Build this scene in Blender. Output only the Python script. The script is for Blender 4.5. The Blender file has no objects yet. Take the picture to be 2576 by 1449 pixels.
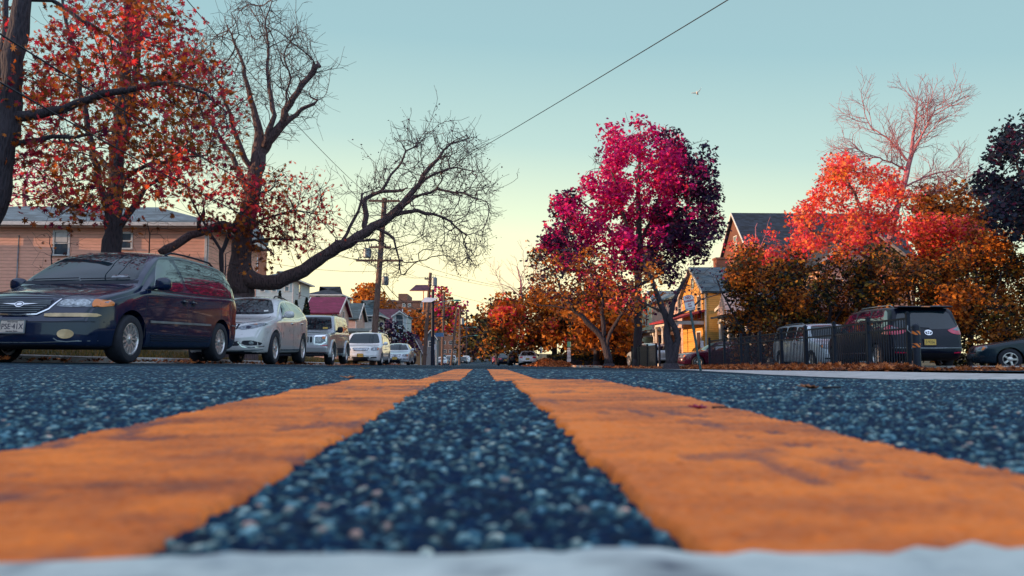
import bpy, bmesh, math, random
import numpy as np
from mathutils import Vector, Matrix, noise, geometry
from mathutils.bvhtree import BVHTree
from mathutils.kdtree import KDTree
random.seed(7); RNG = np.random.default_rng(7)
SC = bpy.context.scene
COL = SC.collection
R = math.radians

# ------------------------------------------------------------------ camera
F = 28.0/36.0*2576
CAMZ = 0.048
YAW, PITCH = -math.atan(77/F), math.atan(163.5/F)
cd = bpy.data.cameras.new('camera'); cam = bpy.data.objects.new('camera', cd); COL.objects.link(cam)
cd.lens = 28.0; cd.sensor_width = 36.0; cd.clip_start = 0.01; cd.clip_end = 3000
cam.location = (0, 0, CAMZ); cam.rotation_euler = (R(90)+PITCH, 0, YAW)
cd.dof.use_dof = True; cd.dof.focus_distance = 9.0; cd.dof.aperture_fstop = 13.0
SC.camera = cam
_RM = cam.rotation_euler.to_matrix()
def at(px, py, Y):
    d = _RM @ Vector(((px-1288)/F, -(py-724.5)/F, -1.0))
    return Vector((d.x/d.y*Y, Y, CAMZ + d.z/d.y*Y))
def X_of(px, Y): return at(px, 888, Y).x
def Z_of(py, Y, px=1211): return at(px, py, Y).z

# ------------------------------------------------------------------ helpers
def link(o, parent=None):
    COL.objects.link(o)
    if parent is not None: o.parent = parent
    return o
def tag(o, label=None, cat=None, group=None, kind=None):
    if label: o['label'] = label
    if cat: o['category'] = cat
    if group: o['group'] = group
    if kind: o['kind'] = kind
    return o
def empty(name, loc=(0,0,0), rz=0, parent=None):
    o = bpy.data.objects.new(name, None); o.empty_display_size = .1
    o.location = loc; o.rotation_euler = (0,0,rz)
    return link(o, parent)
def copy_tree(o, parent=None):
    c = o.copy(); COL.objects.link(c); c.parent = parent
    for ch in list(o.children): copy_tree(ch, c)
    return c

def raw_mesh(name, V, Fc, mats, parent=None, smooth=False, attr=None, midx=None):
    """V (n,3) array, Fc (m,k) int array (all the same size) -> linked object; attr: {name: per-vertex floats}"""
    V = np.asarray(V, np.float32); Fc = np.asarray(Fc, np.int32)
    me = bpy.data.meshes.new(name)
    m, k = Fc.shape
    me.vertices.add(len(V)); me.vertices.foreach_set('co', V.ravel())
    me.loops.add(m*k); me.loops.foreach_set('vertex_index', Fc.ravel())
    me.polygons.add(m)
    me.polygons.foreach_set('loop_start', np.arange(0, m*k, k, dtype=np.int32))
    me.polygons.foreach_set('loop_total', np.full(m, k, np.int32))
    if midx is not None: me.polygons.foreach_set('material_index', np.asarray(midx, np.int32))
    if smooth: me.polygons.foreach_set('use_smooth', np.ones(m, bool))
    for kx, vals in (attr or {}).items():
        a = me.attributes.new(kx, 'FLOAT', 'POINT'); a.data.foreach_set('value', np.asarray(vals, np.float32))
    for mt in (mats if isinstance(mats, (list, tuple)) else [mats]): me.materials.append(mt)
    me.update(calc_edges=True)
    return link(bpy.data.objects.new(name, me), parent)

class MB:
    def __init__(s): s.v = []; s.f = []; s.m = []; s.cm = 0
    def mat(s, i): s.cm = i; return s
    def add(s, vs, fs, M=None):
        b = len(s.v)
        s.v += [tuple(M @ Vector(p)) if M else tuple(p) for p in vs]
        s.f += [tuple(i+b for i in f) for f in fs]; s.m += [s.cm]*len(fs)
        return s
    def box(s, x0, x1, y0, y1, z0, z1, M=None):
        vs = [(x,y,z) for z in (z0,z1) for y in (y0,y1) for x in (x0,x1)]
        return s.add(vs, [(0,2,3,1),(4,5,7,6),(0,1,5,4),(2,6,7,3),(0,4,6,2),(1,3,7,5)], M)
    def cbox(s, x0, x1, y0, y1, z0, z1, c=.01, M=None):
        """box with its vertical edges and top chamfered"""
        def ring(i, z): return [(x0+i+c,y0+i,z),(x1-i-c,y0+i,z),(x1-i,y0+i+c,z),(x1-i,y1-i-c,z),(x1-i-c,y1-i,z),(x0+i+c,y1-i,z),(x0+i,y1-i-c,z),(x0+i,y0+i+c,z)]
        vs = ring(c,z0)+ring(0,z0+c)+ring(0,z1-c)+ring(c,z1); fs = [tuple(range(7,-1,-1)), tuple(range(24,32))]
        for r in range(3):
            for i in range(8): fs.append((r*8+i, r*8+(i+1)%8, r*8+8+(i+1)%8, r*8+8+i))
        return s.add(vs, fs, M)
    def tube(s, pts, rad, n=8, caps=True):
        pts = [Vector(p) for p in pts]
        if not isinstance(rad, (list, tuple, np.ndarray)): rad = [rad]*len(pts)
        b = len(s.v); up = None
        for i, p in enumerate(pts):
            t = (pts[min(i+1, len(pts)-1)] - pts[max(i-1, 0)])
            t = t.normalized() if t.length > 1e-9 else Vector((0,0,1))
            if up is None: up = Vector((0,0,1)) if abs(t.z) < .9 else Vector((1,0,0))
            a = t.cross(up)
            a = a.normalized() if a.length > 1e-6 else t.orthogonal().normalized()
            c = a.cross(t); up = c
            for k in range(n):
                w = 2*math.pi*k/n
                s.v.append(tuple(p + (a*math.cos(w) + c*math.sin(w))*rad[i]))
        for i in range(len(pts)-1):
            for k in range(n):
                s.f.append((b+i*n+k, b+i*n+(k+1)%n, b+(i+1)*n+(k+1)%n, b+(i+1)*n+k)); s.m.append(s.cm)
        if caps:
            s.f.append(tuple(b+k for k in range(n-1,-1,-1))); s.f.append(tuple(b+(len(pts)-1)*n+k for k in range(n))); s.m += [s.cm]*2
        return s
    def lathe(s, prof, n=32, M=None, closed=False):
        """prof [(r, h)], axis = local x"""
        vs = [(h, r*math.cos(2*math.pi*k/n), r*math.sin(2*math.pi*k/n)) for r, h in prof for k in range(n)]
        fs = []; P = len(prof)
        for i in range(P if closed else P-1):
            j = (i+1) % P
            for k in range(n): fs.append((i*n+k, i*n+(k+1)%n, j*n+(k+1)%n, j*n+k))
        return s.add(vs, fs, M)
    def poly(s, pts): return s.add(pts, [tuple(range(len(pts)))])
    def prism(s, poly, d, M=None):
        """poly: list of 3D points, d: extrusion vector"""
        n = len(poly); d = Vector(d)
        vs = [Vector(p) for p in poly] + [Vector(p)+d for p in poly]
        fs = [tuple(range(n-1,-1,-1)), tuple(range(n,2*n))] + [(i,(i+1)%n,n+(i+1)%n,n+i) for i in range(n)]
        return s.add(vs, fs, M)
    def ell(s, c, r, n=14, m=10, e=1.0, M=None):
        """(super)ellipsoid"""
        def sp(x): return math.copysign(abs(x)**e, x)
        vs = []; fs = []
        for i in range(m+1):
            ph = -math.pi/2 + math.pi*i/m
            for k in range(n):
                th = 2*math.pi*k/n
                vs.append((c[0]+r[0]*sp(math.cos(ph))*sp(math.cos(th)), c[1]+r[1]*sp(math.cos(ph))*sp(math.sin(th)), c[2]+r[2]*sp(math.sin(ph))))
        for i in range(m):
            for k in range(n): fs.append((i*n+k, i*n+(k+1)%n, (i+1)*n+(k+1)%n, (i+1)*n+k))
        return s.add(vs, fs, M)
    def build(s, name, mats, parent=None, smooth=False, angle=None):
        me = bpy.data.meshes.new(name); me.from_pydata(s.v, [], s.f)
        for mt in (mats if isinstance(mats, (list, tuple)) else [mats]): me.materials.append(mt)
        me.polygons.foreach_set('material_index', s.m)
        if smooth: me.polygons.foreach_set('use_smooth', [True]*len(me.polygons))
        me.update()
        if smooth and angle: me.set_sharp_from_angle(angle=R(angle))
        return link(bpy.data.objects.new(name, me), parent)

def text_obj(txt, size, mat, M, parent, name='lettering', sx=1.0, depth=.0015, bold=0.0):
    c = bpy.data.curves.new('t', 'FONT'); c.body = txt; c.size = size; c.align_x = 'CENTER'; c.align_y = 'CENTER'
    c.extrude = depth; c.offset = bold; c.resolution_u = 3
    o = bpy.data.objects.new('t', c); COL.objects.link(o)
    me = bpy.data.meshes.new_from_object(o); bpy.data.objects.remove(o); bpy.data.curves.remove(c)
    me.transform(M @ Matrix.Diagonal((sx,1,1,1))); me.materials.clear(); me.materials.append(mat); me.name = name
    return link(bpy.data.objects.new(name, me), parent)

# ------------------------------------------------------------------ materials
def nodes(name):
    m = bpy.data.materials.new(name); m.use_nodes = True
    nt = m.node_tree; return m, nt, nt.nodes['Principled BSDF']
def N(nt, t, **kw):
    n = nt.nodes.new(t)
    for k, v in kw.items():
        if k.startswith('i_'): n.inputs[k[2:].replace('_',' ')].default_value = v
        else: setattr(n, k, v)
    return n
def ramp(nt, fac, stops):
    r = N(nt, 'ShaderNodeValToRGB'); e = r.color_ramp.elements
    while len(e) < len(stops): e.new(.5)
    for i, (p, c) in enumerate(stops): e[i].position = p; e[i].color = (*c, 1)
    nt.links.new(fac, r.inputs[0]); return r.outputs[0]
def mixc(nt, fac, a, b, mode='MIX'):
    n = N(nt, 'ShaderNodeMix', data_type='RGBA', blend_type=mode)
    for s, v in ((n.inputs[0], fac), (n.inputs[6], a), (n.inputs[7], b)):
        if isinstance(v, (int, float)): s.default_value = v
        elif isinstance(v, tuple): s.default_value = (*v, 1)
        else: nt.links.new(v, s)
    return n.outputs[2]
def math_n(nt, op, a, b=0.0, clamp=False):
    n = N(nt, 'ShaderNodeMath', operation=op, use_clamp=clamp)
    for s, v in ((n.inputs[0], a), (n.inputs[1], b)):
        if isinstance(v, (int, float)): s.default_value = v
        else: nt.links.new(v, s)
    return n.outputs[0]
def coords(nt, scale=(1,1,1), which='Object'):
    t = N(nt, 'ShaderNodeTexCoord'); m = N(nt, 'ShaderNodeMapping'); m.inputs['Scale'].default_value = scale
    nt.links.new(t.outputs[which], m.inputs[0]); return m.outputs[0]
def noise_n(nt, vec, scale, detail=4, rough=.6):
    n = N(nt, 'ShaderNodeTexNoise'); n.inputs['Scale'].default_value = scale; n.inputs['Detail'].default_value = detail; n.inputs['Roughness'].default_value = rough
    nt.links.new(vec, n.inputs['Vector']); return n.outputs[0]
def bump(nt, bs, h, strength=.5, dist=.02):
    b = N(nt, 'ShaderNodeBump'); b.inputs['Strength'].default_value = strength; b.inputs['Distance'].default_value = dist
    nt.links.new(h, b.inputs['Height']); nt.links.new(b.outputs[0], bs.inputs['Normal'])

def plain(name, c, rough=.5, metal=0.0, coat=0.0, spec=.5, var=.15, vs=6.0, bmp=0.0, ior=1.5, dirt=None):
    """a plain surface with mottling so it never reads as one flat tone"""
    m, nt, b = nodes(name)
    v = coords(nt); n = noise_n(nt, v, vs, 5)
    lo = tuple(x*(1-var) for x in c); hi = tuple(min(1, x*(1+var)) for x in c)
    col = ramp(nt, n, [(.3, lo), (.7, hi)])
    if dirt:
        n2 = noise_n(nt, v, vs*.35, 6, .7); col = mixc(nt, math_n(nt, 'MULTIPLY', math_n(nt, 'GREATER_THAN', n2, .52), .5), col, dirt)
    nt.links.new(col, b.inputs['Base Color'])
    b.inputs['Roughness'].default_value = rough; b.inputs['Metallic'].default_value = metal
    b.inputs['Coat Weight'].default_value = coat; b.inputs['Coat Roughness'].default_value = .03
    b.inputs['Specular IOR Level'].default_value = spec; b.inputs['IOR'].default_value = ior
    if bmp: bump(nt, b, noise_n(nt, v, vs*6, 6, .7), bmp, .02)
    return m

def siding(name, c, pitch=.11, var=.12, axis=2):
    """horizontal lap boards: each overlaps the one below (bump) with a thin darker joint line"""
    m, nt, b = nodes(name)
    v = coords(nt); sep = N(nt, 'ShaderNodeSeparateXYZ'); nt.links.new(v, sep.inputs[0])
    fr = math_n(nt, 'FRACT', math_n(nt, 'DIVIDE', sep.outputs[axis], pitch))
    n = noise_n(nt, coords(nt, (1,1,4)), 3.0, 5)
    col = ramp(nt, n, [(.3, tuple(x*(1-var) for x in c)), (.7, tuple(min(1,x*(1+var)) for x in c))])
    joint = math_n(nt, 'LESS_THAN', fr, .13)
    col = mixc(nt, math_n(nt, 'MULTIPLY', joint, .45), col, tuple(x*.25 for x in c))
    nt.links.new(col, b.inputs['Base Color']); b.inputs['Roughness'].default_value = .65
    bump(nt, b, math_n(nt, 'SUBTRACT', 1.0, fr), .9, .02)
    return m

def shingle(name, c, var=.3):
    m, nt, b = nodes(name)
    br = N(nt, 'ShaderNodeTexBrick'); br.inputs['Scale'].default_value = 1.0
    br.inputs['Brick Width'].default_value = .35; br.inputs['Row Height'].default_value = .16; br.inputs['Mortar Size'].default_value = .006
    br.inputs['Color1'].default_value = (*[x*(1-var) for x in c], 1); br.inputs['Color2'].default_value = (*[min(1,x*(1+var)) for x in c], 1); br.inputs['Mortar'].default_value = (*[x*.4 for x in c], 1)
    v = coords(nt, (1,1,1)); sep = N(nt, 'ShaderNodeSeparateXYZ'); nt.links.new(v, sep.inputs[0])
    cb = N(nt, 'ShaderNodeCombineXYZ'); nt.links.new(math_n(nt, 'ADD', sep.outputs[0], sep.outputs[1]), cb.inputs[0]); nt.links.new(math_n(nt, 'MULTIPLY', sep.outputs[2], 1.4), cb.inputs[1])
    nt.links.new(cb.outputs[0], br.inputs['Vector'])
    n = noise_n(nt, v, 1.2, 6)
    nt.links.new(mixc(nt, .7, br.outputs[0], ramp(nt, n, [(.25, (.55,.55,.55)), (.75, (1.3,1.3,1.3))]), 'MULTIPLY'), b.inputs['Base Color'])
    b.inputs['Roughness'].default_value = .85
    bump(nt, b, br.outputs[1], .4, .02)
    return m

def brick(name, c1, c2, mortar=(.25,.2,.17), sc=1.0):
    m, nt, b = nodes(name)
    br = N(nt, 'ShaderNodeTexBrick'); br.inputs['Scale'].default_value = sc
    br.inputs['Brick Width'].default_value = .22; br.inputs['Row Height'].default_value = .075; br.inputs['Mortar Size'].default_value = .008
    br.inputs['Color1'].default_value = (*c1,1); br.inputs['Color2'].default_value = (*c2,1); br.inputs['Mortar'].default_value = (*mortar,1)
    v = coords(nt); sep = N(nt, 'ShaderNodeSeparateXYZ'); nt.links.new(v, sep.inputs[0])
    cb = N(nt, 'ShaderNodeCombineXYZ'); nt.links.new(math_n(nt, 'ADD', sep.outputs[0], sep.outputs[1]), cb.inputs[0]); nt.links.new(sep.outputs[2], cb.inputs[1])
    nt.links.new(cb.outputs[0], br.inputs['Vector'])
    n = noise_n(nt, v, .8, 6)
    nt.links.new(mixc(nt, .8, br.outputs[0], ramp(nt, n, [(.25, (.6,.6,.6)), (.75, (1.3,1.25,1.2))]), 'MULTIPLY'), b.inputs['Base Color'])
    b.inputs['Roughness'].default_value = .85
    return m

def bark(name, c, c2):
    m, nt, b = nodes(name)
    v = coords(nt, (1,1,.18)); n = noise_n(nt, v, 14, 8, .75)
    w = N(nt, 'ShaderNodeTexVoronoi'); w.inputs['Scale'].default_value = 22; nt.links.new(v, w.inputs['Vector'])
    h = math_n(nt, 'ADD', n, w.outputs[0])
    nt.links.new(ramp(nt, h, [(.4, c), (1.0, c2)]), b.inputs['Base Color']); b.inputs['Roughness'].default_value = .9
    bump(nt, b, h, 1.0, .05)
    return m

def leaf_mat(name, stops, transl=.45, patch=None, patch_scale=.5, patch_at=.55):
    """stops over the per-leaf random attribute; patch = second set of leaf colours that turns in its own areas of the crown"""
    m, nt, b = nodes(name)
    a = N(nt, 'ShaderNodeAttribute', attribute_name='rnd')
    col = ramp(nt, a.outputs['Fac'], stops)
    if patch:
        n = noise_n(nt, coords(nt), patch_scale, 3, .6)
        f = math_n(nt, 'MULTIPLY', math_n(nt, 'SUBTRACT', n, patch_at), 12.0, True)
        col = mixc(nt, f, col, ramp(nt, a.outputs['Fac'], patch))
    nt.links.new(col, b.inputs['Base Color']); b.inputs['Roughness'].default_value = .6; b.inputs['Specular IOR Level'].default_value = .25
    tr = N(nt, 'ShaderNodeBsdfTranslucent'); nt.links.new(mixc(nt, 1.0, col, (1.6,1.25,1.1), 'MULTIPLY'), tr.inputs[0])
    mx = N(nt, 'ShaderNodeMixShader'); mx.inputs[0].default_value = transl
    nt.links.new(b.outputs[0], mx.inputs[1]); nt.links.new(tr.outputs[0], mx.inputs[2])
    nt.links.new(mx.outputs[0], nt.nodes['Material Output'].inputs[0])
    return m

MT = {}
MT['black'] = plain('black_rubber', (.008,.010,.022), .75)
MT['tyre'] = plain('tyre_rubber', (.012,.014,.024), .8, var=.3, vs=20)
MT['alloy'] = plain('alloy_rim', (.62,.60,.60), .32, .75, var=.15, vs=20)
MT['chrome'] = plain('chrome', (.75,.76,.78), .12, 1.0, var=.05)
MT['dark_metal'] = plain('dark_coated_metal', (.006,.011,.026), .5, 0, spec=.3, var=.4, vs=14)
MT['galv'] = plain('galvanised_steel', (.22,.25,.27), .5, .5, var=.3)
MT['white'] = plain('white_paint', (.70,.68,.66), .55, var=.12)
MT['trimw'] = plain('white_trim', (.62,.60,.58), .6, var=.15)
MT['glass'] = plain('tinted_car_glass', (.006,.016,.024), .02, 0, 0, .6, var=.2, ior=1.5)
MT['sglass'] = plain('tinted_side_glass', (.010,.022,.034), .02, 0, .5, .9, var=.2, ior=2.2)
MT['pane'] = plain('window_pane', (.05,.07,.09), .06, 0, .6, .8, var=.3, ior=1.6)
MT['concrete'] = plain('concrete', (.48,.44,.42), .85, var=.18, vs=3, bmp=.25, dirt=(.30,.27,.26))
MT['ink'] = plain('dark_ink', (.02,.02,.05), .6)
MT['inkred'] = plain('sign_red_ink', (.35,.03,.06), .6)
MT['plate'] = plain('plate_face', (.62,.52,.46), .45, var=.1, vs=12)
MT['platey'] = plain('buff_plate_face', (.72,.46,.10), .45, var=.12, vs=12)
MT['amber'] = plain('amber_lens', (.75,.20,.03), .15, 0, .8, var=.2)
MT['redlens'] = plain('red_lens', (.55,.010,.06), .12, 0, .8, var=.25)
MT['lens'] = plain('clear_lamp_lens', (.17,.19,.22), .12, .3, .5, var=.7, vs=22)
MT['woodpole'] = bark('weathered_pole', (.035,.022,.022), (.16,.095,.075))
# ------------------------------------------------------------------ world and sun
SUN_AZ, SUN_EL = R(-97), R(6.0)         # azimuth from +Y, clockwise
w = bpy.data.worlds.new('World'); SC.world = w; w.use_nodes = True
nt = w.node_tree; bg = nt.nodes['Background']
sky = N(nt, 'ShaderNodeTexSky', sky_type='NISHITA', sun_disc=False)
sky.sun_elevation = SUN_EL; sky.sun_rotation = SUN_AZ; sky.air_density = 1.2; sky.dust_density = 1.5
g = N(nt, 'ShaderNodeNewGeometry'); sp = N(nt, 'ShaderNodeSeparateXYZ')
nrm = N(nt, 'ShaderNodeVectorMath', operation='NORMALIZE'); tcw = N(nt, 'ShaderNodeTexCoord')
nt.links.new(tcw.outputs['Generated'], nrm.inputs[0]); nt.links.new(nrm.outputs[0], sp.inputs[0])
# how high a band of colour lies depends on how far one looks from the afterglow (which sits low over the end of the street)
dotn = N(nt, 'ShaderNodeVectorMath', operation='DOT_PRODUCT'); nt.links.new(nrm.outputs[0], dotn.inputs[0])
dotn.inputs[1].default_value = (math.sin(R(-14)), math.cos(R(-14)), 0)
el = math_n(nt, 'SUBTRACT', sp.outputs[2], math_n(nt, 'MULTIPLY', math_n(nt, 'SUBTRACT', dotn.outputs['Value'], .80), .22))
elv = math_n(nt, 'ADD', math_n(nt, 'MULTIPLY', el, 1.0), .05, True)
grad = ramp(nt, elv, [(0.0, (1.0,.86,.50)), (.06, (1.0,.90,.53)), (.12, (.98,.91,.56)), (.19, (.70,.80,.58)), (.28, (.44,.61,.57)), (.40, (.30,.48,.52)), (.56, (.27,.42,.48)), (.70, (.30,.44,.55)), (.85, (.50,.62,.85))])
back = math_n(nt, 'MULTIPLY', dotn.outputs['Value'], -1.0, True)          # extra gain added to the unseen sky behind the viewer, as fill light
gain = math_n(nt, 'ADD', 10.2, math_n(nt, 'MULTIPLY', back, 7.0)); cg = N(nt, 'ShaderNodeCombineXYZ')
for k in range(3): nt.links.new(gain, cg.inputs[k])
sc10 = mixc(nt, 1.0, grad, cg.outputs[0], 'MULTIPLY')
nt.links.new(mixc(nt, .93, sky.outputs[0], sc10), bg.inputs[0]); bg.inputs[1].default_value = .10
sun = bpy.data.lights.new('sun', 'SUN'); so = bpy.data.objects.new('sun', sun); link(so)
sun.energy = 5.0; sun.angle = R(.5); sun.color = (1.0, .60, .33)
so.rotation_euler = (R(90)-SUN_EL, 0, math.pi - SUN_AZ)
d = Vector((math.sin(SUN_AZ)*math.cos(SUN_EL), math.cos(SUN_AZ)*math.cos(SUN_EL), math.sin(SUN_EL)))
so.rotation_euler = d.to_track_quat('Z', 'Y').to_euler()
SC.view_settings.view_transform = 'Standard'; SC.view_settings.look = 'None'; SC.view_settings.exposure = 0.38; SC.view_settings.gamma = 1.0
SC.cycles.max_bounces = 6; SC.cycles.transparent_max_bounces = 6; SC.cycles.sample_clamp_indirect = 6

# ------------------------------------------------------------------ terrain
_PD = np.array([-400,-60,0,1.35,2.5,3.5,6,11.5,18,26,38,52,80,125,180,250,320,900])
_PZ = np.array([0,0,0,0,-.047,-.057,-.082,-.165,-.265,-.41,-.61,-.80,-1.2,-2.0,-2.2,-2.2,-2.2,-2.2])
def smooth01(t): t = np.clip(t, 0, 1); return t*t*(3-2*t)
def gz(x, y):
    x = np.asarray(x, float); y = np.asarray(y, float)
    z = np.interp(y, _PD, _PZ)
    tilt = -.0125*smooth01((y-4)/7)*(1-smooth01((y-55)/60))
    gut = -.11*smooth01((x-.8)/3.2)*(1-smooth01((x-6.75)/1.7))*(1-smooth01((y-15)/14))*smooth01((y-1.2)/2.6)   # the road dips to its right gutter
    return z + tilt*np.clip(x, -7, 10) + gut
def gzf(x, y): return float(gz(x, y))
KL, KR = -6.95, 6.7      # kerb lines

# asphalt / paint -----------------------------------------------------------
def h2(i, j, k): 
    n = (i*374761393 + j*668265263 + k*974634777) & 0x7fffffff
    n = ((n ^ (n >> 13))*1274126177) & 0x7fffffff
    return ((n ^ (n >> 16)) & 0xffff)/65535.0
def stones(x, y, cell):
    """worley cells as angular chips worn flat: plateau height 0..1 and a random value per chip"""
    u, v = x/cell, y/cell; iu, iv = np.floor(u).astype(np.int64), np.floor(v).astype(np.int64)
    best = np.full(u.shape, 9.0); rnd = np.zeros(u.shape)
    for a in (-1,0,1):
        for b in (-1,0,1):
            ci, cj = iu+a, iv+b
            dx = u-(ci + .15+.7*h2(ci,cj,1)); dy = v-(cj + .15+.7*h2(ci,cj,2)); s_ = .55+.45*h2(ci,cj,3)
            an = h2(ci,cj,5)*3.1416; ca, sa = np.cos(an), np.sin(an); p, q = np.abs(dx*ca+dy*sa), np.abs(dy*ca-dx*sa)*(1+.5*h2(ci,cj,6))
            dd = (.55*np.maximum(np.maximum(p, q), (p+q)*.74) + .45*np.hypot(dx, dy))/s_
            c = dd < best
            best = np.where(c, dd, best); rnd = np.where(c, h2(ci,cj,4), rnd)
    return np.clip((1-best/.60)*3.2, 0, 1), rnd
def vnoise(x, y, s):
    u, v = x/s, y/s; iu, iv = np.floor(u).astype(np.int64), np.floor(v).astype(np.int64)
    fu, fv = u-iu, v-iv; fu = fu*fu*(3-2*fu); fv = fv*fv*(3-2*fv)
    a = h2(iu,iv,9)*(1-fu)+h2(iu+1,iv,9)*fu; b = h2(iu,iv+1,9)*(1-fu)+h2(iu+1,iv+1,9)*fu
    return a*(1-fv)+b*fv
def relief(x, y):
    h1, r1 = stones(x, y, .0056); h2_, r2 = stones(x+3.1, y+1.7, .0031)
    e1, e2 = np.clip((r1-.62)*2.4, 0, 1), np.clip((r2-.66)*2.6, 0, 1)      # only some chips lost their tar; dark gaps also paint in shade between stones
    a1, a2 = h1*(.0011+.0013*r1), h2_*(.0007+.0009*r2)
    h = np.maximum(a1, a2) + (vnoise(x,y,.0013)-.5)*.0006 + (vnoise(x,y,.05)-.5)*.003 + (vnoise(x,y,.4)-.5)*.004
    pick = a1 >= a2
    gr_ = .55+.9*vnoise(x, y, .0012)
    st = np.where(pick, h1*e1**1.3, h2_*e2**1.2*.8)*gr_ + .05*vnoise(x, y, .002)
    return h, st, np.where(pick, (r1*37.7) % 1.0, (r2*53.3) % 1.0)

def asphalt_mat(name, attr):
    m, nt, b = nodes(name); v = coords(nt)
    big = noise_n(nt, v, .35, 6, .65); med = noise_n(nt, v, 9, 5, .7)
    if attr:
        s = N(nt, 'ShaderNodeAttribute', attribute_name='stone').outputs['Fac']
        fine = noise_n(nt, v, 700, 3, .6); s = math_n(nt, 'MULTIPLY', s, math_n(nt, 'ADD', .6, fine))
    else:
        vo = N(nt, 'ShaderNodeTexVoronoi'); vo.inputs['Scale'].default_value = 120; nt.links.new(v, vo.inputs['Vector'])
        sc_ = N(nt, 'ShaderNodeSeparateColor'); nt.links.new(vo.outputs['Color'], sc_.inputs[0])
        s = math_n(nt, 'MULTIPLY', math_n(nt, 'POWER', sc_.outputs[0], 2.6), math_n(nt, 'SUBTRACT', 1.0, vo.outputs['Distance'], True))
        n2 = noise_n(nt, coords(nt, (1,.35,1)), 26, 5, .75)
        s = math_n(nt, 'ADD', math_n(nt, 'MULTIPLY', s, .95), math_n(nt, 'MULTIPLY', math_n(nt, 'SUBTRACT', n2, .40), .55), True)
        bump(nt, b, math_n(nt, 'ADD', n2, vo.outputs['Distance']), 1.0, .03)
    col = ramp(nt, s, [(0.0, (.003,.012,.038)), (.10, (.010,.036,.070)), (.36, (.050,.115,.140)), (.75, (.25,.33,.33)), (1.0, (.58,.62,.55))])
    if attr:
        ti = N(nt, 'ShaderNodeAttribute', attribute_name='tint').outputs['Fac']
        hue = ramp(nt, ti, [(0.0, (1.5,.75,.62)), (.09, (1.45,.8,.7)), (.13, (1.12,1.02,.86)), (.45, (1.05,1.03,.95)), (.6, (.72,1.0,1.06)), (1.0, (.62,.95,1.15))])
        col = mixc(nt, 1.0, col, hue, 'MULTIPLY')
    col = mixc(nt, .7, col, ramp(nt, math_n(nt, 'ADD', math_n(nt,'MULTIPLY',big,.6), math_n(nt,'MULTIPLY',med,.4)), [(.3, (.55,.6,.7)), (.7, (1.35,1.3,1.25))]), 'MULTIPLY')
    nt.links.new(col, b.inputs['Base Color']); b.inputs['Roughness'].default_value = .85; b.inputs['Specular IOR Level'].default_value = .14
    return m
MT['asph_near'] = asphalt_mat('asphalt_aggregate', True)
MT['asph'] = asphalt_mat('asphalt', False)

def line_mat(name, hi, lo, wear):
    m, nt, b = nodes(name); v = coords(nt)
    n1 = noise_n(nt, coords(nt, (.55,1.1,1)), 15, 6, .72); n2 = noise_n(nt, v, 90, 4, .6); n3 = noise_n(nt, v, 3.0, 4)
    f = math_n(nt, 'ADD', math_n(nt, 'MULTIPLY', n1, .85), math_n(nt, 'MULTIPLY', n2, .15)); f = math_n(nt, 'ADD', f, math_n(nt, 'MULTIPLY', math_n(nt, 'SUBTRACT', n3, .5), .9))
    col = ramp(nt, f, [(.26, wear), (.42, lo), (.58, hi)])
    st = N(nt, 'ShaderNodeAttribute', attribute_name='stone').outputs['Fac']
    col = mixc(nt, math_n(nt, 'MULTIPLY', st, 1.0, True), col, (.020,.022,.055))
    nt.links.new(col, b.inputs['Base Color']); b.inputs['Roughness'].default_value = .6; b.inputs['Specular IOR Level'].default_value = .3
    bump(nt, b, n2, .12, .003)
    return m
MT['yellow'] = line_mat('orange_yellow_road_paint', (.98,.220,.022), (.62,.130,.020), (.10,.032,.030))
MT['whiteline'] = line_mat('white_road_paint', (.68,.68,.62), (.52,.54,.50), (.14,.17,.20))

def grid_faces(r, c):
    i = np.arange((r-1)*(c-1)); a = (i//(c-1))*c + i % (c-1)
    return np.stack([a, a+1, a+c+1, a+c], 1)

# one sheet of ground to the horizon (sunk under the road and pavements)
def axis_pts(spec):
    out = []
    for a, b, s in spec: out += list(np.arange(a, b, s))
    return np.array(out + [spec[-1][1]])
gx = axis_pts([(-900,-120,60),(-120,-30,6),(-30,-7.4,.7),(-7.4,-6.8,.1),(-6.8,6.4,.8),(6.4,7.0,.1),(7.0,16,.5),(16,60,3),(60,120,6),(120,900,60)])
gy = axis_pts([(-300,-40,20),(-40,0,2),(0,8,.5),(8,80,1.0),(80,330,4),(330,900,40),(900,2400,300)])
GX, GY = np.meshgrid(gx, gy)
def ground_z(x, y):
    x = np.asarray(x, float); y = np.asarray(y, float)
    z = gz(x, y) + (vnoise(x, y, 2.3)-.5)*.06*((x < -7.2) | (x > 36) | ((x > 7.2) & (y > 48)))-.02 + (vnoise(x, y, 14)-.5)*.25*((x < -14) | (x > 36) | ((x > 14) & (y > 60)))
    z = z + .12*smooth01((-x+KL)/.12) + .40*smooth01((-x-7.2)/3.0)*(1-smooth01((y-45)/20))                     # verge on the left stands a kerb higher
    z = z - .12*((x > KL-.05) & (x < 9.0) & (y < 262)) + np.where(x > 9.0, .0, 0)
    return z
m, nt, b = nodes('grass_and_leaf_litter'); v = coords(nt)
n1 = noise_n(nt, v, .5, 6, .7); n2 = noise_n(nt, v, 18, 6, .8)
col = ramp(nt, n2, [(.25, (.014,.020,.018)), (.5, (.045,.050,.020)), (.75, (.15,.10,.030))])
col = mixc(nt, ramp(nt, n1, [(.45, (0,0,0)), (.6, (.8,.8,.8))]), col, ramp(nt, n2, [(.3, (.05,.022,.014)), (.7, (.22,.085,.030))]))
nt.links.new(col, b.inputs['Base Color']); b.inputs['Roughness'].default_value = .95; bump(nt, b, n2, 1.0, .08)
MT['ground'] = m
V = np.stack([GX, GY, ground_z(GX, GY)], -1).reshape(-1,3)
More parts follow.
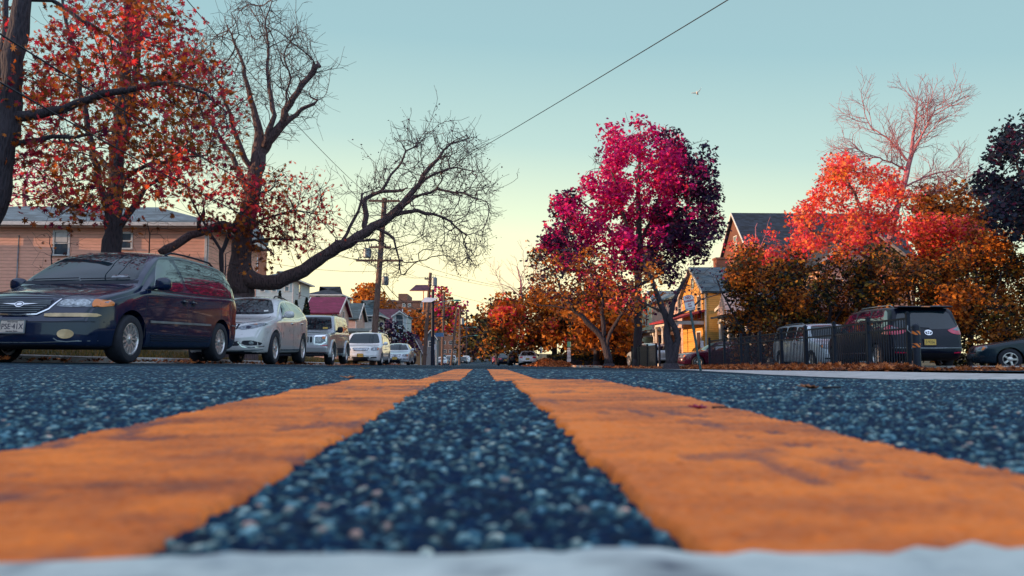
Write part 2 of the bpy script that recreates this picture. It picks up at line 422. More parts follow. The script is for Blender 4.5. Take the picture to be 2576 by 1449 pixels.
tag(raw_mesh('ground', V, grid_faces(*GX.shape), MT['ground'], smooth=True), 'grass and leaf covered ground beside the street', kind='structure')

# road surface: a sheet kerb to kerb, and the coarse aggregate close by
rx = np.linspace(KL, KR, 42); ry = axis_pts([(-60,0,2),(0,8,.25),(8,60,1.0),(60,262,4)])
RX, RY = np.meshgrid(rx, ry)
near_drop = np.where((RY < 8.6) & (np.abs(RX) < .36+.86*np.maximum(RY,0)+.3), .009, 0.0)
V = np.stack([RX, RY, gz(RX, RY) + (vnoise(RX, RY, 1.7)-.5)*.012 - near_drop], -1).reshape(-1,3)
tag(raw_mesh('road', V, grid_faces(*RX.shape), MT['asph'], smooth=True), 'dark blue grey asphalt street running away from the viewer', kind='structure')
# cross street at the far end
mb = MB(); mb.box(-260, 260, 236, 250, -2.6, -2.14); tag(mb.build('cross_road', MT['asph']), kind='structure', label='cross street at the far end of the road')

rows = np.exp(np.linspace(math.log(.10), math.log(9.0), 780)); cols = np.linspace(-1, 1, 640)
RY = np.repeat(rows[:,None], len(cols), 1); RX = np.clip(cols[None,:]*(.20+.82*rows[:,None]), KL+.1, KR-.06)
fade = np.clip((9.0-RY)/3.0, 0, 1)*np.clip((KR-.06-RX)/.3, 0, 1)*np.clip((RX-KL-.1)/.3, 0, 1)*np.clip((1-np.abs(cols[None,:]))/.04, 0, 1)
hh, st, tint = relief(RX, RY)
V = np.stack([RX, RY, gz(RX,RY) + hh*(.25+.75*fade) + (fade-1)*.002], -1).reshape(-1,3)
tag(raw_mesh('road_aggregate_surface', V, grid_faces(*RX.shape), MT['asph_near'], smooth=True, attr={'stone': st.ravel(), 'tint': tint.ravel()}), 'coarse stony asphalt surface close to the viewer', kind='structure')

def paint_strip(name, label, xl, xr, y0, y1, mat, rows, nc, thick=.0024, rag=.006, along='y', ragend=0.0):
    RY = np.repeat(rows[:,None], nc, 1); t = np.linspace(0,1,nc)[None,:]
    el_ = xl + (vnoise(RY[:,:1]*0+1.3, RY[:,:1], .011)-.5)*rag + (vnoise(RY[:,:1]*0+5.3, RY[:,:1], .045)-.5)*rag*1.2
    er_ = xr + (vnoise(RY[:,:1]*0+9.3, RY[:,:1], .011)-.5)*rag + (vnoise(RY[:,:1]*0+7.7, RY[:,:1], .045)-.5)*rag*1.2
    RX = el_*(1-t) + er_*t
    if ragend: RY = RY + (vnoise(RX, RX*0+2, .03)-.5)*ragend + (vnoise(RX, RX*0+4, .008)-.5)*ragend*.5
    hh, st, tint = relief(RX, RY)
    edge = np.clip(np.minimum(t, 1-t)*nc/1.6, 0, 1)
    z = gz(RX,RY) + .0009 + hh*.6 + thick*edge - .006*(1-edge)
    bare = np.clip((vnoise(RX,RY*.6,.05)*.55+vnoise(RX,RY*.6,.013)*.45-.645)*10, 0, 1)*np.clip(.45+st,0,1)
    V = np.stack([RX, RY, z - bare*.0015], -1).reshape(-1,3)
    return tag(raw_mesh(name, V, grid_faces(*RX.shape), mat, smooth=True, attr={'stone': bare.ravel()}), label, kind='structure')
rows = np.exp(np.linspace(math.log(.15), math.log(6.9), 620))
paint_strip('centre_line_marking', 'left stripe of the worn double orange centre line', -.222, -.0735, 0, 0, MT['yellow'], rows, 90)
paint_strip('centre_line_marking', 'right stripe of the worn double orange centre line', .048, .205, 0, 0, MT['yellow'], rows, 90)
rows = np.linspace(-.35, .166, 160)
paint_strip('stop_line_marking', 'blurred white stop line across the bottom edge', -3.0, 3.0, 0, 0, MT['whiteline'], rows, 900, thick=.0055, ragend=.012)

# kerbs and pavements
def ribbon(name, label, xa, xb, ya, yb, mat, dz, th=.16, step=1.0, kind='structure', xs=2):
    ys = np.arange(ya, yb+step, step); mb = MB(); n = len(ys)
    prof = [(xa, -th), (xa, dz-.015), (xa+.015, dz), (xb-.015, dz), (xb, dz-.015), (xb, -th)]
    for y in ys:
        for x, z in prof: mb.v.append((x, float(y), gzf(x, y)+z+(noise.noise(Vector((x*.5,y*.3,3)))*.008)))
    P = len(prof)
    for i in range(n-1):
        for k in range(P-1): mb.f.append((i*P+k, i*P+k+1, (i+1)*P+k+1, (i+1)*P+k)); mb.m.append(0)
    mb.f.append(tuple(range(P))); mb.f.append(tuple((n-1)*P+k for k in range(P-1,-1,-1))); mb.m += [0,0]
    return tag(mb.build(name, mat), label, kind=kind)
ribbon('kerb', 'concrete kerb along the left side', KL-.16, KL, -40, 236, MT['concrete'], .12)
ribbon('pavement', 'pale concrete pavement flush with the road on the right', KR, KR+1.75, -40, 34.5, MT['concrete'], .004)
ribbon('kerb', 'concrete kerb along the right side beyond the fence', KR, KR+.16, 44, 236, MT['concrete'], .12)
ribbon('pavement', 'concrete pavement on the right beyond the fence', KR+.9, KR+2.2, 44, 236, MT['concrete'], .05)
# car park on the right behind the fence
xs = axis_pts([(9.0,34,1.0)]); ys = axis_pts([(-20,40,1.0)]); PX, PY = np.meshgrid(xs, ys)
V = np.stack([PX, PY, gz(PX,PY)+.03+.02*(vnoise(PX,PY,3)-.5)], -1).reshape(-1,3)
tag(raw_mesh('car_park_ground', V, grid_faces(*PX.shape), MT['asph'], smooth=True), 'asphalt car park on the right behind the fence', kind='structure')
ys = axis_pts([(34.6,44,1.0)]); xs = axis_pts([(6.75,16,.8)]); PX, PY = np.meshgrid(xs, ys)
V = np.stack([PX, PY, gz(PX,PY)+.02], -1).reshape(-1,3)
tag(raw_mesh('driveway', V, grid_faces(*PX.shape), MT['asph'], smooth=True), 'asphalt driveway between the two fences', kind='structure')
# ------------------------------------------------------------------ vehicles
def paint(name, c, rough=.28, metal=.0, coat=1.0):
    m, nt, b = nodes(name); v = coords(nt)
    n = noise_n(nt, v, 5, 6, .7); nz = noise_n(nt, v, 240, 2)
    col = ramp(nt, n, [(.3, tuple(x*.9 for x in c)), (.7, tuple(min(1,x*1.08) for x in c))])
    # road film on the lower body
    sp_ = N(nt, 'ShaderNodeSeparateXYZ'); nt.links.new(v, sp_.inputs[0])
    low = math_n(nt, 'MULTIPLY', math_n(nt, 'SUBTRACT', .62, sp_.outputs[2]), math_n(nt, 'MULTIPLY', n, 1.1), True)
    col = mixc(nt, math_n(nt, 'MULTIPLY', low, .8 if c[0] > .3 else .15, True), col, (.10,.085,.075))
    nt.links.new(col, b.inputs['Base Color']); b.inputs['Metallic'].default_value = metal; b.inputs['Specular IOR Level'].default_value = .5 if coat > .9 else .25
    nt.links.new(ramp(nt, n, [(.3, (rough*.8,)*3), (.75, (rough*1.35,)*3)]), b.inputs['Roughness'])
    b.inputs['Coat Weight'].default_value = coat; b.inputs['Coat Roughness'].default_value = .035
    bump(nt, b, noise_n(nt, v, 2.2, 2), .06, .05)
    return m
MT['p_navy'] = paint('navy_black_car_paint', (.004,.012,.044), .16, coat=.8)
MT['p_pearl'] = paint('pearl_white_car_paint', (.60,.59,.60), .3, .15)
MT['p_silver'] = paint('silver_car_paint', (.42,.44,.47), .32, .45)
MT['p_white'] = paint('white_car_paint', (.70,.71,.73), .3)
MT['p_bluewhite'] = paint('cool_white_car_paint', (.52,.58,.64), .3)
MT['p_black'] = paint('black_car_paint', (.002,.005,.018), .3, coat=.08)
MT['p_slate'] = paint('dark_slate_car_paint', (.006,.020,.036), .25, .0, coat=.4)
MT['p_maroon'] = paint('maroon_car_paint', (.05,.004,.024), .26, .2)
MT['p_red'] = paint('dark_red_car_paint', (.16,.010,.035), .26, .1)

MT['reflector'] = plain('lamp_reflector', (.34,.36,.38), .35, .5, .3, var=.6, vs=34)
def pl(P, x):
    """smooth-ish (monotone) interpolation through P"""
    xs = [p[0] for p in P]; ys = [p[1] for p in P]
    if x <= xs[0]: return ys[0]
    if x >= xs[-1]: return ys[-1]
    for i in range(len(xs)-1):
        if xs[i] <= x <= xs[i+1]: break
    def slope(k):
        if k <= 0 or k >= len(xs)-1: return None
        a = (ys[k]-ys[k-1])/(xs[k]-xs[k-1]); b = (ys[k+1]-ys[k])/(xs[k+1]-xs[k])
        return 0 if a*b <= 0 else 2*a*b/(a+b)
    h = xs[i+1]-xs[i]; dl = (ys[i+1]-ys[i])/h; m0, m1 = slope(i), slope(i+1)
    if m0 is None: m0 = dl
    if m1 is None: m1 = dl
    t = (x-xs[i])/h
    return (2*t**3-3*t*t+1)*ys[i]+(t**3-2*t*t+t)*h*m0+(-2*t**3+3*t*t)*ys[i+1]+(t**3-t*t)*h*m1

def car_section(S, y, nseg):
    zt, zb, zs, w = pl(S['top'], y), pl(S['bot'], y), pl(S['belt'], y), pl(S['half'], y)
    zs = min(zs, zt-.03); h = zt-zs
    ws = w*.975; wt = max(.25*w, ws - S.get('tumble', .26)*h)
    rc = min(S.get('round', .10), h*.6); cr = min(S.get('crown', .035), h*.45)
    bul = S.get('bulge', .0)*min(1, h/.4)
    C = [(0, zb), (w*.55, zb), (w*.86, zb+.005), (w*.955, zb+.05), (w*.985, zb+.15), (w*(1.0), zb+(zs-zb)*.42), (w*1.0, zb+(zs-zb)*.70), (w*.992, zs-.05), (ws, zs)]
    for f in (.33, .66): C.append((ws+(wt-ws)*f*(1-rc/h*.6)+bul*4*f*(1-f), zs+(h-rc-cr)*f))
    C += [(wt, zt-rc-cr), (wt-.25*rc, zt-cr-.35*rc), (wt-rc*1.1, zt-cr*.92), (wt*.6, zt-cr*.42), (wt*.3, zt-cr*.1), (0, zt)]
    out = []
    for i in range(len(C)-1):
        p0 = C[max(i-1,0)] if i > 0 else (-C[1][0], C[1][1]); p1, p2 = C[i], C[i+1]; p3 = C[i+2] if i+2 < len(C) else (-C[-2][0], C[-2][1])
        for k in range(nseg):
            t = k/nseg
            q = []
            for a, b_, c_, d_ in zip(p0, p1, p2, p3):
                # centripetal-ish: limited tangents keep corners tight
                m1, m2 = (c_-a)*.32, (d_-b_)*.32
                q.append((2*t**3-3*t*t+1)*b_+(t**3-2*t*t+t)*m1+(-2*t**3+3*t*t)*c_+(t**3-t*t)*m2)
            out.append((max(q[0],0), q[1]))
    out.append(C[-1]); return out

def car_body(S, hi=True):
    L = S['L']; ns = 110 if hi else 46; nseg = 4 if hi else 2
    t = np.linspace(0, 1, ns); ys = L*(.62*t + .38*(1-np.cos(np.pi*t))/2)
    ys = sorted(set([round(float(y), 4) for y in ys] + [p[0] for p in S['top']]))
    V, rings = [], []
    for y in ys:
        half = car_section(S, y, nseg)
        # round the bow and stern in plan: the further out, the further back
        ring = [(x, z) for x, z in half] + [(-x, z) for x, z in half[-2:0:-1]]
        f = S.get('bow', .16)*max(0, 1-y/1.3)**1.5; rr = -S.get('stern', .08)*max(0, 1-(L-y)/1.0)**1.5
        idx = []
        for x, z in ring:
            q = (abs(x)/(S['W']/2))**2.4
            idx.append(len(V)); V.append((x, y+(f+rr)*q, z))
        rings.append(idx)
    n = len(rings[0]); Fs = []
    for a, b_ in zip(rings, rings[1:]):
        for k in range(n): Fs.append((a[k], a[(k+1)%n], b_[(k+1)%n], b_[k]))
    for ring, sg in ((rings[0], -1), (rings[-1], 1)):      # gently domed nose and tail
        cz = sum(V[i][2] for i in ring)/n; prev = ring
        for q, dy in ((.93,.012),(.75,.028),(.40,.040),(.12,.044)):
            cur = []
            for i in ring:
                x, y, z = V[i]; cur.append(len(V)); k1 = (abs(x)/(S['W']/2))**2.4; k2 = (abs(x*q)/(S['W']/2))**2.4
                amp = S.get('bow', .16) if sg < 0 else -S.get('stern', .08)
                V.append((x*q, y+sg*dy+amp*(k2-k1), cz+(z-cz)*q))
            for k in range(n):
                f = (prev[k], prev[(k+1)%n], cur[(k+1)%n], cur[k]); Fs.append(f if sg > 0 else f[::-1])
            prev = cur
        Fs.append(tuple(prev) if sg > 0 else tuple(prev[::-1]))
    me = bpy.data.meshes.new('body'); me.from_pydata(V, [], [f[::-1] for f in Fs]); me.update()
    return me

def chaikin(P, n=2, c=.13):
    for _ in range(n):
        Q = []
        for i in range(len(P)):
            a, b_ = Vector(P[i]), Vector(P[(i+1) % len(P)])
            Q += [a.lerp(b_, c), a.lerp(b_, 1-c)]
        P = Q
    return [tuple(p) for p in P]

class Car:
    def __init__(s, name, S, label, cat, mat, loc, rz, group=None, hi=True, wheels=True):
        s.S, s.hi = S, hi; s.root = tag(empty(name, loc, rz), label, cat, group); s.L = S['L']
        me = car_body(S, hi)
        me.materials.append(mat); me.materials.append(MT['black'])
        s.body = link(bpy.data.objects.new('body', me), s.root)
        bm = bmesh.new(); bm.from_mesh(me); s.bvh = BVHTree.FromBMesh(bm); bm.free()
        if wheels: s.arches()
        me = s.body.data
        c2 = S.get('clad')
        for p in me.polygons:
            p.use_smooth = True
            if p.material_index == 0:
                c = p.center
                if c2 and c2(c): p.material_index = 1
                elif c.z < pl(S['bot'], c.y)+.035: p.material_index = 1
        me.set_sharp_from_angle(angle=R(38))
    def arches(s):
        S = s.S; W2 = S['W']/2
        mb = MB()
        for y in S['axles']:
            for sd in (-1, 1):
                n = 40; r = S['arch']
                vs = [(sd*x, y+r*math.cos(2*math.pi*k/n), S['rw']+r*math.sin(2*math.pi*k/n)) for x in (W2-.30, W2+.15) for k in range(n)]
                fs = [tuple(range(n)), tuple(range(2*n-1, n-1, -1))] + [(k, n+k, n+(k+1)%n, (k+1)%n) for k in range(n)]
                if sd < 0: fs = [f[::-1] for f in fs]
                mb.add(vs, fs)
        cut = mb.build('cutter', MT['black'], s.root)
        bm = bmesh.new(); bm.from_mesh(cut.data); bmesh.ops.recalc_face_normals(bm, faces=bm.faces); bm.to_mesh(cut.data); bm.free()
        bm = bmesh.new(); bm.from_mesh(s.body.data); bmesh.ops.recalc_face_normals(bm, faces=bm.faces); bm.to_mesh(s.body.data); bm.free()
        md = s.body.modifiers.new('b', 'BOOLEAN'); md.object = cut; md.operation = 'DIFFERENCE'; md.solver = 'EXACT'; md.material_mode = 'TRANSFER'
        dg = bpy.context.evaluated_depsgraph_get(); dg.update()
        nm = bpy.data.meshes.new_from_object(s.body.evaluated_get(dg))
        s.body.modifiers.clear(); old = s.body.data
        names = [m_.name if m_ else '' for m_ in nm.materials]
        bi = {i for i, n_ in enumerate(names) if n_.startswith('black_rubber')}
        for p in nm.polygons: p.material_index = 1 if p.material_index in bi else 0
        keep = old.materials[0]; nm.materials.clear(); nm.materials.append(keep); nm.materials.append(MT['black'])
        s.body.data = nm; nm.name = 'body'; bpy.data.meshes.remove(old); bpy.data.objects.remove(cut)
    # --- projection of flat outlines onto the body
    def ray(s, u, z, ax):
        if ax == 'F': o, d = Vector((u, -2, z)), Vector((0,1,0))
        elif ax == 'R': o, d = Vector((u, s.L+2, z)), Vector((0,-1,0))
        elif ax == 'L': o, d = Vector((3, u, z)), Vector((-1,0,0))      # the +x flank
        elif ax == 'M': o, d = Vector((-3, u, z)), Vector((1,0,0))
        elif ax == 'T': o, d = Vector((u, z, 4)), Vector((0,0,-1))
        else:
            an, base = ax      # ('yaw', point)
            d = Vector((math.sin(an), math.cos(an), 0)); side = Vector((math.cos(an), -math.sin(an), 0))
            o = Vector((base[0], base[1], 0)) - d*3 + side*u + Vector((0,0,z))
        h = s.bvh.ray_cast(o, d)
        return (h[0], h[1], d) if h[0] is not None else (None, None, d)
    def patch(s, name, P, ax, mat, off=.004, res=.045, depth=.012, parent=None, smooth=0, sh=True):
        if smooth: P = chaikin(P, smooth)
        # densify the outline
        B = []
        for i in range(len(P)):
            a, b_ = Vector(P[i]), Vector(P[(i+1) % len(P)]); k = max(1, int((b_-a).length/res))
            B += [a.lerp(b_, j/k) for j in range(k)]
        nb = len(B)
        xs = [p.x for p in B]; zs = [p.y for p in B]; pts = list(B)
        def inside(x, y):
            r_ = False; j = nb-1
            for i in range(nb):
                if (B[i].y > y) != (B[j].y > y) and x < (B[j].x-B[i].x)*(y-B[i].y)/(B[j].y-B[i].y)+B[i].x: r_ = not r_
                j = i
            return r_
        x = min(xs)+res*.5
        while x < max(xs):
            z = min(zs)+res*.5
            while z < max(zs):
                if inside(x, z) and min((Vector((x,z))-q).length for q in B) > res*.45: pts.append(Vector((x,z)))
                z += res
            x += res
        vo, _e, fo, *_ = geometry.delaunay_2d_cdt(pts, [(i,(i+1)%nb) for i in range(nb)], [], 1, 1e-5)
        V = []; last = None; dr = None
        for p in vo:
            h, nn, dr = s.ray(p.x, p.y, ax)
            V.append((h + nn*off) if h is not None else None)
        good = [i for i, v in enumerate(V) if v is not None]
        if not good: return None
        for i, v in enumerate(V):
            if v is None:
                j = min(good, key=lambda g_: (vo[g_]-vo[i]).length); u = vo[i]-vo[j]
                an = {'F': Vector((1,0,0)), 'R': Vector((1,0,0)), 'L': Vector((0,1,0)), 'M': Vector((0,1,0)), 'T': Vector((1,0,0))}.get(ax if isinstance(ax, str) else '', Vector((1,0,0)))
                V[i] = V[j] + an*u.x + (Vector((0,1,0)) if ax == 'T' else Vector((0,0,1)))*u.y
        F2 = []
        for f in fo:
            n_ = (V[f[1]]-V[f[0]]).cross(V[f[2]]-V[f[0]])
            F2.append(tuple(f) if n_.dot(dr) < 0 else tuple(f[::-1]))
        # skirt back into the body
        cnt = {}
        for f in F2:
            for i in range(len(f)):
                e = (f[i], f[(i+1)%len(f)]); cnt[e] = cnt.get(e, 0)+1
        nv = {}; V2 = list(V)
        for (a, b_) in list(cnt):
            if (b_, a) not in cnt:
                for q in (a, b_):
                    if q not in nv: nv[q] = len(V2); V2.append(V[q] + dr*(off+depth))
                F2.append((b_, a, nv[a], nv[b_]))
        mb = MB(); mb.v = [tuple(v) for v in V2]; mb.f = F2; mb.m = [0]*len(F2)
        o = mb.build(name, mat, parent or s.root)
        if sh:
            o.data.polygons.foreach_set('use_smooth', [True]*len(F2)); o.data.set_sharp_from_angle(angle=R(40))
        return o
    def strip(s, name, P, w, ax, mat, off=.003, res=.06, parent=None, closed=False):
        pts = []
        Q = P + [P[0]] if closed else P
        for a, b_ in zip(Q, Q[1:]):
            a, b_ = Vector(a), Vector(b_); k = max(1, int((b_-a).length/res)); pts += [a.lerp(b_, j/k) for j in range(k)]
        pts.append(Vector(Q[-1]))
        mb = MB(); prev = None
        for i, p in enumerate(pts):
            t = (pts[min(i+1,len(pts)-1)]-pts[max(i-1,0)]).normalized(); nn_ = Vector((-t.y, t.x))*w*.5
            row = []
            for q in (p+nn_, p-nn_):
                h, nn, dr = s.ray(q.x, q.y, ax)
                if h is None: row = None; break
                row += [h-nn*.01, h+nn*off]
            if row is None: prev = None; continue
            b0 = len(mb.v); mb.v += [tuple(r_) for r_ in (row[0], row[1], row[3], row[2])]
            if prev is not None:
                for k in range(3): mb.f.append((prev+k, prev+k+1, b0+k+1, b0+k)); mb.m.append(0)
            prev = b0
        if not mb.f: return None
        return mb.build(name, mat, parent or s.root)
    def sides(s): return (('L', 1), ('M', -1))
    def glass(s, wind, side, rear, mir=True):
        s.patch('windscreen', wind, 'F', MT['glass'], smooth=2)
        for P in side:
            for ax, _ in s.sides(): s.patch('side_window', P, ax, MT['sglass'], smooth=2)
        if rear: s.patch('rear_window', rear, 'R', MT['glass'], smooth=2)
    def wheels(s, kind, face=None, yaw=0):
        S = s.S; r = S['rw']; w = S.get('tw', .215); W2 = S['W']/2; rr = S.get('rr', r*.70)
        prof = [(rr, -.5), (rr+.012, -.5), (r*.90, -.53), (r-.022, -.50), (r-.004, -.36), (r, -.2), (r, .2), (r-.004, .36), (r-.022, .50), (r*.90, .53), (rr+.012, .5), (rr, .5)]
        mt_ = MB().lathe([(a, b_*w) for a, b_ in prof], 40, closed=True)
        mr = MB()
        mr.lathe([(rr+.004, .49*w), (rr+.004, .44*w), (rr-.018, .46*w), (rr-.03, .34*w), (rr-.035, -.4*w), (rr+.003, -.4*w)], 40)
        mr.mat(1).lathe([(rr-.034, .02*w), (.02, .02*w)], 32).mat(0)
        n, sw = kind[1], kind[2]
        hub = .30*w
        for k in range(n):
            an = 2*math.pi*k/n
            for off_ in ((-kind[3], kind[3]) if len(kind) > 3 else (0,)):
                a0 = an+off_*.35; a1 = an+off_
                def P(rad, a_, x, sd): return (x, rad*math.cos(a_)-sd*math.sin(a_), rad*math.sin(a_)+sd*math.cos(a_))
                vs = []
                for rad, a_, x, hw, th in ((.045, a0, hub+.012, sw*.55, .05), (rr*.5, (a0+a1)/2, hub+.022, sw*.42, .04), (rr-.012, a1, .40*w, sw*.55, .04)):
                    vs += [P(rad,a_,x,-hw), P(rad,a_,x,hw), P(rad,a_,x-th,hw*1.3), P(rad,a_,x-th,-hw*1.3)]
                fs = []
                for q in range(2):
                    for j in range(4): fs.append((q*4+j, q*4+(j+1)%4, q*4+4+(j+1)%4, q*4+4+j))
                mr.add(vs, [f[::-1] for f in fs])
        mr.lathe([(.085, hub-.02), (.078, hub+.016), (.040, hub+.024), (.034, hub+.034), (.001, hub+.038)], 24)
        tyre_o = mt_.build('tyre', MT['tyre'], None, True, 40); rim_o = mr.build('rim', [MT['alloy'], MT['black']], None, True, 30)
        first = True
        for y in S['axles']:
            for sd in (1, -1):
                e = empty('wheel', (sd*(W2-w*.5-.012), y, r), 0 if sd > 0 else math.pi, s.root)
                if yaw and y == S['axles'][0]: e.rotation_euler.z += yaw
                if first: t_, r_ = tyre_o, rim_o; first = False
                else:
                    t_, r_ = tyre_o.copy(), rim_o.copy(); COL.objects.link(t_); COL.objects.link(r_)
                t_.parent = e; r_.parent = e
    def mirror(s, y, z, mat, sx=.11, sy=.06, sz=.09, out=.12):
        for ax, sd in s.sides():
            h, nn, _ = s.ray(y, z, ax)
            if h is None: continue
            mb = MB(); c = (h.x+sd*(out), y-.02, z+.03)
            mb.ell(c, (sx, sy, sz), 16, 10, .72)
            mb.tube([(h.x-sd*.02, y, z-.02), (h.x+sd*out*.6, y-.01, z-.01)], [.035, .03], 8)
            m_ = mb.build('wing_mirror', mat, s.root, True, 50)
            g_ = MB(); g_.ell((c[0], c[1]+sy*.92, c[2]), (sx*.82, .006, sz*.8), 14, 6, .7); g_.build('mirror_glass', MT['glass'], m_, True)
    def handle(s, y, z, mat):
        for ax, sd in s.sides():
            h, nn, _ = s.ray(y, z, ax)
            if h is None: continue
            MB().ell((h.x+sd*.022, y, z), (.012, .085, .016), 10, 6, .6).mat(0).ell((h.x+sd*.004, y, z-.004), (.006, .055, .034), 10, 6).build('door_handle', mat, s.root, True)
    def plate(s, ax, x, z, txt, sub=None, top=None, mat='plate', w=.305, hgt=.152, name='number_plate', tilt=0):
        h, nn, dr = s.ray(x, z, ax); sg = -1 if ax == 'F' else 1
        ys_ = [q.y for q in (s.ray(x+a, z+b_, ax)[0] for a in (-w/2,0,w/2) for b_ in (-hgt/2,0,hgt/2)) if q is not None]
        y = ((min(ys_) if sg < 0 else max(ys_)) if ys_ else (0 if sg < 0 else s.L)) + sg*.012
        mb = MB(); mb.cbox(-w/2, w/2, -.006, .004, -hgt/2, hgt/2, .008)
        o = mb.build(name, MT[mat], s.root); o.location = (x, y, z); o.rotation_euler = (tilt, 0, 0 if ax == 'F' else math.pi)
        fr = MB()
        for a in ((-w/2-.012, w/2+.012, -hgt/2-.012, -hgt/2), (-w/2-.012, w/2+.012, hgt/2, hgt/2+.012), (-w/2-.012, -w/2, -hgt/2, hgt/2), (w/2, w/2+.012, -hgt/2, hgt/2)):
            fr.box(a[0], a[1], -.010, .006, a[2], a[3])
        fr.build('plate_frame', MT['ink' if mat == 'platey' else 'galv'], o)
        M = Matrix.Translation((0, -.0075, 0)) @ Matrix.Rotation(R(90), 4, 'X')
        text_obj(txt, hgt*.66, MT['ink'], M @ Matrix.Translation((0,-.004,0)), o, sx=.82 if len(txt) < 8 else .74)
        if sub: text_obj(sub, hgt*.19, MT['ink'], M @ Matrix.Translation((0,-hgt*.40,0)), o)
        if top: text_obj(top, hgt*.19, MT['ink'], M @ Matrix.Translation((0,hgt*.39,0)), o)
        return o
    def wipers(s, P):
        for a, b_ in P:
            pts = []
            for k in range(7):
                q = Vector(a).lerp(Vector(b_), k/6); h, nn, _ = s.ray(q.x, q.y, 'F')
                if h is not None: pts.append(h+nn*.022)
            if len(pts) > 2: MB().tube(pts, .008, 5).build('wiper', MT['black'], s.root)
    def rails(s, y0, y1, x, mat):
        for sd in (-1, 1):
            pts = []
            for k in range(12):
                y = y0+(y1-y0)*k/11; h, nn, _ = s.ray(sd*x, y, 'T')
                if h is not None: pts.append(h+Vector((0,0,.0 if k in (0,11) else .045)))
            MB().tube(pts, .016, 6).build('roof_rail', mat, s.root, True)

def mirror2(P): return [(-x, z) for x, z in P]
def place(d, X, dz=0.0):
    return (X, d, gzf(X, d)+.004+dz)

# ---- specs ---------------------------------------------------------------
S_VAN = dict(L=5.07, W=1.96, axles=(.98, 4.01), rw=.335, arch=.40, rr=.225, tumble=.30, round=.10, crown=.05, bow=.34, stern=.16, bulge=.02,
  top=[(0,.60),(.03,.73),(.10,.84),(.30,.93),(.62,1.00),(1.0,1.075),(1.22,1.135),(1.55,1.36),(1.95,1.60),(2.15,1.685),(2.5,1.735),(3.2,1.765),(4.1,1.75),(4.55,1.70),(4.78,1.60),(4.95,1.25),(5.03,.95),(5.07,.62)],
  bot=[(0,.24),(.1,.205),(.4,.19),(4.6,.20),(4.95,.27),(5.07,.40)],
  belt=[(0,.55),(.10,.76),(.4,.84),(1.0,.955),(1.4,1.03),(3.0,1.07),(4.7,1.12),(5.07,.60)],
  half=[(0,.80),(.12,.88),(.5,.95),(1.0,.98),(4.3,.98),(4.8,.95),(5.07,.84)])
S_CROSS = dict(L=4.79, W=1.88, axles=(.94, 3.765), rw=.375, arch=.425, rr=.26, tw=.235, tumble=.36, round=.12, crown=.05, bow=.34, stern=.2, bulge=.015,
  top=[(0,.66),(.05,.80),(.15,.90),(.45,1.0),(.9,1.07),(1.22,1.12),(1.6,1.36),(2.0,1.56),(2.25,1.635),(2.7,1.675),(3.3,1.655),(3.9,1.58),(4.2,1.50),(4.5,1.30),(4.7,1.05),(4.77,.8),(4.79,.6)],
  bot=[(0,.30),(.1,.245),(.5,.23),(4.2,.25),(4.6,.33),(4.79,.45)],
  belt=[(0,.60),(.12,.84),(.5,.93),(1.2,1.03),(3.0,1.10),(4.0,1.20),(4.6,1.12),(4.79,.58)],
  half=[(0,.72),(.12,.82),(.5,.91),(.95,.94),(3.9,.94),(4.5,.90),(4.79,.78)])
S_BOXY = dict(L=4.49, W=1.84, axles=(.82, 3.515), rw=.365, arch=.43, rr=.225, tw=.235, tumble=.20, round=.07, crown=.03, bow=.10, stern=.06,
  top=[(0,.66),(.04,.98),(.10,1.05),(.5,1.09),(1.1,1.13),(1.30,1.16),(1.5,1.42),(1.72,1.66),(1.9,1.725),(2.4,1.745),(3.9,1.74),(4.25,1.71),(4.36,1.62),(4.45,1.15),(4.49,.7)],
  bot=[(0,.48),(.1,.36),(.4,.30),(4.1,.30),(4.4,.40),(4.49,.5)],
  belt=[(0,.60),(.05,.94),(.5,1.02),(1.3,1.08),(4.2,1.12),(4.49,.66)],
  half=[(0,.80),(.10,.87),(.4,.90),(4.1,.90),(4.49,.84)])
S_MINI = dict(L=5.14, W=1.98, axles=(.98, 4.06), rw=.335, arch=.39, rr=.225, tumble=.22, round=.09, crown=.045, bow=.30, stern=.12,
  top=[(0,.60),(.04,.80),(.12,.92),(.45,1.0),(.85,1.06),(1.05,1.10),(1.5,1.45),(1.78,1.66),(2.0,1.72),(2.6,1.75),(4.3,1.74),(4.75,1.70),(4.92,1.60),(5.05,1.1),(5.12,.8),(5.14,.6)],
  bot=[(0,.34),(.1,.24),(.4,.20),(4.7,.21),(5.0,.3),(5.14,.42)],
  belt=[(0,.55),(.10,.86),(.5,.93),(1.1,1.02),(3.0,1.06),(4.8,1.10),(5.14,.58)],
  half=[(0,.82),(.12,.90),(.5,.96),(1.0,.99),(4.5,.99),(4.9,.96),(5.14,.86)])
S_REAR = dict(L=5.08, W=1.985, axles=(1.0, 4.03), rw=.345, arch=.40, rr=.235, tumble=.25, round=.09, crown=.05, bow=.32, stern=.14,
  top=[(0,.60),(.04,.80),(.12,.90),(.45,.98),(.85,1.04),(1.05,1.09),(1.5,1.42),(1.85,1.64),(2.1,1.71),(2.8,1.75),(4.2,1.74),(4.62,1.70),(4.74,1.62),(4.90,1.22),(4.97,1.08),(5.03,.9),(5.08,.62)],
  bot=[(0,.34),(.1,.24),(.4,.20),(4.6,.24),(4.95,.32),(5.08,.42)],
  belt=[(0,.55),(.10,.84),(.5,.91),(1.1,1.0),(3.0,1.05),(4.7,1.10),(4.95,.98),(5.08,.58)],
  half=[(0,.80),(.12,.89),(.5,.96),(1.0,.99),(4.3,.99),(4.8,.965),(5.08,.88)])
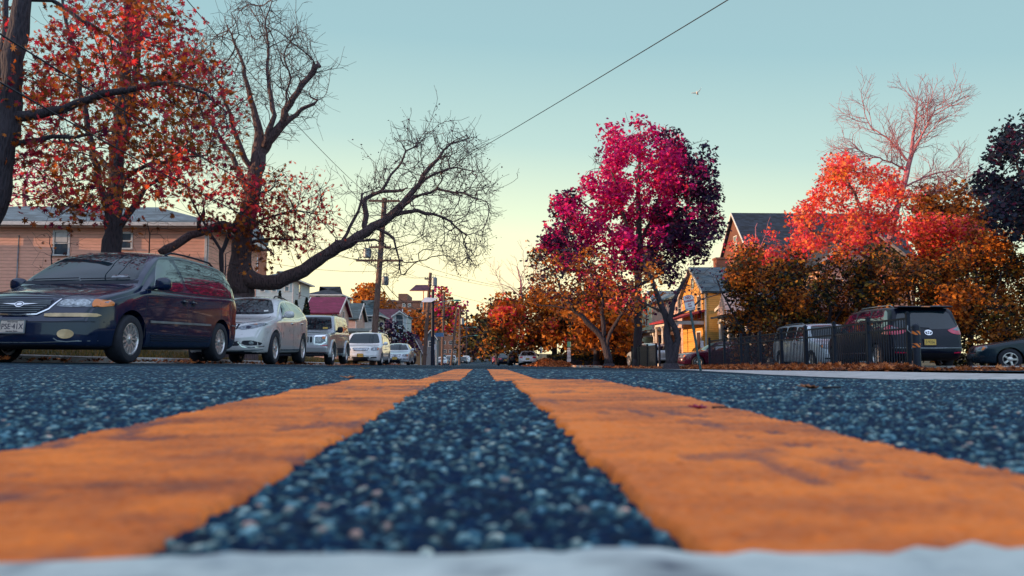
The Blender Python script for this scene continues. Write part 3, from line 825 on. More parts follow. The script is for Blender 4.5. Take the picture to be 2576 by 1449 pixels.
S_SEDAN = dict(L=4.80, W=1.79, axles=(.96, 3.68), rw=.32, arch=.365, rr=.205, tumble=.40, round=.11, crown=.05, bow=.30, stern=.18, bulge=.01,
  top=[(0,.52),(.04,.66),(.15,.73),(.5,.80),(1.0,.88),(1.35,.945),(1.75,1.19),(2.1,1.37),(2.4,1.425),(2.9,1.435),(3.3,1.38),(3.75,1.17),(4.1,1.0),(4.5,.96),(4.7,.91),(4.77,.75),(4.80,.55)],
  bot=[(0,.30),(.1,.21),(.4,.18),(4.4,.19),(4.7,.28),(4.80,.4)],
  belt=[(0,.48),(.12,.67),(.5,.74),(1.3,.86),(3.0,.92),(4.0,.95),(4.6,.88),(4.80,.5)],
  half=[(0,.70),(.12,.80),(.5,.87),(1.0,.895),(3.8,.895),(4.5,.85),(4.80,.72)])

# side windows, described in (y, z)
W_VAN = [[(1.40,1.075),(1.60,1.10),(2.02,1.53),(2.12,1.575),(2.48,1.60),(2.62,1.10),(1.6,1.055)], [(2.70,1.10),(2.58,1.605),(2.75,1.645),(4.1,1.65),(4.45,1.60),(4.78,1.20),(4.70,1.15)]]
W_CROSS = [[(1.55,1.10),(1.68,1.17),(2.12,1.47),(2.5,1.535),(2.60,1.12)], [(2.68,1.12),(2.58,1.54),(3.2,1.545),(3.62,1.50),(3.66,1.20)], [(3.72,1.21),(3.68,1.49),(3.95,1.43),(4.22,1.30)]]
W_BOXY = [[(1.52,1.13),(1.80,1.60),(2.42,1.63),(2.44,1.14)], [(2.52,1.14),(2.50,1.63),(3.22,1.63),(3.25,1.15)], [(3.33,1.15),(3.31,1.63),(4.0,1.61),(4.12,1.18)]]
W_MINI = [[(1.42,1.06),(1.78,1.50),(1.95,1.585),(2.45,1.62),(2.52,1.07)], [(2.6,1.07),(2.54,1.625),(3.45,1.64),(3.48,1.08)], [(3.55,1.08),(3.52,1.64),(4.45,1.61),(4.72,1.16)]]
W_SED = [[(1.72,.93),(2.15,1.27),(2.5,1.345),(2.58,.945)], [(2.66,.945),(2.58,1.345),(3.0,1.345),(3.35,1.24),(3.5,1.0),(3.4,.955)]]

def seams(c, ys, z0, z1, slide=None):
    for ax, _ in c.sides():
        for y0, y1 in ys: c.strip('door_seam', [(y0, z0), (y0, (z0+z1)/2), (y1, z1)], .010, ax, MT['black'], .0012, .05)

# --- 1. near navy minivan
th = math.atan2(.24, 3.03)
fx, fy = -4.81, 11.2
# body centre line is W/2 to the left of the outer wheel face; local (W/2, .98) sits at (fx, fy)
def car_loc(fx, fy, S, th, axle=0):
    lx, ly = S['W']/2, S['axles'][axle]
    c_, s_ = math.cos(-th), math.sin(-th)
    X, Y = fx-(lx*c_-ly*s_), fy-(lx*s_+ly*c_)
    return (X, Y, gzf(fx, fy)+.006)
c = Car('minivan', S_VAN, 'dark navy minivan with a New Jersey plate, nearest of the parked cars', 'minivan', MT['p_navy'], car_loc(fx, fy, S_VAN, th), -th, 'cars parked along the left kerb')
NAVY = c
c.glass([(-.80,1.19),(-.72,1.42),(-.60,1.63),(-.3,1.665),(.3,1.665),(.60,1.63),(.72,1.42),(.80,1.19),(.4,1.165),(-.4,1.165)], W_VAN, [(-.66,1.15),(-.56,1.55),(.56,1.55),(.66,1.15)])
c.wheels(('s', 13, .030))
hl = [(.44,.735),(.46,.80),(.56,.835),(.78,.845),(.90,.83),(.93,.79),(.90,.745),(.6,.725)]
for P in (hl, mirror2(hl)):
    h = c.patch('headlight', P, 'F', MT['lens'], .008, .03, smooth=1)
    sg = 1 if P[0][0] > 0 else -1
    for cx, rx in ((.55,.075),(.70,.085)):
        c.patch('reflector', [(sg*(cx+rx*math.cos(t)), .785+.042*math.sin(t)) for t in np.linspace(0, 2*math.pi, 16)[:-1]], 'F', MT['reflector'], .012, .03, .004, h)
    c.patch('turn_signal', [(sg*x, z) for x, z in ((.80,.74),(.80,.84),(.88,.838),(.925,.81),(.925,.765),(.88,.74))], 'F', MT['amber'], .013, .03, .01, h, smooth=1)
    MT.setdefault('bufflens', plain('weathered_buff_lens', (.62,.42,.22), .3, 0, .4, var=.3, vs=9))
    c.patch('marker_lamp', [(sg*x, z) for x, z in ((.33,.60),(.33,.645),(.85,.655),(.88,.63),(.85,.605))], 'F', MT['bufflens'], .010, .04, smooth=1)
    c.patch('fog_lamp', [(sg*(.58+.085*math.cos(t)), .385+.06*math.sin(t)) for t in np.linspace(0, 2*math.pi, 20)[:-1]], 'F', MT['bufflens'], .008, .03)
    c.strip('bumper_crease', [(sg*.46,.33),(sg*.50,.30),(sg*.60,.285),(sg*.72,.30)], .012, 'F', MT['galv'], .004)
gr = c.patch('grille', [(-.40,.80),(-.36,.84),(.36,.84),(.40,.80),(.34,.70),(.22,.645),(-.22,.645),(-.34,.70)], 'F', MT['dark_metal'], .004, .04)
for k in range(7):
    z = .665+.024*k; hw = .24+.13*min(1, k/4)
    c.strip('grille_bar', [(-hw, z), (hw, z)], .007, 'F', MT['galv'], .010, .06, gr)
c.strip('grille_surround', [(-.43,.82),(-.37,.70),(-.24,.632),(0,.622),(.24,.632),(.37,.70),(.47,.83)], .016, 'F', MT['chrome'], .012, .03, gr)
em = c.patch('emblem', [(.062*math.cos(t), .755+.034*math.sin(t)) for t in np.linspace(0, 2*math.pi, 22)[:-1]], 'F', MT['chrome'], .020, .02, parent=gr)
for sg in (-1, 1): c.patch('emblem_wing', [(sg*.06,.768),(sg*.24,.765),(sg*.06,.748)], 'F', MT['chrome'], .017, .03, parent=gr)
c.strip('emblem_ring', [(.044*math.cos(t), .755+.023*math.sin(t)) for t in np.linspace(0, 2*math.pi, 20)], .008, 'F', MT['ink'], .023, .05, gr)
c.plate('F', -.02, .475, 'PSE\u00b741X', 'Garden State', 'New Jersey', tilt=-.1)
c.strip('bumper_groove', [(-.9,.545),(-.4,.535),(.4,.535),(.9,.545)], .012, 'F', MT['black'], .003)
c.strip('bumper_groove', [(-.86,.30),(-.3,.275),(.3,.275),(.86,.30)], .010, 'F', MT['galv'], .002)
for ax, _ in c.sides():
    for z in (.60, .615): c.strip('side_moulding', [(1.45,z-.015),(3.55,z+.008)], .018, ax, MT['galv'], .010, .08)
    for z in (.40, .365, .33): c.strip('sill_moulding', [(1.5,z),(3.5,z+.006)], .010, ax, MT['dark_metal'], .010, .08)
    c.strip('window_seal', [(1.36,1.05),(2.64,1.085),(4.74,1.135)], .014, ax, MT['black'], .006, .06)
    for y in (2.54, 2.86):
        c.patch('handle_recess', [(y+.085*math.cos(t), .935+.06*math.sin(t)) for t in np.linspace(0, 2*math.pi, 20)[:-1]], ax, MT['black'], .001, .03)
    c.strip('rear_trim', [(4.45,.64),(4.9,.63)], .02, ax, MT['galv'], .01)
c.handle(2.54, .945, MT['p_navy']); c.handle(2.86, .945, MT['p_navy'])
seams(c, [(1.32,1.40),(2.66,2.70)], .36, 1.06); seams(c, [(3.98,4.05)], .72, 1.12)
c.strip('bonnet_seam', [(-.82,1.10),(-.60,.92),(-.46,.862),(0,.868),(.46,.862),(.60,.92),(.82,1.10)], .012, 'F', MT['black'], .002, .04)
c.mirror(1.62, 1.12, MT['p_navy'], .115, .075, .095, .15)
c.wipers([((-.70,1.185),(-.02,1.20)), ((.02,1.185),(.70,1.205))])
c.patch('cowl', [(-.84,1.135),(-.82,1.185),(-.4,1.165),(.4,1.165),(.82,1.185),(.84,1.135),(.4,1.118),(-.4,1.118)], 'F', MT['black'], .003, .05)
c.rails(2.5, 4.3, .66, MT['black'])
c.patch('sticker', [(.42,1.215),(.42,1.265),(.64,1.27),(.64,1.225)], 'F', MT['lens'], .007, .05)
c.patch('tail_lamp', [(.80,.80),(.80,1.2),(.93,1.15),(.95,.82)], 'R', MT['redlens'], .006, .05, smooth=1); c.patch('tail_lamp', [(-.80,.80),(-.80,1.2),(-.93,1.15),(-.95,.82)], 'R', MT['redlens'], .006, .05, smooth=1)
MBd = MB().cbox(-.72,.72,1.6,1.9,1.0,1.1,.03)

# --- 2. pearl crossover
c = Car('crossover', S_CROSS, 'pearl white crossover with roof rails parked right behind the navy minivan', 'car', MT['p_pearl'], car_loc(-4.72, 18.6, S_CROSS, 0), 0, 'cars parked along the left kerb')
c.glass([(-.74,1.20),(-.62,1.42),(-.50,1.565),(0,1.60),(.50,1.565),(.62,1.42),(.74,1.20),(.4,1.165),(-.4,1.165)], W_CROSS, [(-.5,1.15),(-.44,1.42),(.44,1.42),(.5,1.15)])
c.wheels(('s', 5, .045, .20))
hl = [(.30,.80),(.36,.845),(.62,.905),(.80,.93),(.86,.905),(.80,.86),(.62,.80),(.40,.765)]
for P in (hl, mirror2(hl)):
    sg = 1 if P[0][0] > 0 else -1
    h = c.patch('headlight', P, 'F', MT['lens'], .008, .03, smooth=2)
    c.patch('reflector', [(sg*(.52+.05*math.cos(t)), .825+.03*math.sin(t)) for t in np.linspace(0, 2*math.pi, 16)[:-1]], 'F', MT['ink'], .012, .03, .004, h)
    c.patch('turn_signal', [(sg*.60,.885),(sg*.66,.905),(sg*.68,.885)], 'F', MT['amber'], .012, .03, .004, h)
    f_ = c.patch('fog_recess', [(sg*x, z) for x, z in ((.40,.47),(.44,.53),(.62,.535),(.80,.48),(.76,.43),(.50,.42))], 'F', MT['black'], .003, .04, smooth=1)
    c.patch('fog_lamp', [(sg*(.60+.045*math.cos(t)), .478+.04*math.sin(t)) for t in np.linspace(0, 2*math.pi, 16)[:-1]], 'F', MT['lens'], .012, .03, parent=f_)
    c.strip('fog_trim', [(sg*x, z) for x, z in ((.34,.50),(.42,.395),(.60,.375),(.82,.41))], .022, 'F', MT['chrome'], .008)
gr = c.patch('grille', [(-.34,.90),(.34,.90),(.30,.78),(.18,.735),(-.18,.735),(-.30,.78)], 'F', MT['black'], .004, .04)
for k in range(8):
    x = -.26+.075*k
    c.strip('grille_bar', [(x-.015,.765),(x+.015,.885)], .022, 'F', MT['chrome'], .012, .04, gr)
c.strip('grille_surround', [(-.40,.92),(0,.935),(.40,.92)], .022, 'F', MT['chrome'], .012, .05, gr)
c.patch('lower_intake', [(-.34,.52),(.34,.52),(.40,.46),(.34,.41),(-.34,.41),(-.40,.46)], 'F', MT['black'], .003, .05, smooth=1)
c.strip('bumper_lip', [(-.80,.335),(-.3,.31),(.3,.31),(.80,.335)], .022, 'F', MT['galv'], .010)
for ax, _ in c.sides():
    c.strip('sill_moulding', [(1.40,.335),(3.32,.345)], .035, ax, MT['chrome'], .010, .08)
    c.strip('window_trim', [(1.50,1.085),(2.64,1.105),(3.7,1.19),(4.25,1.29)], .018, ax, MT['chrome'], .006, .06)
    c.strip('arch_crease', [(.94+.50*math.cos(t), .37+.50*math.sin(t)) for t in np.linspace(.3, 2.9, 16)], .008, ax, MT['p_pearl'], .006)
c.handle(2.46, .985, MT['chrome']); c.handle(3.50, 1.02, MT['chrome'])
seams(c, [(1.36,1.46),(2.62,2.64)], .38, 1.09); seams(c, [(3.40,3.66)], .75, 1.16)
c.strip('bonnet_seam', [(-.70,1.12),(-.62,.97),(-.40,.93),(0,.945),(.40,.93),(.62,.97),(.70,1.12)], .010, 'F', MT['black'], .0015, .04)
c.mirror(1.72, 1.15, MT['p_pearl'], .12, .075, .085, .16)
c.wipers([((-.62,1.19),(-.02,1.205)), ((.02,1.185),(.62,1.21))])
c.rails(2.3, 3.9, .50, MT['dark_metal'])
c.patch('sticker', [(.50,1.235),(.49,1.27),(.58,1.275),(.60,1.24)], 'F', MT['white'], .007, .05)

# --- 3. boxy silver
c = Car('boxy_off_roader', S_BOXY, 'boxy silver off-roader with square headlights behind the white crossover', 'car', MT['p_silver'], car_loc(-4.95, 27.0, S_BOXY, 0), 0, 'cars parked along the left kerb')
c.glass([(-.76,1.20),(-.66,1.62),(-.62,1.66),(.62,1.66),(.66,1.62),(.76,1.20)], W_BOXY, [(-.66,1.18),(-.6,1.58),(.6,1.58),(.66,1.18)])
c.wheels(('s', 5, .075))
hl = [(.44,.70),(.44,.93),(.48,.96),(.76,.96),(.80,.93),(.80,.78),(.66,.68)]
for P in (hl, mirror2(hl)):
    sg = 1 if P[0][0] > 0 else -1
    b_ = c.strip('headlight_surround', P, .045, 'F', MT['chrome'], .016, .05, closed=True)
    h = c.patch('headlight', P, 'F', MT['lens'], .010, .03)
    c.patch('reflector', [(sg*(.57+.085*math.cos(t)), .84+.085*math.sin(t)) for t in np.linspace(0, 2*math.pi, 18)[:-1]], 'F', MT['reflector'], .016, .03, .004, h)
    c.patch('turn_signal', [(sg*.68,.86),(sg*.68,.95),(sg*.79,.95),(sg*.79,.86)], 'F', MT['amber'], .016, .04, .004, h)
    c.patch('bumper_lamp', [(sg*.62,.635),(sg*.62,.665),(sg*.84,.68),(sg*.84,.64)], 'F', MT['redlens'], .010, .04)
gr = c.patch('grille', [(-.40,.72),(-.40,.96),(.40,.96),(.40,.72)], 'F', MT['p_silver'], .012, .05)
for k in range(7):
    x = -.33+.11*k
    c.patch('grille_slot', [(x-.035,.745),(x-.035,.935),(x+.035,.935),(x+.035,.745)], 'F', MT['black'], .015, .05, .003, gr, smooth=1)
bmp_ = MB(); bmp_.cbox(-.88,.88,-.10,.20,.40,.62,.045); bmp_.build('front_bumper', MT['p_silver'], c.root)
bl = MB(); bl.cbox(-.74,.74,-.07,.22,.30,.42,.03); bl.build('lower_bumper', MT['black'], c.root)
bl = MB(); bl.cbox(-.86,.86,-.112,-.09,.405,.43,.008); bl.build('bumper_trim', MT['chrome'], c.root)
for y in S_BOXY['axles']:
    for sd in (-1, 1):
        mb = MB(); prof = []
        n = 22
        for k in range(n+1):
            t = math.pi*(-.06+1.12*k/n); ca, sa = math.cos(t), math.sin(t)
            x0 = sd*.84; x1 = sd*.955
            for xx, rr_ in ((x0,.52),(x1-sd*.02,.505),(x1,.47),(x1-sd*.01,.425),(x0,.425)):
                mb.v.append((xx, y+rr_*ca*1.02, .365+rr_*sa*.98))
        for k in range(n):
            for j in range(4): mb.f.append((k*5+j, k*5+j+1, k*5+6+j, k*5+5+j) if sd < 0 else (k*5+5+j, k*5+6+j, k*5+j+1, k*5+j)); mb.m.append(0)
        mb.build('arch_flare', MT['p_silver'], c.root, True, 50)
for ax, _ in c.sides():
    c.strip('side_moulding', [(1.40,.63),(2.95,.63)], .06, ax, MT['p_silver'], .014, .1)
    c.strip('sill_moulding', [(1.40,.36),(2.95,.36)], .05, ax, MT['chrome'], .014, .1)
    c.patch('lower_cladding', [(1.40,.40),(1.40,.58),(2.95,.58),(2.95,.40)], ax, MT['dark_metal'], .005, .2)
c.handle(2.34, 1.0, MT['p_silver']); c.handle(3.16, 1.0, MT['p_silver'])
seams(c, [(1.36,1.46),(2.47,2.48)], .36, 1.10); seams(c, [(3.2,3.29)], .8, 1.12)
c.mirror(1.58, 1.17, MT['black'], .10, .06, .10, .14)
c.rails(2.2, 4.0, .60, MT['dark_metal'])
c.patch('sticker', [(.44,1.23),(.44,1.29),(.60,1.29),(.60,1.23)], 'F', MT['platey'], .007, .05)
c.wipers([((-.62,1.20),(-.02,1.21)), ((.02,1.20),(.62,1.21))])

# --- generic dressing
def dress(c, kind, plate=None, pmat='platey', trim='chrome', grille=True):
    S = c.S; van = kind == 'van'
    zt = .90 if van else .70
    k_ = 1.0 if van else .9
    hl = [(.50*k_,zt-.14),(.52*k_,zt-.02),(.64*k_,zt+.02),(.84*k_,zt+.03),(.90*k_,zt-.03),(.86*k_,zt-.13),(.7*k_,zt-.15)]
    for P in (hl, mirror2(hl)):
        sg = 1 if P[0][0] > 0 else -1
        h = c.patch('headlight', P, 'F', MT['lens'], .008, .04, smooth=1)
        c.patch('reflector', [(sg*(.66*k_+.05*math.cos(t)), zt-.06+.045*math.sin(t)) for t in np.linspace(0, 2*math.pi, 14)[:-1]], 'F', MT['reflector'], .013, .03, .004, h)
        c.patch('turn_signal', [(sg*.82*k_,zt-.11),(sg*.82*k_,zt+.0),(sg*.88*k_,zt-.03),(sg*.86*k_,zt-.10)], 'F', MT['amber'], .013, .03, .004, h)
        c.patch('fog_lamp', [(sg*.50,.37),(sg*.52,.43),(sg*.78,.44),(sg*.80,.38)], 'F', MT['black'], .004, .05, smooth=1)
        t_ = c.patch('tail_lamp', [(sg*x*k_, z) for x, z in ((.52,zt+.02),(.54,zt+.16),(.93,zt+.17),(.95,zt+.03),(.8,zt-.01))] if not van else [(sg*.74,.86),(sg*.72,1.20),(sg*.90,1.16),(sg*.96,.86)], 'R', MT['redlens'], .008, .05, smooth=1)
    if grille:
        gw = .42*k_
        gr = c.patch('grille', [(-gw,zt-.02),(-gw+.04,zt+.0),(gw-.04,zt+.0),(gw,zt-.02),(gw-.08,zt-.16),(-gw+.08,zt-.16)], 'F', MT['black'], .004, .05)
        for j in range(4): c.strip('grille_bar', [(-gw+.03+.015*j,zt-.03-.033*j),(gw-.03-.015*j,zt-.03-.033*j)], .012, 'F', MT[trim], .012, .08, gr)
    c.patch('lower_intake', [(-.44,.38),(-.42,.44),(.42,.44),(.44,.38),(.38,.34),(-.38,.34)], 'F', MT['black'], .004, .06)
    if plate: c.plate('F', 0, .52 if van else .45, plate, mat=pmat)
    zb = .46
    for ax, _ in c.sides(): c.strip('side_moulding', [(1.42,zb),(S['axles'][1]-.5,zb+.02)], .03, ax, c.body.data.materials[0], .010, .1)
    z = .96 if van else .83
    c.handle(2.42, z, MT[trim]); c.handle(3.30 if van else 3.34, z+.02, MT[trim])
    seams(c, [(1.40,1.46),(2.56,2.56)], .30, z+.10)
    c.mirror(1.55 if van else 1.80, 1.10 if van else .97, c.body.data.materials[0], .11, .07, .085, .14)

W_F_MINI = [(-.82,1.15),(-.70,1.50),(-.62,1.635),(0,1.665),(.62,1.635),(.70,1.50),(.82,1.15),(.4,1.125),(-.4,1.125)]
W_R_MINI = [(-.74,1.12),(-.64,1.56),(.64,1.56),(.74,1.12)]
W_F_SED = [(-.74,.985),(-.60,1.22),(-.50,1.35),(0,1.385),(.50,1.35),(.60,1.22),(.74,.985),(.3,.965),(-.3,.965)]
W_R_SED = [(-.68,1.0),(-.50,1.31),(0,1.34),(.50,1.31),(.68,1.0)]
# --- 4. white minivan, 5. pale sedan
c = Car('minivan', S_MINI, 'white minivan with a wide chrome grille and buff plate', 'minivan', MT['p_white'], car_loc(-5.10, 41.5, S_MINI, 0), 0, 'cars parked along the left kerb')
c.glass(W_F_MINI, W_MINI, W_R_MINI); c.wheels(('s', 9, .030)); dress(c, 'van', 'JAA\u00b7EBZ'); c.rails(2.4, 4.4, .62, MT['galv'])
c.strip('bumper_chrome', [(-.55,.455),(0,.45),(.55,.455)], .018, 'F', MT['chrome'], .012)
c = Car('sedan', S_SEDAN, 'cool white sedan behind the white minivan, last before the utility pole', 'car', MT['p_bluewhite'], car_loc(-4.60, 52.0, S_SEDAN, 0), 0, 'cars parked along the left kerb')
c.glass(W_F_SED, W_SED, W_R_SED); c.wheels(('s', 7, .035)); dress(c, 'sedan', 'W17')

# --- dark minivan seen from behind, in the car park
th = R(-3.5)
def rear_car(name, S, label, cat, mat, cx, cy, th, group=None, z=None, hi=True):
    """tail centre at (cx, cy), driving away along +Y turned by th"""
    L = S['L']; rz = math.pi + th
    X = cx + math.sin(rz)*L; Y = cy - math.cos(rz)*L
    return Car(name, S, label, cat, mat, (X, Y, gzf(cx, cy+2)+.05 if z is None else z), rz, group, hi)
c = rear_car('minivan', S_REAR, 'black minivan seen from behind, parked next to the fence end', 'minivan', MT['p_black'], 11.82, 20.6, th, 'cars in the car park', z=gzf(10,21)+.045)
c.glass(W_F_MINI, W_MINI, [(-.86,1.10),(-.80,1.22),(-.66,1.55),(0,1.585),(.66,1.55),(.80,1.22),(.86,1.10),(.3,1.075),(-.3,1.075)])
c.wheels(('s', 7, .05))
for sg in (-1, 1):
    t_ = c.patch('tail_lamp', [(sg*x, z) for x, z in ((.52,1.045),(.60,1.075),(.80,1.13),(.90,1.20),(.96,1.10),(.985,.94),(.80,.93),(.62,.97))], 'R', MT['redlens'], .012, .03, .02, smooth=1)
    c.patch('reversing_lamp', [(sg*x, z) for x, z in ((.68,1.06),(.86,1.155),(.91,1.07),(.80,1.03))], 'R', MT['lens'], .017, .03, .006, t_)
    c.patch('bumper_reflector', [(sg*.62,.44),(sg*.62,.47),(sg*.86,.48),(sg*.86,.45)], 'R', MT['redlens'], .008, .05)
ring = lambda rx, rz_, cz=1.0: [(rx*math.cos(t), cz+rz_*math.sin(t)) for t in np.linspace(0, 2*math.pi, 26)]
e0 = c.strip('emblem', ring(.095,.062,.985), .016, 'R', MT['chrome'], .016, .05)
c.strip('emblem_ring', [(.060*math.cos(t), 1.012+.022*math.sin(t)) for t in np.linspace(0, 2*math.pi, 20)], .013, 'R', MT['chrome'], .018, .05, e0)
c.strip('emblem_ring', [(.030*math.cos(t), .985+.055*math.sin(t)) for t in np.linspace(0, 2*math.pi, 20)], .013, 'R', MT['chrome'], .018, .05, e0)
c.plate('R', 0, .735, '5\u00b79256', mat='platey', w=.31, hgt=.16)
c.strip('tailgate_seam', [(-.84,1.06),(-.80,.66),(-.5,.62),(.5,.62),(.80,.66),(.84,1.06)], .014, 'R', MT['dark_metal'], .002)
c.strip('bumper_trim', [(-.92,.585),(0,.575),(.92,.585)], .016, 'R', MT['galv'], .006)
mb = MB(); mb.cbox(-.72,.72,4.62,4.93,1.655,1.70,.018); mb.build('tailgate_spoiler', MT['p_black'], c.root, True, 40)
mb = MB(); mb.cbox(-.12,.12,4.90,4.936,1.665,1.69,.006); mb.build('brake_light', MT['amber'], c.root)
c.rails(2.3, 4.5, .66, MT['galv']); dress_ = None
c.handle(2.45, .97, MT['p_black']); c.handle(3.3, .99, MT['p_black']); c.mirror(1.55, 1.10, MT['p_black'])
for ax, _ in c.sides(): c.strip('side_moulding', [(1.5,.42),(3.5,.44)], .03, ax, MT['chrome'], .01)
c.strip('rear_wiper', [(-.05,1.10),(.45,1.13)], .02, 'R', MT['black'], .02)

# silver minivan nose to nose with it, behind the fence
c = Car('minivan', S_MINI, 'pale silver minivan half hidden behind the black fence', 'minivan', MT['p_slate'], (13.15, 28.1, gzf(10,30)+.045), 0, 'cars in the car park')
c.body.data.materials[0] = MT['p_bluewhite']
c.glass(W_F_MINI, W_MINI, W_R_MINI); c.wheels(('s', 7, .04)); dress(c, 'van'); c.rails(2.4, 4.4, .62, MT['galv'])
# dark sedan entering at the right edge: broadside, nose to the left
c = Car('sedan', S_SEDAN, 'dark slate sedan seen from the side at the right edge', 'car', MT['p_slate'], (15.35, 24.6, gzf(10,23.7)+.03), R(-114), 'cars in the car park')
c.glass(W_F_SED, W_SED, W_R_SED); c.wheels(('s', 5, .055)); dress(c, 'sedan', grille=True)
# maroon sedan in the driveway behind the leaning sign
c = Car('sedan', S_SEDAN, 'maroon sedan parked in the driveway behind the leaning sign', 'car', MT['p_maroon'], (10.25, 41.9, gzf(10,41)+.03), R(-89), None)
c.glass(W_F_SED, W_SED, W_R_SED); c.wheels(('s', 7, .035)); dress(c, 'sedan')
c = rear_car('hatchback', S_CROSS, 'pale silver hatchback behind the forked street tree trunk', 'car', MT['p_silver'], 12.2, 53.0, R(12), None, hi=False)
c.glass([(-.6,1.2),(-.5,1.5),(.5,1.5),(.6,1.2)], W_CROSS, [(-.5,1.15),(-.44,1.42),(.44,1.42),(.5,1.15)]); c.wheels(('s', 5, .05))
for sg in (-1, 1): c.patch('tail_lamp', [(sg*.60,.86),(sg*.62,1.1),(sg*.86,1.05),(sg*.88,.9)], 'R', MT['redlens'], .01, .05)

# --- far cars
def far_car(label, kind, mat, X, d, back=False, th=0, group='cars parked far down the street', cat='car'):
    S, wf, ws, wr = (S_SEDAN, W_F_SED, W_SED, W_R_SED) if kind == 'sedan' else (S_CROSS, [(-.74,1.20),(-.50,1.565),(.50,1.565),(.74,1.20)], W_CROSS, [(-.6,1.1),(-.48,1.44),(.48,1.44),(.6,1.1)]) if kind == 'suv' else (S_MINI, W_F_MINI, W_MINI, W_R_MINI)
    nm = {'sedan': 'sedan', 'suv': 'crossover', 'van': 'minivan'}[kind]
    if back: c = rear_car(nm, S, label, cat, mat, X, d, th, group, gzf(X, d)+.005, hi=False)
    else: c = Car(nm, S, label, cat, mat, (X, d, gzf(X, d)+.005), th, group, hi=False)
    c.patch('windscreen', wf, 'F', MT['glass'], res=.15)
    for P in ws:
        for ax, _ in c.sides(): c.patch('side_window', P, ax, MT['glass'], res=.2)
    c.patch('rear_window', wr, 'R', MT['glass'], res=.15)
    c.wheels(('s', 5, .06))
    zt = .66 if kind == 'sedan' else .84
    for sg in (-1, 1):
        c.patch('headlight', [(sg*.44,zt-.08),(sg*.46,zt+.03),(sg*.74,zt+.05),(sg*.78,zt-.06)], 'F', MT['lens'], .01, .08)
        c.patch('tail_lamp', [(sg*.46,zt+.06),(sg*.48,zt+.22),(sg*.78,zt+.2),(sg*.80,zt+.06)], 'R', MT['redlens'], .012, .08)
    c.patch('grille', [(-.36,zt-.10),(-.36,zt+.02),(.36,zt+.02),(.36,zt-.10)], 'F', MT['dark_metal'], .008, .1)
    c.plate('R' if back else 'F', 0, .66 if back else .44, 'K47', mat='platey' if back else 'plate')
    c.mirror(1.70 if kind != 'sedan' else 1.8, 1.12 if kind != 'sedan' else .97, mat)
    return c
far_car('black crossover parked askew beside the wooden utility pole', 'suv', MT['p_black'], -5.9, 67, th=R(38))
c = far_car('silver sedan with a red lower bumper facing the viewer beyond the steel pole', 'sedan', MT['p_bluewhite'], -6.1, 122)
c.patch('front_bumper', [(-.80,.28),(-.80,.50),(.80,.50),(.80,.28)], 'F', MT['p_red'], .012, .08)
far_car('dark sedan tucked behind the sedan with the red bumper', 'sedan', MT['p_slate'], -5.4, 131)
far_car('silver van behind the dark sedan far down on the left', 'van', MT['p_silver'], -5.4, 141)
far_car('slate sedan between the silver van and a white crossover', 'sedan', MT['p_slate'], -3.7, 160)
far_car('white crossover, farthest parked on the left', 'suv', MT['p_white'], -3.3, 172)
far_car('white sedan seen from behind beside the leaf pile', 'sedan', MT['p_white'], 4.35, 75, True, R(-5))
far_car('black crossover seen from behind next to the white sedan', 'suv', MT['p_black'], 3.75, 83, True)
far_car('black sedan seen from behind in front of the dark red one', 'sedan', MT['p_black'], 2.8, 92, True)
far_car('dark red crossover seen from behind far down on the right', 'suv', MT['p_red'], 3.1, 160, True)
far_car('teal blue car parked sideways at the far crossing', 'van', paint('teal_car_paint', (.05,.22,.34)), -8.5, 232, th=R(90), group=None)
# ------------------------------------------------------------------ trees
MT['bark_dark'] = bark('dark_bark', (.008,.010,.022), (.050,.040,.052))
MT['bark_grey'] = bark('grey_brown_bark', (.014,.012,.022), (.11,.070,.075))
MT['bark_warm'] = bark('warm_pinkish_bark', (.14,.050,.065), (.46,.17,.20))
LEAF5 = None
def maple_outline():
    pts = []
    for a, r in ((-90,.10),(-60,.42),(-35,.55),(-18,.30),(0,.72),(22,.50),(30,.34),(52,.80),(62,.62),(75,.40),(90,1.0),(105,.40),(118,.62),(128,.80),(150,.34),(158,.50),(180,.72),(198,.30),(215,.55),(240,.42)):
        pts.append((r*math.cos(R(a))*.62, r*math.sin(R(a))*.62+.12))
    return np.array(pts)
MAPLE = maple_outline()
OAKISH = np.array([(0,-.5),(.30,-.28),(.18,-.05),(.46,.12),(.22,.28),(.0,.62),(-.22,.28),(-.46,.12),(-.18,-.05),(-.30,-.28)])
QUAD = np.array([(0,-.55),(.42,.0),(0,.55),(-.42,.0)])
LEAFR = random.Random(3)
def leaves_mesh(name, P, size, mat, shape, parent, rng, droop=.35, flat=.0):
    """P (n,3): one leaf per point, each bent along its midrib"""
    n = len(P); k = len(shape)
    s = size*(.6+.8*rng.random(n))
    # leaf frames: tip hangs outwards/down, blade turned any way
    a = rng.random(n)*2*np.pi
    tip = np.stack([np.cos(a), np.sin(a), rng.normal(-droop, .55, n)], 1); tip /= np.linalg.norm(tip, axis=1)[:,None]
    q = rng.normal(size=(n,3)); side = np.cross(tip, q); side /= np.linalg.norm(side, axis=1)[:,None]+1e-9
    nrm_ = np.cross(side, tip)
    bend = rng.normal(0, .22, n)
    V = np.empty((n, k, 3))
    for j, (x, y) in enumerate(shape):
        V[:,j] = P + s[:,None]*(side*x + tip*y + nrm_*(abs(x)*bend)[:,None]*1.4 + nrm_*(y*y*bend)[:,None])
    F_ = np.arange(n*k).reshape(n, k)
    rnd = np.repeat(rng.random(n), k)
    return raw_mesh(name, V.reshape(-1,3), F_, mat, parent, attr={'rnd': rnd})

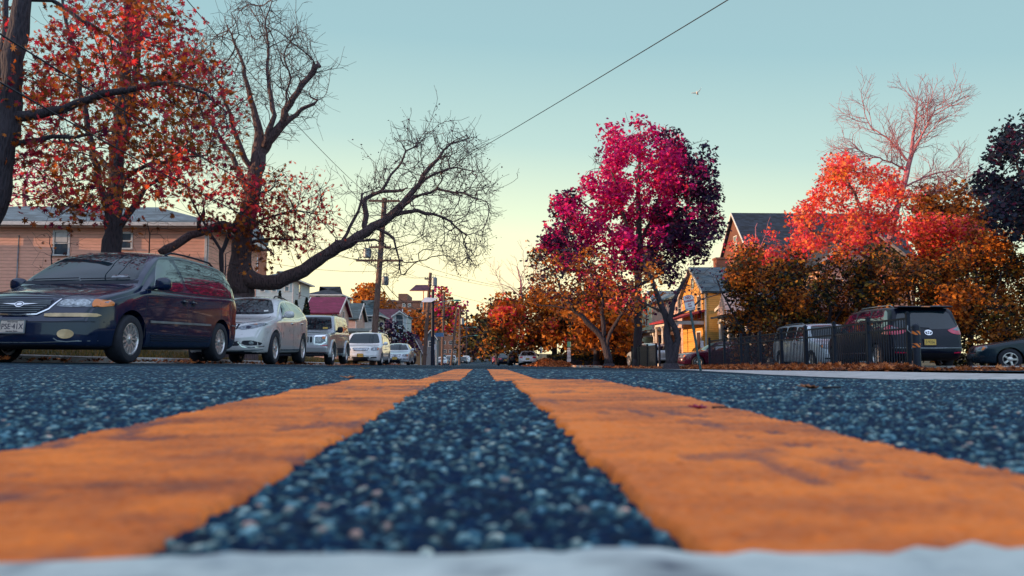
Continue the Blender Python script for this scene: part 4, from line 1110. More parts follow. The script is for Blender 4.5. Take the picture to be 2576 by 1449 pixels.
def in_poly(P, poly):
    x, y = P[:,0], P[:,1]; r_ = np.zeros(len(P), bool); j = len(poly)-1
    for i in range(len(poly)):
        xi, yi = poly[i]; xj, yj = poly[j]
        c = ((yi > y) != (yj > y)) & (x < (xj-xi)*(y-yi)/((yj-yi) or 1e-9)+xi)
        r_ ^= c; j = i
    return r_
def sample_region(poly, n, Y, thick, rng):
    poly = np.array(poly, float); lo, hi = poly.min(0), poly.max(0); out = np.zeros((0,2))
    while len(out) < n:
        q = lo+(hi-lo)*rng.random((n*2, 2)); out = np.vstack([out, q[in_poly(q, poly)]])
    out = out[:n]; dy = np.clip(rng.normal(0, .5, n), -1.1, 1.1)*thick
    return np.array([tuple(at(a, b_, Y+c)) for (a, b_), c in zip(out, dy)])

def grow(pos, par, rmin, A, step, infl, kill, rng, iters=90, nmax=5000, wob=.25, up=0.0):
    pos = [np.array(p) for p in pos]; par = list(par); A = np.array(A)
    near = np.full(len(A), 1e9); who = np.zeros(len(A), int); n0 = 0
    for it in range(iters):
        if not len(A): break
        new = np.array(pos[n0:])
        if len(new):
            for c in range(0, len(new), 400):
                d_ = np.linalg.norm(A[:,None]-new[None,c:c+400], axis=2); k = d_.argmin(1); m_ = d_[np.arange(len(A)), k]
                b_ = m_ < near; near[b_] = m_[b_]; who[b_] = k[b_]+n0+c
        n0 = len(pos)
        keep = near > kill; A, near, who = A[keep], near[keep], who[keep]
        act = near < infl
        if not act.any():
            infl *= 1.5
            if infl > 60: break
            continue
        dirs = {}
        for i in np.nonzero(act)[0]:
            v = A[i]-pos[who[i]]; dirs.setdefault(who[i], []).append(v/(np.linalg.norm(v)+1e-9))
        added = 0
        for k, vs in dirs.items():
            v = np.mean(vs, 0)+rng.normal(0, wob, 3)
            pv = pos[k]-pos[par[k]] if par[k] >= 0 else v
            v = v/(np.linalg.norm(v)+1e-9)+.45*pv/(np.linalg.norm(pv)+1e-9)+np.array([0,0,up])
            p = pos[k]+v/(np.linalg.norm(v)+1e-9)*step
            pos.append(p); par.append(k); rmin.append(0.0); added += 1
        if len(pos) > nmax or not added: break
    return pos, par, rmin

def tree(name, label, Y, limbs, regions, bark_m, leaf=None, step=.35, infl=2.5, kill=.5, tip=.006, expo=2.25, cat='tree', group=None, seed=1, twigs=2, twig_len=.45, nmax=4200, wob=.28, base=True, rscale=1.0, up=0.0, fan=None):
    """limbs: [[(px, py, dY, radius), ...], ...] drawn main limbs; regions: [(polygon in px, count, dY, thickness)] where twigs fill the air.
    leaf: list of dict(n, size, mat, shape, poly=None, spread)"""
    rng = np.random.default_rng(seed)
    pos, par, rm = [], [], []
    for li, L_ in enumerate(limbs):
        P = [at(a, b_, Y+c) for a, b_, c, r_ in L_]; rr_ = [q[3]*rscale for q in L_]
        # attach to the closest existing node
        prev = -1
        if pos:
            d_ = np.linalg.norm(np.array(pos)-np.array(P[0]), axis=1); prev = int(d_.argmin())
        pts = []
        for i in range(len(P)-1):
            p0, p1, p2, p3 = P[max(i-1,0)], P[i], P[i+1], P[min(i+2,len(P)-1)]
            k = max(1, int((p2-p1).length/step))
            for j in range(k):
                t = j/k
                pts.append((.5*((2*p1)+(p2-p0)*t+(2*p0-5*p1+4*p2-p3)*t*t+(3*p1-p0-3*p2+p3)*t**3), rr_[i]*(1-t)+rr_[i+1]*t))
        pts.append((P[-1], rr_[-1]))
        for i, (p, r_) in enumerate(pts):
            if i == 0 and prev >= 0: continue
            jit = rng.normal(0, min(.035, step*.09), 3) if i > 1 else 0
            pos.append(np.array(p)+jit); par.append(prev); rm.append(r_); prev = len(pos)-1
    nl = len(pos)
    A = np.vstack([sample_region(p_, n_, Y+dy, th_, rng) for p_, n_, dy, th_ in regions]) if regions else np.zeros((0,3))
    if len(A): pos, par, rm = grow(pos, par, rm, A, step, infl, kill, rng, nmax=nmax, wob=wob, up=up)
    # straight shoots fanning off the limbs, three generations
    if fan:
        gen = [i for i in range(nl) if 0 < rm[i] < fan.get('rmax', .08)]
        for lev, (pr, Ls, ang) in enumerate(fan['levels']):
            nxt = []
            for i in gen:
                if rng.random() > pr or par[i] < 0: continue
                pv = pos[i]-pos[par[i]]; pv = pv/(np.linalg.norm(pv)+1e-9); q = rng.normal(size=3); q -= pv*q.dot(pv); q /= np.linalg.norm(q)+1e-9
                a_ = R(ang)*(.7+.6*rng.random()); d_ = pv*math.cos(a_)+q*math.sin(a_); k = i; L2 = Ls*(.5+.9*rng.random()); st_ = step*.8
                for s_ in range(max(2, int(L2/st_))):
                    d_ = d_+rng.normal(0, fan.get('wig', .07), 3)+np.array([0,0,fan.get('up', .07)]); d_ /= np.linalg.norm(d_)
                    pos.append(pos[k]+d_*st_); par.append(k); rm.append(0.0); k = len(pos)-1; nxt.append(k)
            gen = nxt
            if len(pos) > nmax: break
    # fine twigs at the ends and along thin shoots
    kids = [0]*len(pos)
    for p in par:
        if p >= 0: kids[p] += 1
    tips = [i for i in range(nl, len(pos)) if kids[i] == 0] + [i for i in range(nl, len(pos)) if kids[i] == 1 and rng.random() < .35]
    for i in tips:
        base_d = pos[i]-pos[par[i]]; base_d /= np.linalg.norm(base_d)+1e-9
        for _ in range(twigs):
            d_ = base_d+rng.normal(0, .55, 3); d_ /= np.linalg.norm(d_); k = i; L2 = twig_len*(.5+rng.random())
            for s_ in range(2):
                d_ = d_+rng.normal(0, .25, 3)+np.array([0,0,.06+up*.7]); d_ /= np.linalg.norm(d_)
                pos.append(pos[k]+d_*L2*.5); par.append(k); rm.append(0); k = len(pos)-1
    n = len(pos); acc = np.zeros(n); rad = np.zeros(n); ch = [[] for _ in range(n)]
    for i in range(n):
        if par[i] >= 0: ch[par[i]].append(i)
    for i in range(n-1, -1, -1):
        # children always come after their parents
        r_ = max(acc[i]**(1/expo) if acc[i] > 0 else 0, tip)
        rad[i] = rm[i] if rm[i] > 0 else r_
        if par[i] >= 0: acc[par[i]] += max(r_ if rm[i] == 0 else 0, tip)**expo
    root = tag(empty(name, tuple(pos[0])), label, cat, group)
    off = Vector(pos[0])
    mb = MB(); mt_ = MB()
    # chains
    stack = [(0, None)]
    roots_ = [0]; 
    while stack:
        i, fr = stack.pop()
        chain = [] if fr is None else [fr]
        k = i
        while True:
            chain.append(k)
            if not ch[k]: break
            c_ = sorted(ch[k], key=lambda q: -rad[q])
            lead = c_[0]
            for o_ in c_[1:]: stack.append((o_, k))
            k = lead
        if len(chain) < 2: continue
        rr_ = [rad[q] for q in chain]
        if fr is not None: rr_[0] = min(rad[fr]*.9, rr_[1]*1.25)
        mx = max(rr_); ns = 14 if mx > .12 else 8 if mx > .05 else 5 if mx > .02 else 3
        rr_ = [q*(1+(rng.normal(0,.055) if q > .04 else 0)) for q in rr_]
        tgt_ = mt_ if mx > .09 and i == 0 else mb
        P_ = [Vector(pos[q])-off for q in chain]
        tgt_.tube(P_, rr_, ns, caps=ns > 5)
    if base:                                   # root flare
        p, r_ = Vector((0,0,0)), rad[0]
        gzv = gzf(pos[0][0], pos[0][1])-pos[0][2]
        mt_.tube([Vector((0,0,gzv-.2)), Vector((0,0,gzv+.02)), Vector((0,0,(gzv)*.5)) if gzv < -.6 else Vector((0,0,gzv+.25)), Vector((0,0,.05))], [r_*1.7, r_*1.45, r_*1.1, r_], 14)
    mt_.build('trunk', bark_m, root, True)
    mb.build('branches', bark_m, root, True)
    if leaf:
        ends = np.array([pos[i] for i in range(nl, n)]) if n > nl else np.array(pos)
        for lf in leaf:
            E = ends
            if lf.get('poly') is not None:
                px_ = np.array([proj(p) for p in E]); E = E[in_poly(px_, lf['poly'])]
            if not len(E): continue
            # leaves hang in clumps round a share of the twig ends
            cl = E[rng.integers(0, len(E), max(1, int(len(E)*lf.get('share', .7))))]
            P = cl[rng.integers(0, len(cl), lf['n'])]+np.clip(rng.normal(0, 1, (lf['n'],3)), -1.5, 1.5)*lf.get('spread', .22)
            o = leaves_mesh(lf.get('name', 'crown'), P-np.array(off), lf['size'], lf['mat'], lf.get('shape', QUAD), root, rng)
    return root, np.array(pos), rad
_RI = np.array(_RM.inverted())
def proj(p):
    q = _RI @ (np.array(p)-np.array([0,0,CAMZ])); return (1288+q[0]/-q[2]*F, 724.5-q[1]/-q[2]*F)

LM = {}
LM['orange'] = leaf_mat('orange_brown_maple_leaves', [(0,(.050,.018,.014)),(.35,(.17,.060,.012)),(.75,(.32,.110,.016)),(1,(.46,.14,.02))], .38, [(0,(.12,.010,.028)),(1,(.46,.030,.035))], .45, .53)
LM['redmap'] = leaf_mat('wine_red_maple_leaves', [(0,(.08,.006,.036)),(.5,(.30,.018,.055)),(1,(.62,.05,.06))], .42)
LM['red'] = leaf_mat('bright_red_maple_leaves', [(0,(.30,.018,.030)),(.5,(.66,.045,.05)),(1,(.85,.17,.05))], .5)
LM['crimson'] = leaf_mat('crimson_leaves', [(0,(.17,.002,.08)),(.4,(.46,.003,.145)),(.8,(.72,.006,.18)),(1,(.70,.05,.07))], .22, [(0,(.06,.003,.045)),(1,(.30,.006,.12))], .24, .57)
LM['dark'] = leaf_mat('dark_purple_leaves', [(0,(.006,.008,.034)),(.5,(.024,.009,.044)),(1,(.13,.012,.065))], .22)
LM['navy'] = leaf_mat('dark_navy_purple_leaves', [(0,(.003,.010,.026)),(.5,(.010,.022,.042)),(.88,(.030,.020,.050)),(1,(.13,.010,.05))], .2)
LM['scarlet'] = leaf_mat('scarlet_orange_leaves', [(0,(.48,.018,.070)),(.5,(.84,.070,.085)),(1,(.92,.27,.06))], .22, [(0,(.36,.10,.02)),(1,(.78,.26,.03))], .55, .57)
LM['brown'] = leaf_mat('bronze_brown_leaves', [(0,(.020,.012,.022)),(.3,(.16,.054,.016)),(.7,(.52,.165,.024)),(1,(.74,.26,.03))], .35, [(0,(.008,.012,.014)),(1,(.075,.060,.016))], .42, .54)
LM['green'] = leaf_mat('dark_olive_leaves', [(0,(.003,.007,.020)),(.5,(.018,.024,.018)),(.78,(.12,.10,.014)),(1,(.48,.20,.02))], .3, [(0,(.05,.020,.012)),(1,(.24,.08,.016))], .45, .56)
LM['gold'] = leaf_mat('gold_orange_leaves', [(0,(.16,.05,.012)),(.5,(.40,.13,.016)),(1,(.62,.26,.03))], .4)
LM['deep'] = leaf_mat('deep_green_needles', [(0,(.004,.008,.014)),(1,(.020,.040,.026))], .15)

# T1: big trunk leaning across the left edge
mpoly = [(60,90),(200,20),(330,-60),(470,60),(520,140),(600,250),(640,330),(560,400),(440,390),(400,470),(300,520),(200,500),(120,545),(60,420),(40,250)]
tree('maple_tree', 'thick dark trunk leaning out of the left edge with long bare limbs', 16.5,
  [[(-85,720,0,.30),(-30,560,0,.26),(5,430,0,.235),(22,290,0,.22),(38,120,0,.20),(58,0,0,.18),(80,-120,0,.15)],
   [(22,292,0,.12),(90,292,-.1,.095),(160,272,-.2,.085),(260,240,-.4,.07),(340,222,-.5,.055),(430,208,-.6,.04),(520,240,-.7,.025)],
   [(14,366,0,.07),(90,352,.2,.055),(180,344,.4,.04),(260,330,.6,.025)],
   [(60,-10,0,.07),(130,0,.3,.05),(200,45,.4,.04),(300,110,.6,.025)],
   [(-20,520,0,.10),(-5,300,.6,.09),(8,120,.9,.07),(20,-40,1.2,.05)]],
  [(mpoly, 420, 0, 1.6), ([(-60,60),(70,40),(60,430),(-60,430)], 80, 1, 1.5)], MT['bark_dark'],
  [dict(n=1900, size=.155, mat=LM['orange'], shape=MAPLE, spread=.22, share=.14), dict(n=1000, size=.155, mat=LM['redmap'], shape=MAPLE, spread=.2, share=.07)], step=.26, infl=2.2, kill=.42, tip=.0045, seed=11, twig_len=.4)
# T2: the forked maple in front of the pink house
tree('maple_tree', 'orange leaved maple with a forked trunk in front of the pink house', 22.0,
  [[(276,665,0,.30),(281,610,0,.245),(288,520,0,.21),(292,430,0,.20),(300,330,0,.185),(312,200,0,.16),(322,60,0,.13),(326,-60,0,.10)],
   [(296,380,0,.12),(330,260,.3,.105),(345,120,.4,.09),(350,-50,.4,.07)],
   [(284,560,0,.12),(258,490,-.3,.105),(240,420,-.4,.09),(218,300,-.5,.075),(200,200,-.6,.06),(176,90,-.7,.045),(150,-20,-.8,.03)],
   [(292,575,0,.11),(318,545,.2,.095),(345,510,.4,.08),(372,478,.5,.06),(430,420,.7,.04)],
   [(300,460,0,.07),(360,420,-.4,.05),(440,400,-.6,.035),(520,390,-.8,.025)],
   [(286,440,0,.06),(230,380,.5,.045),(150,360,.8,.03)]],
  [([(90,120),(180,60),(330,-80),(480,60),(560,180),(600,300),(590,420),(470,470),(430,520),(360,500),(300,540),(220,560),(110,560),(130,470),(60,400),(60,230)], 1300, 0, 2.6)], MT['bark_dark'],
  [dict(n=3600, size=.17, mat=LM['orange'], shape=MAPLE, spread=.28, share=.07), dict(n=1700, size=.165, mat=LM['redmap'], shape=MAPLE, spread=.24, share=.06),
   dict(n=340, size=.165, mat=LM['red'], shape=MAPLE, spread=.2, share=.25, poly=[(370,360),(460,330),(470,450),(400,500),(360,470)]),
   dict(n=300, size=.165, mat=LM['red'], shape=MAPLE, spread=.2, share=.15, poly=[(180,40),(420,20),(420,160),(200,200)])], step=.28, infl=2.6, kill=.38, tip=.005, seed=12, twig_len=.45, nmax=9000, wob=.2)
# T3: the old, half bare street tree with its limb over the road
tw = MT['bark_dark']
tree('street_tree', 'old half bare street tree with a huge limb reaching over the road', 26.0,
  [[(606,740,0,.50),(604,690,0,.46),(604,640,0,.40),(612,590,0,.34),(626,520,0,.31),(642,440,0,.29),(652,380,0,.26),(650,330,0,.17),(640,290,0,.13),(622,210,0,.085),(600,130,0,.05),(575,70,0,.02)],
   [(654,395,0,.16),(676,330,-.2,.12),(690,290,-.2,.10),(674,200,.1,.07),(676,120,.2,.045),(668,50,.3,.03),(690,-10,.3,.012)],
   [(660,380,0,.17),(692,330,-.1,.15),(720,280,-.2,.13),(760,215,-.4,.12),(796,168,-.5,.115),(801,165,-.5,.10)],
   [(650,400,0,.15),(690,345,.3,.13),(728,300,.5,.11),(760,275,.6,.08),(790,262,.7,.06),(798,250,.7,.05),(780,245,.7,.035)],
   [(728,298,.4,.05),(716,270,.4,.045),(730,200,.4,.04),(715,140,.4,.03),(740,90,.4,.02)],
   [(630,505,0,.14),(606,440,.4,.12),(580,390,.6,.10),(545,330,.8,.07),(500,270,.9,.045)],
   [(640,450,0,.12),(590,330,-.5,.08),(560,230,-.8,.05),(520,170,-1,.03)],
   # the great limb to the right
   [(620,700,-.1,.34),(660,712,-.3,.30),(700,708,-.5,.27),(745,690,-.7,.25),(800,655,-.9,.23),(850,622,-1,.21),(900,598,-1.1,.20),(940,570,-1.1,.18),(985,545,-1.1,.16),(1012,515,-1.1,.14),(1040,480,-1.1,.11),(1065,440,-1.2,.09),(1100,400,-1.2,.06),(1135,360,-1.2,.035)],
   [(915,588,-1.1,.11),(918,540,-1.1,.10),(922,500,-1.1,.09),(960,485,-1.2,.07),(1010,478,-1.2,.05)],
   [(960,484,-1.2,.05),(985,440,-1.2,.045),(1010,410,-1.2,.04),(1022,380,-1.2,.035),(1060,362,-1.2,.025)],
   [(850,625,-1,.07),(880,570,-.8,.06),(902,530,-.7,.055),(912,490,-.6,.04)],
   [(990,540,-1.1,.09),(1050,530,-1,.07),(1110,545,-.8,.05),(1160,580,-.7,.035)],
   [(1000,528,-1.1,.07),(1060,490,-1.5,.055),(1120,480,-1.6,.045),(1180,490,-1.8,.03)],
   [(1040,480,-1.1,.06),(1090,440,-.8,.045),(1150,420,-.6,.03)],
   [(940,570,-1.1,.06),(990,600,-1.3,.045),(1000,650,-1.4,.03),(1010,690,-1.4,.02)],
   [(840,630,-1,.06),(880,610,-1.2,.055),(940,602,-1.5,.05)],
   # cut limb to the left
   [(600,580,0,.20),(560,565,-.3,.16),(520,580,-.6,.15),(480,592,-.9,.15),(440,615,-1.2,.17),(405,640,-1.4,.18)],
   [(490,588,-.8,.09),(500,560,-.9,.08),(508,540,-.9,.07)],
   [(615,575,0,.07),(680,545,-.6,.05),(740,530,-.9,.035),(790,540,-1.1,.02)],
   [(625,610,0,.07),(690,600,.5,.05),(760,605,.7,.03)]],
  [([(470,120),(540,60),(600,-10),(690,20),(760,60),(800,110),(780,190),(700,240),(640,300),(560,330),(500,280)], 1700, 0, 2.8),
   ([(600,200),(700,120),(800,160),(830,240),(800,310),(720,370),(650,350)], 420, 0, 2.2),
   ([(480,250),(600,250),(640,420),(620,520),(560,480),(500,380)], 520, 0, 2.2),
   ([(640,440),(720,440),(830,470),(845,560),(780,640),(700,620),(650,560)], 430, -.3, 2.0),
   ([(965,420),(1000,330),(1015,290),(1050,330),(1110,325),(1145,310),(1200,350),(1222,420),(1250,520),(1250,580),(1215,640),(1195,690),(1120,660),(1040,600),(960,560),(920,490)], 2300, -1.1, 2.6),
   ([(870,590),(960,600),(1040,640),(1010,700),(950,690),(880,650)], 200, -1.2, 1.5), ([(850,480),(960,440),(960,560),(880,580)], 160, -1, 1.2)],
  MT['bark_grey'],
  [dict(n=1500, size=.05, mat=LM['dark'], shape=QUAD, spread=.10, share=.6, name='crown', poly=[(840,250),(1300,250),(1300,760),(840,760)]),
   dict(n=420, size=.16, mat=LM['red'], shape=MAPLE, spread=.24, share=.3, poly=[(640,400),(720,400),(840,460),(850,620),(700,640),(640,560)]),
   dict(n=480, size=.16, mat=LM['orange'], shape=MAPLE, spread=.26, share=.35, poly=[(560,480),(720,420),(760,640),(640,720),(560,640)]),
   dict(n=170, size=.16, mat=LM['red'], shape=MAPLE, spread=.2, share=.2, poly=[(450,440),(620,440),(620,600),(450,600)])],
  step=.24, infl=2.6, kill=.31, tip=.0052, seed=13, twig_len=.42, nmax=20000, wob=.26, expo=2.5, up=.08, rscale=.85, fan=dict(rmax=.10, up=.05, wig=.12, levels=[(.5,1.3,50),(.22,.7,45)]))
# leaf branch hanging before the old trunk: belongs to its own slim maple
tree('maple_sapling', 'slender maple with red and orange leaves around the old trunk', 24.6,
  [[(560,800,0,.09),(556,720,0,.08),(560,640,0,.07),(590,560,0,.06),(640,500,0,.04),(690,470,0,.025)],
   [(562,640,0,.05),(520,570,0,.04),(490,520,0,.03),(470,470,0,.02)], [(590,560,0,.04),(640,590,-.2,.03),(690,640,-.3,.02)]],
  [([(465,470),(540,480),(600,440),(700,420),(720,460),(660,560),(700,640),(650,640),(580,600),(510,570)], 170, 0, 1.0)], MT['bark_dark'],
  [dict(n=420, size=.165, mat=LM['redmap'], shape=MAPLE, spread=.2, share=.5, poly=[(450,400),(740,400),(740,560),(450,600)]), dict(n=340, size=.165, mat=LM['orange'], shape=MAPLE, spread=.22, share=.6, poly=[(520,520),(740,520),(760,760),(520,760)])],
  step=.22, infl=2.0, kill=.34, tip=.005, seed=14)
for i, (x0, top, Y, sd) in enumerate(((365,560,23.5,3),(560,640,23.0,4),(120,600,27,5))):
    tree('bare_shrub', ['leafless shrub with a few orange leaves before the pink wall', 'leafless sapling beside the old trunk and the pink house corner', 'thin vine clad sapling beside the lower left window of the pink house'][i], Y,
      [[(x0,800,0,.04),(x0+5,700,0,.03),(x0+10,(top+700)/2,0,.02),(x0+6,top,0,.012)]], [([(x0-60,top),(x0+70,top-10),(x0+80,690),(x0-50,700)], 60, 0, .8)], MT['bark_dark'],
      [dict(n=26, size=.14, mat=LM['gold'] if i == 0 else LM['brown'], shape=MAPLE, spread=.15, share=.3)], step=.2, infl=2, kill=.3, tip=.004, seed=60+sd, cat='shrub', twigs=1)
# hazy pink tree behind the house on the left
tree('bare_tree', 'pale pinkish bare tree rising behind the pink house roof', 48, [[(60,700,0,.25),(62,560,0,.16),(60,500,0,.10),(70,430,0,.06)]],
  [([(-40,400),(60,380),(150,420),(180,520),(60,560),(-40,560)], 300, 0, 4)], MT['bark_warm'], [dict(n=900, size=.14, mat=LM['crimson'], spread=.3, share=.7)], step=.5, infl=4, kill=.8, tip=.012, seed=15)

# T4: the crimson tree
cr = [(1385,640),(1385,600),(1415,575),(1420,520),(1462,500),(1465,465),(1500,450),(1495,405),(1528,395),(1530,360),(1560,365),(1568,338),(1598,362),(1615,336),(1642,328),(1662,362),(1688,350),(1695,392),(1722,415),(1752,378),(1762,425),(1785,440),(1778,490),(1796,520),(1780,560),(1795,595),(1755,610),(1765,645),(1715,655),(1690,690),(1610,660),(1560,690),(1500,660),(1470,700),(1425,665)]
tree('crimson_tree', 'big crimson leaved tree with a straight dark trunk, tallest on the right', 50.0,
  [[(1604,905,0,.29),(1604,820,0,.26),(1605,740,0,.25),(1606,660,0,.23),(1606,560,0,.19),(1606,470,0,.14),(1608,380,0,.07)],
   [(1605,700,0,.16),(1560,620,.8,.13),(1500,540,1.4,.09),(1450,500,2,.05)], [(1606,690,0,.16),(1660,610,-.8,.13),(1730,520,-1.4,.09),(1780,450,-2,.05)],
   [(1606,640,0,.13),(1570,540,-1.5,.10),(1540,430,-2,.06)], [(1606,620,0,.13),(1650,520,1.5,.10),(1690,400,2,.05)],
   [(1605,730,0,.12),(1520,680,-1,.09),(1430,640,-1.5,.05)], [(1605,720,0,.12),(1700,660,1,.09),(1790,600,1.5,.05)]],
  [([(1602+(x-1602)*1.07, 520+(y-520)*1.07-6) for x, y in cr], 1000, 0, 4.4)], MT['bark_dark'],
  [dict(n=16000, size=.21, mat=LM['crimson'], shape=OAKISH, spread=.34, share=.17, poly=[(1340,280),(1700,280),(1730,470),(1640,640),(1600,730),(1340,730)]), dict(n=8000, size=.21, mat=LM['dark'], shape=OAKISH, spread=.36, share=.18, poly=[(1660,300),(1900,300),(1900,760),(1560,760),(1640,560),(1700,460)]),  # dark leaves on the right paint in the crown's side away from the sun
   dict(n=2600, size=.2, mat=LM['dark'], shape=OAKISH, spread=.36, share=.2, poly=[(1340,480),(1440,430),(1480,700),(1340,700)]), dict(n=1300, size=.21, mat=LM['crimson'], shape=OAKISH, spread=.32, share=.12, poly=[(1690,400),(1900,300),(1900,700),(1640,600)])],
  step=.55, infl=4.6, kill=.8, tip=.009, seed=21, twig_len=.6)
# T5 leaning street tree left of it
tree('street_tree', 'dark forked street tree left of the crimson tree, half bare', 44.0,
  [[(1532,922,0,.26),(1528,880,0,.21),(1518,850,0,.17),(1480,815,0,.14),(1445,780,0,.11),(1415,735,0,.085),(1395,690,0,.06),(1350,650,0,.035)],
   [(1520,852,0,.14),(1515,790,0,.11),(1510,730,.4,.08),(1500,680,.6,.05)], [(1524,870,0,.11),(1545,820,-.4,.09),(1575,775,-.7,.06),(1600,730,-1,.04)],
   [(1440,776,0,.05),(1390,770,.4,.035),(1340,760,.6,.02)]],
  [([(1330,650),(1400,620),(1500,640),(1560,680),(1620,740),(1600,800),(1540,790),(1470,770),(1400,770),(1340,720)], 420, 0, 2.6)], MT['bark_dark'],
  [dict(n=1900, size=.17, mat=LM['brown'], shape=OAKISH, spread=.3, share=.25), dict(n=520, size=.19, mat=LM['scarlet'], shape=OAKISH, spread=.3, share=.15, poly=[(1480,640),(1640,640),(1640,780),(1480,780)]), dict(n=1000, size=.16, mat=LM['dark'], spread=.3, share=.4)],
  step=.4, infl=3, kill=.62, tip=.0085, seed=22)
# T6 twin trunk tree behind the sign
tree('street_tree', 'dark twin trunked street tree behind the no parking sign', 33.0,
  [[(1688,925,0,.26),(1686,880,0,.21),(1682,840,0,.16),(1672,790,0,.14),(1655,745,0,.11),(1640,700,0,.07),(1620,660,0,.04)],
   [(1692,915,0,.18),(1704,850,-.2,.13),(1690,800,-.3,.11),(1700,740,-.4,.08),(1730,690,-.6,.05)], [(1684,800,0,.06),(1730,780,-.8,.05),(1765,755,-1,.035),(1800,740,-1.2,.02)],
   [(1672,790,0,.06),(1640,770,.6,.05),(1600,750,.8,.03)]],
  [([(1590,680),(1650,640),(1740,650),(1800,690),(1800,760),(1760,790),(1690,780),(1620,800),(1590,760)], 150, 0, 2.0)], MT['bark_dark'],
  [dict(n=380, size=.14, mat=LM['brown'], shape=OAKISH, spread=.26, share=.3, poly=[(1560,620),(1700,620),(1670,700),(1640,800),(1560,800)]), dict(n=160, size=.14, mat=LM['dark'], spread=.25, share=.4)], step=.34, infl=2.8, kill=.55, tip=.0075, seed=23)

# right hand group ------------------------------------------------------------
sc = [(1995,620),(1985,575),(2000,525),(2050,490),(2070,430),(2060,395),(2110,380),(2160,395),(2220,430),(2270,450),(2310,500),(2330,580),(2270,620),(2180,600),(2090,640),(2010,640)]
tree('scarlet_maple', 'sunlit scarlet maple in front of the steep roofed house', 37.0,
  [[(2200,840,0,.20),(2200,720,0,.17),(2196,640,0,.15),(2180,560,0,.11),(2150,490,0,.07),(2120,430,0,.04)], [(2198,660,0,.09),(2120,610,-.5,.07),(2040,580,-.8,.04)], [(2190,600,0,.08),(2240,540,.5,.06),(2270,490,.8,.04)]],
  [(sc, 430, 0, 3.0)], MT['bark_grey'], [dict(n=9500, size=.17, mat=LM['scarlet'], shape=MAPLE, spread=.28, share=.18)], step=.42, infl=3.4, kill=.7, tip=.008, seed=31)
tree('bare_tree', 'tall leafless tree with pinkish twigs above the scarlet maple', 41.0,
  [[(x if y > 420 else 2285+(x-2285)*.80, y if y > 420 else 420-(420-y)*.74, a, r_) for x, y, a, r_ in L_] for L_ in [[(2215,800,0,.24),(2225,660,0,.19),(2245,570,0,.16),(2270,480,0,.145),(2285,420,0,.13),(2296,360,0,.10),(2302,300,0,.075),(2310,240,0,.04),(2312,205,0,.02)],
   [(2288,410,0,.075),(2255,360,.4,.06),(2215,320,.6,.045),(2170,290,.8,.03),(2150,240,1,.02)], [(2292,390,0,.07),(2320,330,-.4,.055),(2345,270,-.6,.04),(2370,215,-.8,.025)],
   [(2280,430,0,.05),(2220,400,-.5,.04),(2150,380,-.8,.025),(2110,345,-1,.015)], [(2275,470,0,.05),(2340,440,.5,.04),(2400,430,.8,.025)], [(2265,500,0,.05),(2330,490,-.6,.035),(2400,470,-1,.02)]]],
  [],
  MT['bark_warm'], None, step=.27, tip=.0062, seed=32, twigs=2, twig_len=.45, nmax=9000, expo=2.6, fan=dict(rmax=.125, up=.06, wig=.06, levels=[(1.0,1.4,46),(.7,.85,40),(.4,.55,36)]))
tree('purple_tree', 'dark purple leaved tree cut off by the right edge', 31.0, [[(2660,900,0,.28),(2650,700,0,.22),(2630,560,0,.16),(2610,440,0,.09)], [(2645,640,0,.10),(2570,560,0,.07),(2500,490,0,.04)], [(2630,560,0,.08),(2560,420,0,.05)]],
  [([(2440,480),(2500,460),(2480,430),(2510,370),(2560,300),(2680,280),(2700,640),(2600,580),(2540,580),(2480,520)], 330, 0, 2.6)], MT['bark_dark'], [dict(n=7500, size=.17, mat=LM['navy'], shape=OAKISH, spread=.28, share=.2)], step=.42, infl=3.4, kill=.7, tip=.008, seed=33)
hedge = [('scarlet tinted shrub tree rising behind the black minivan', 37.0, 2400, [(2310,640),(2320,580),(2370,545),(2430,560),(2480,600),(2490,660),(2420,690),(2350,690)], 'scarlet', 'brown'),
  ('tall bronze and olive shrub tree over the left half of the fence', 34.5, 1880, [(1850,850),(1830,770),(1835,690),(1870,635),(1930,640),(1990,660),(2020,740),(2010,830),(1940,845),(1860,830)], 'brown', 'green'),
  ('dense olive shrub tree above the silver minivan', 35.5, 2080, [(1960,820),(1960,700),(2000,640),(2080,630),(2160,640),(2200,720),(2190,790),(2100,805),(2030,820)], 'green', 'brown'),
  ('dense bronze shrub tree above the black minivan', 34.0, 2280, [(2150,790),(2155,720),(2190,655),(2250,640),(2300,660),(2370,640),(2420,690),(2440,760),(2420,830),(2300,800)], 'green', 'brown'),
  ('broad rust coloured shrub tree between the minivan and the slate sedan', 33.0, 2440, [(2350,790),(2360,690),(2410,620),(2470,640),(2510,600),(2550,660),(2590,730),(2570,830),(2440,880),(2400,840)], 'brown', 'green'),
  ('gold tinted shrub tree at the right edge behind the slate sedan', 35.0, 2590, [(2480,800),(2480,640),(2530,560),(2620,540),(2720,600),(2740,860),(2560,840)], 'gold', 'green')]
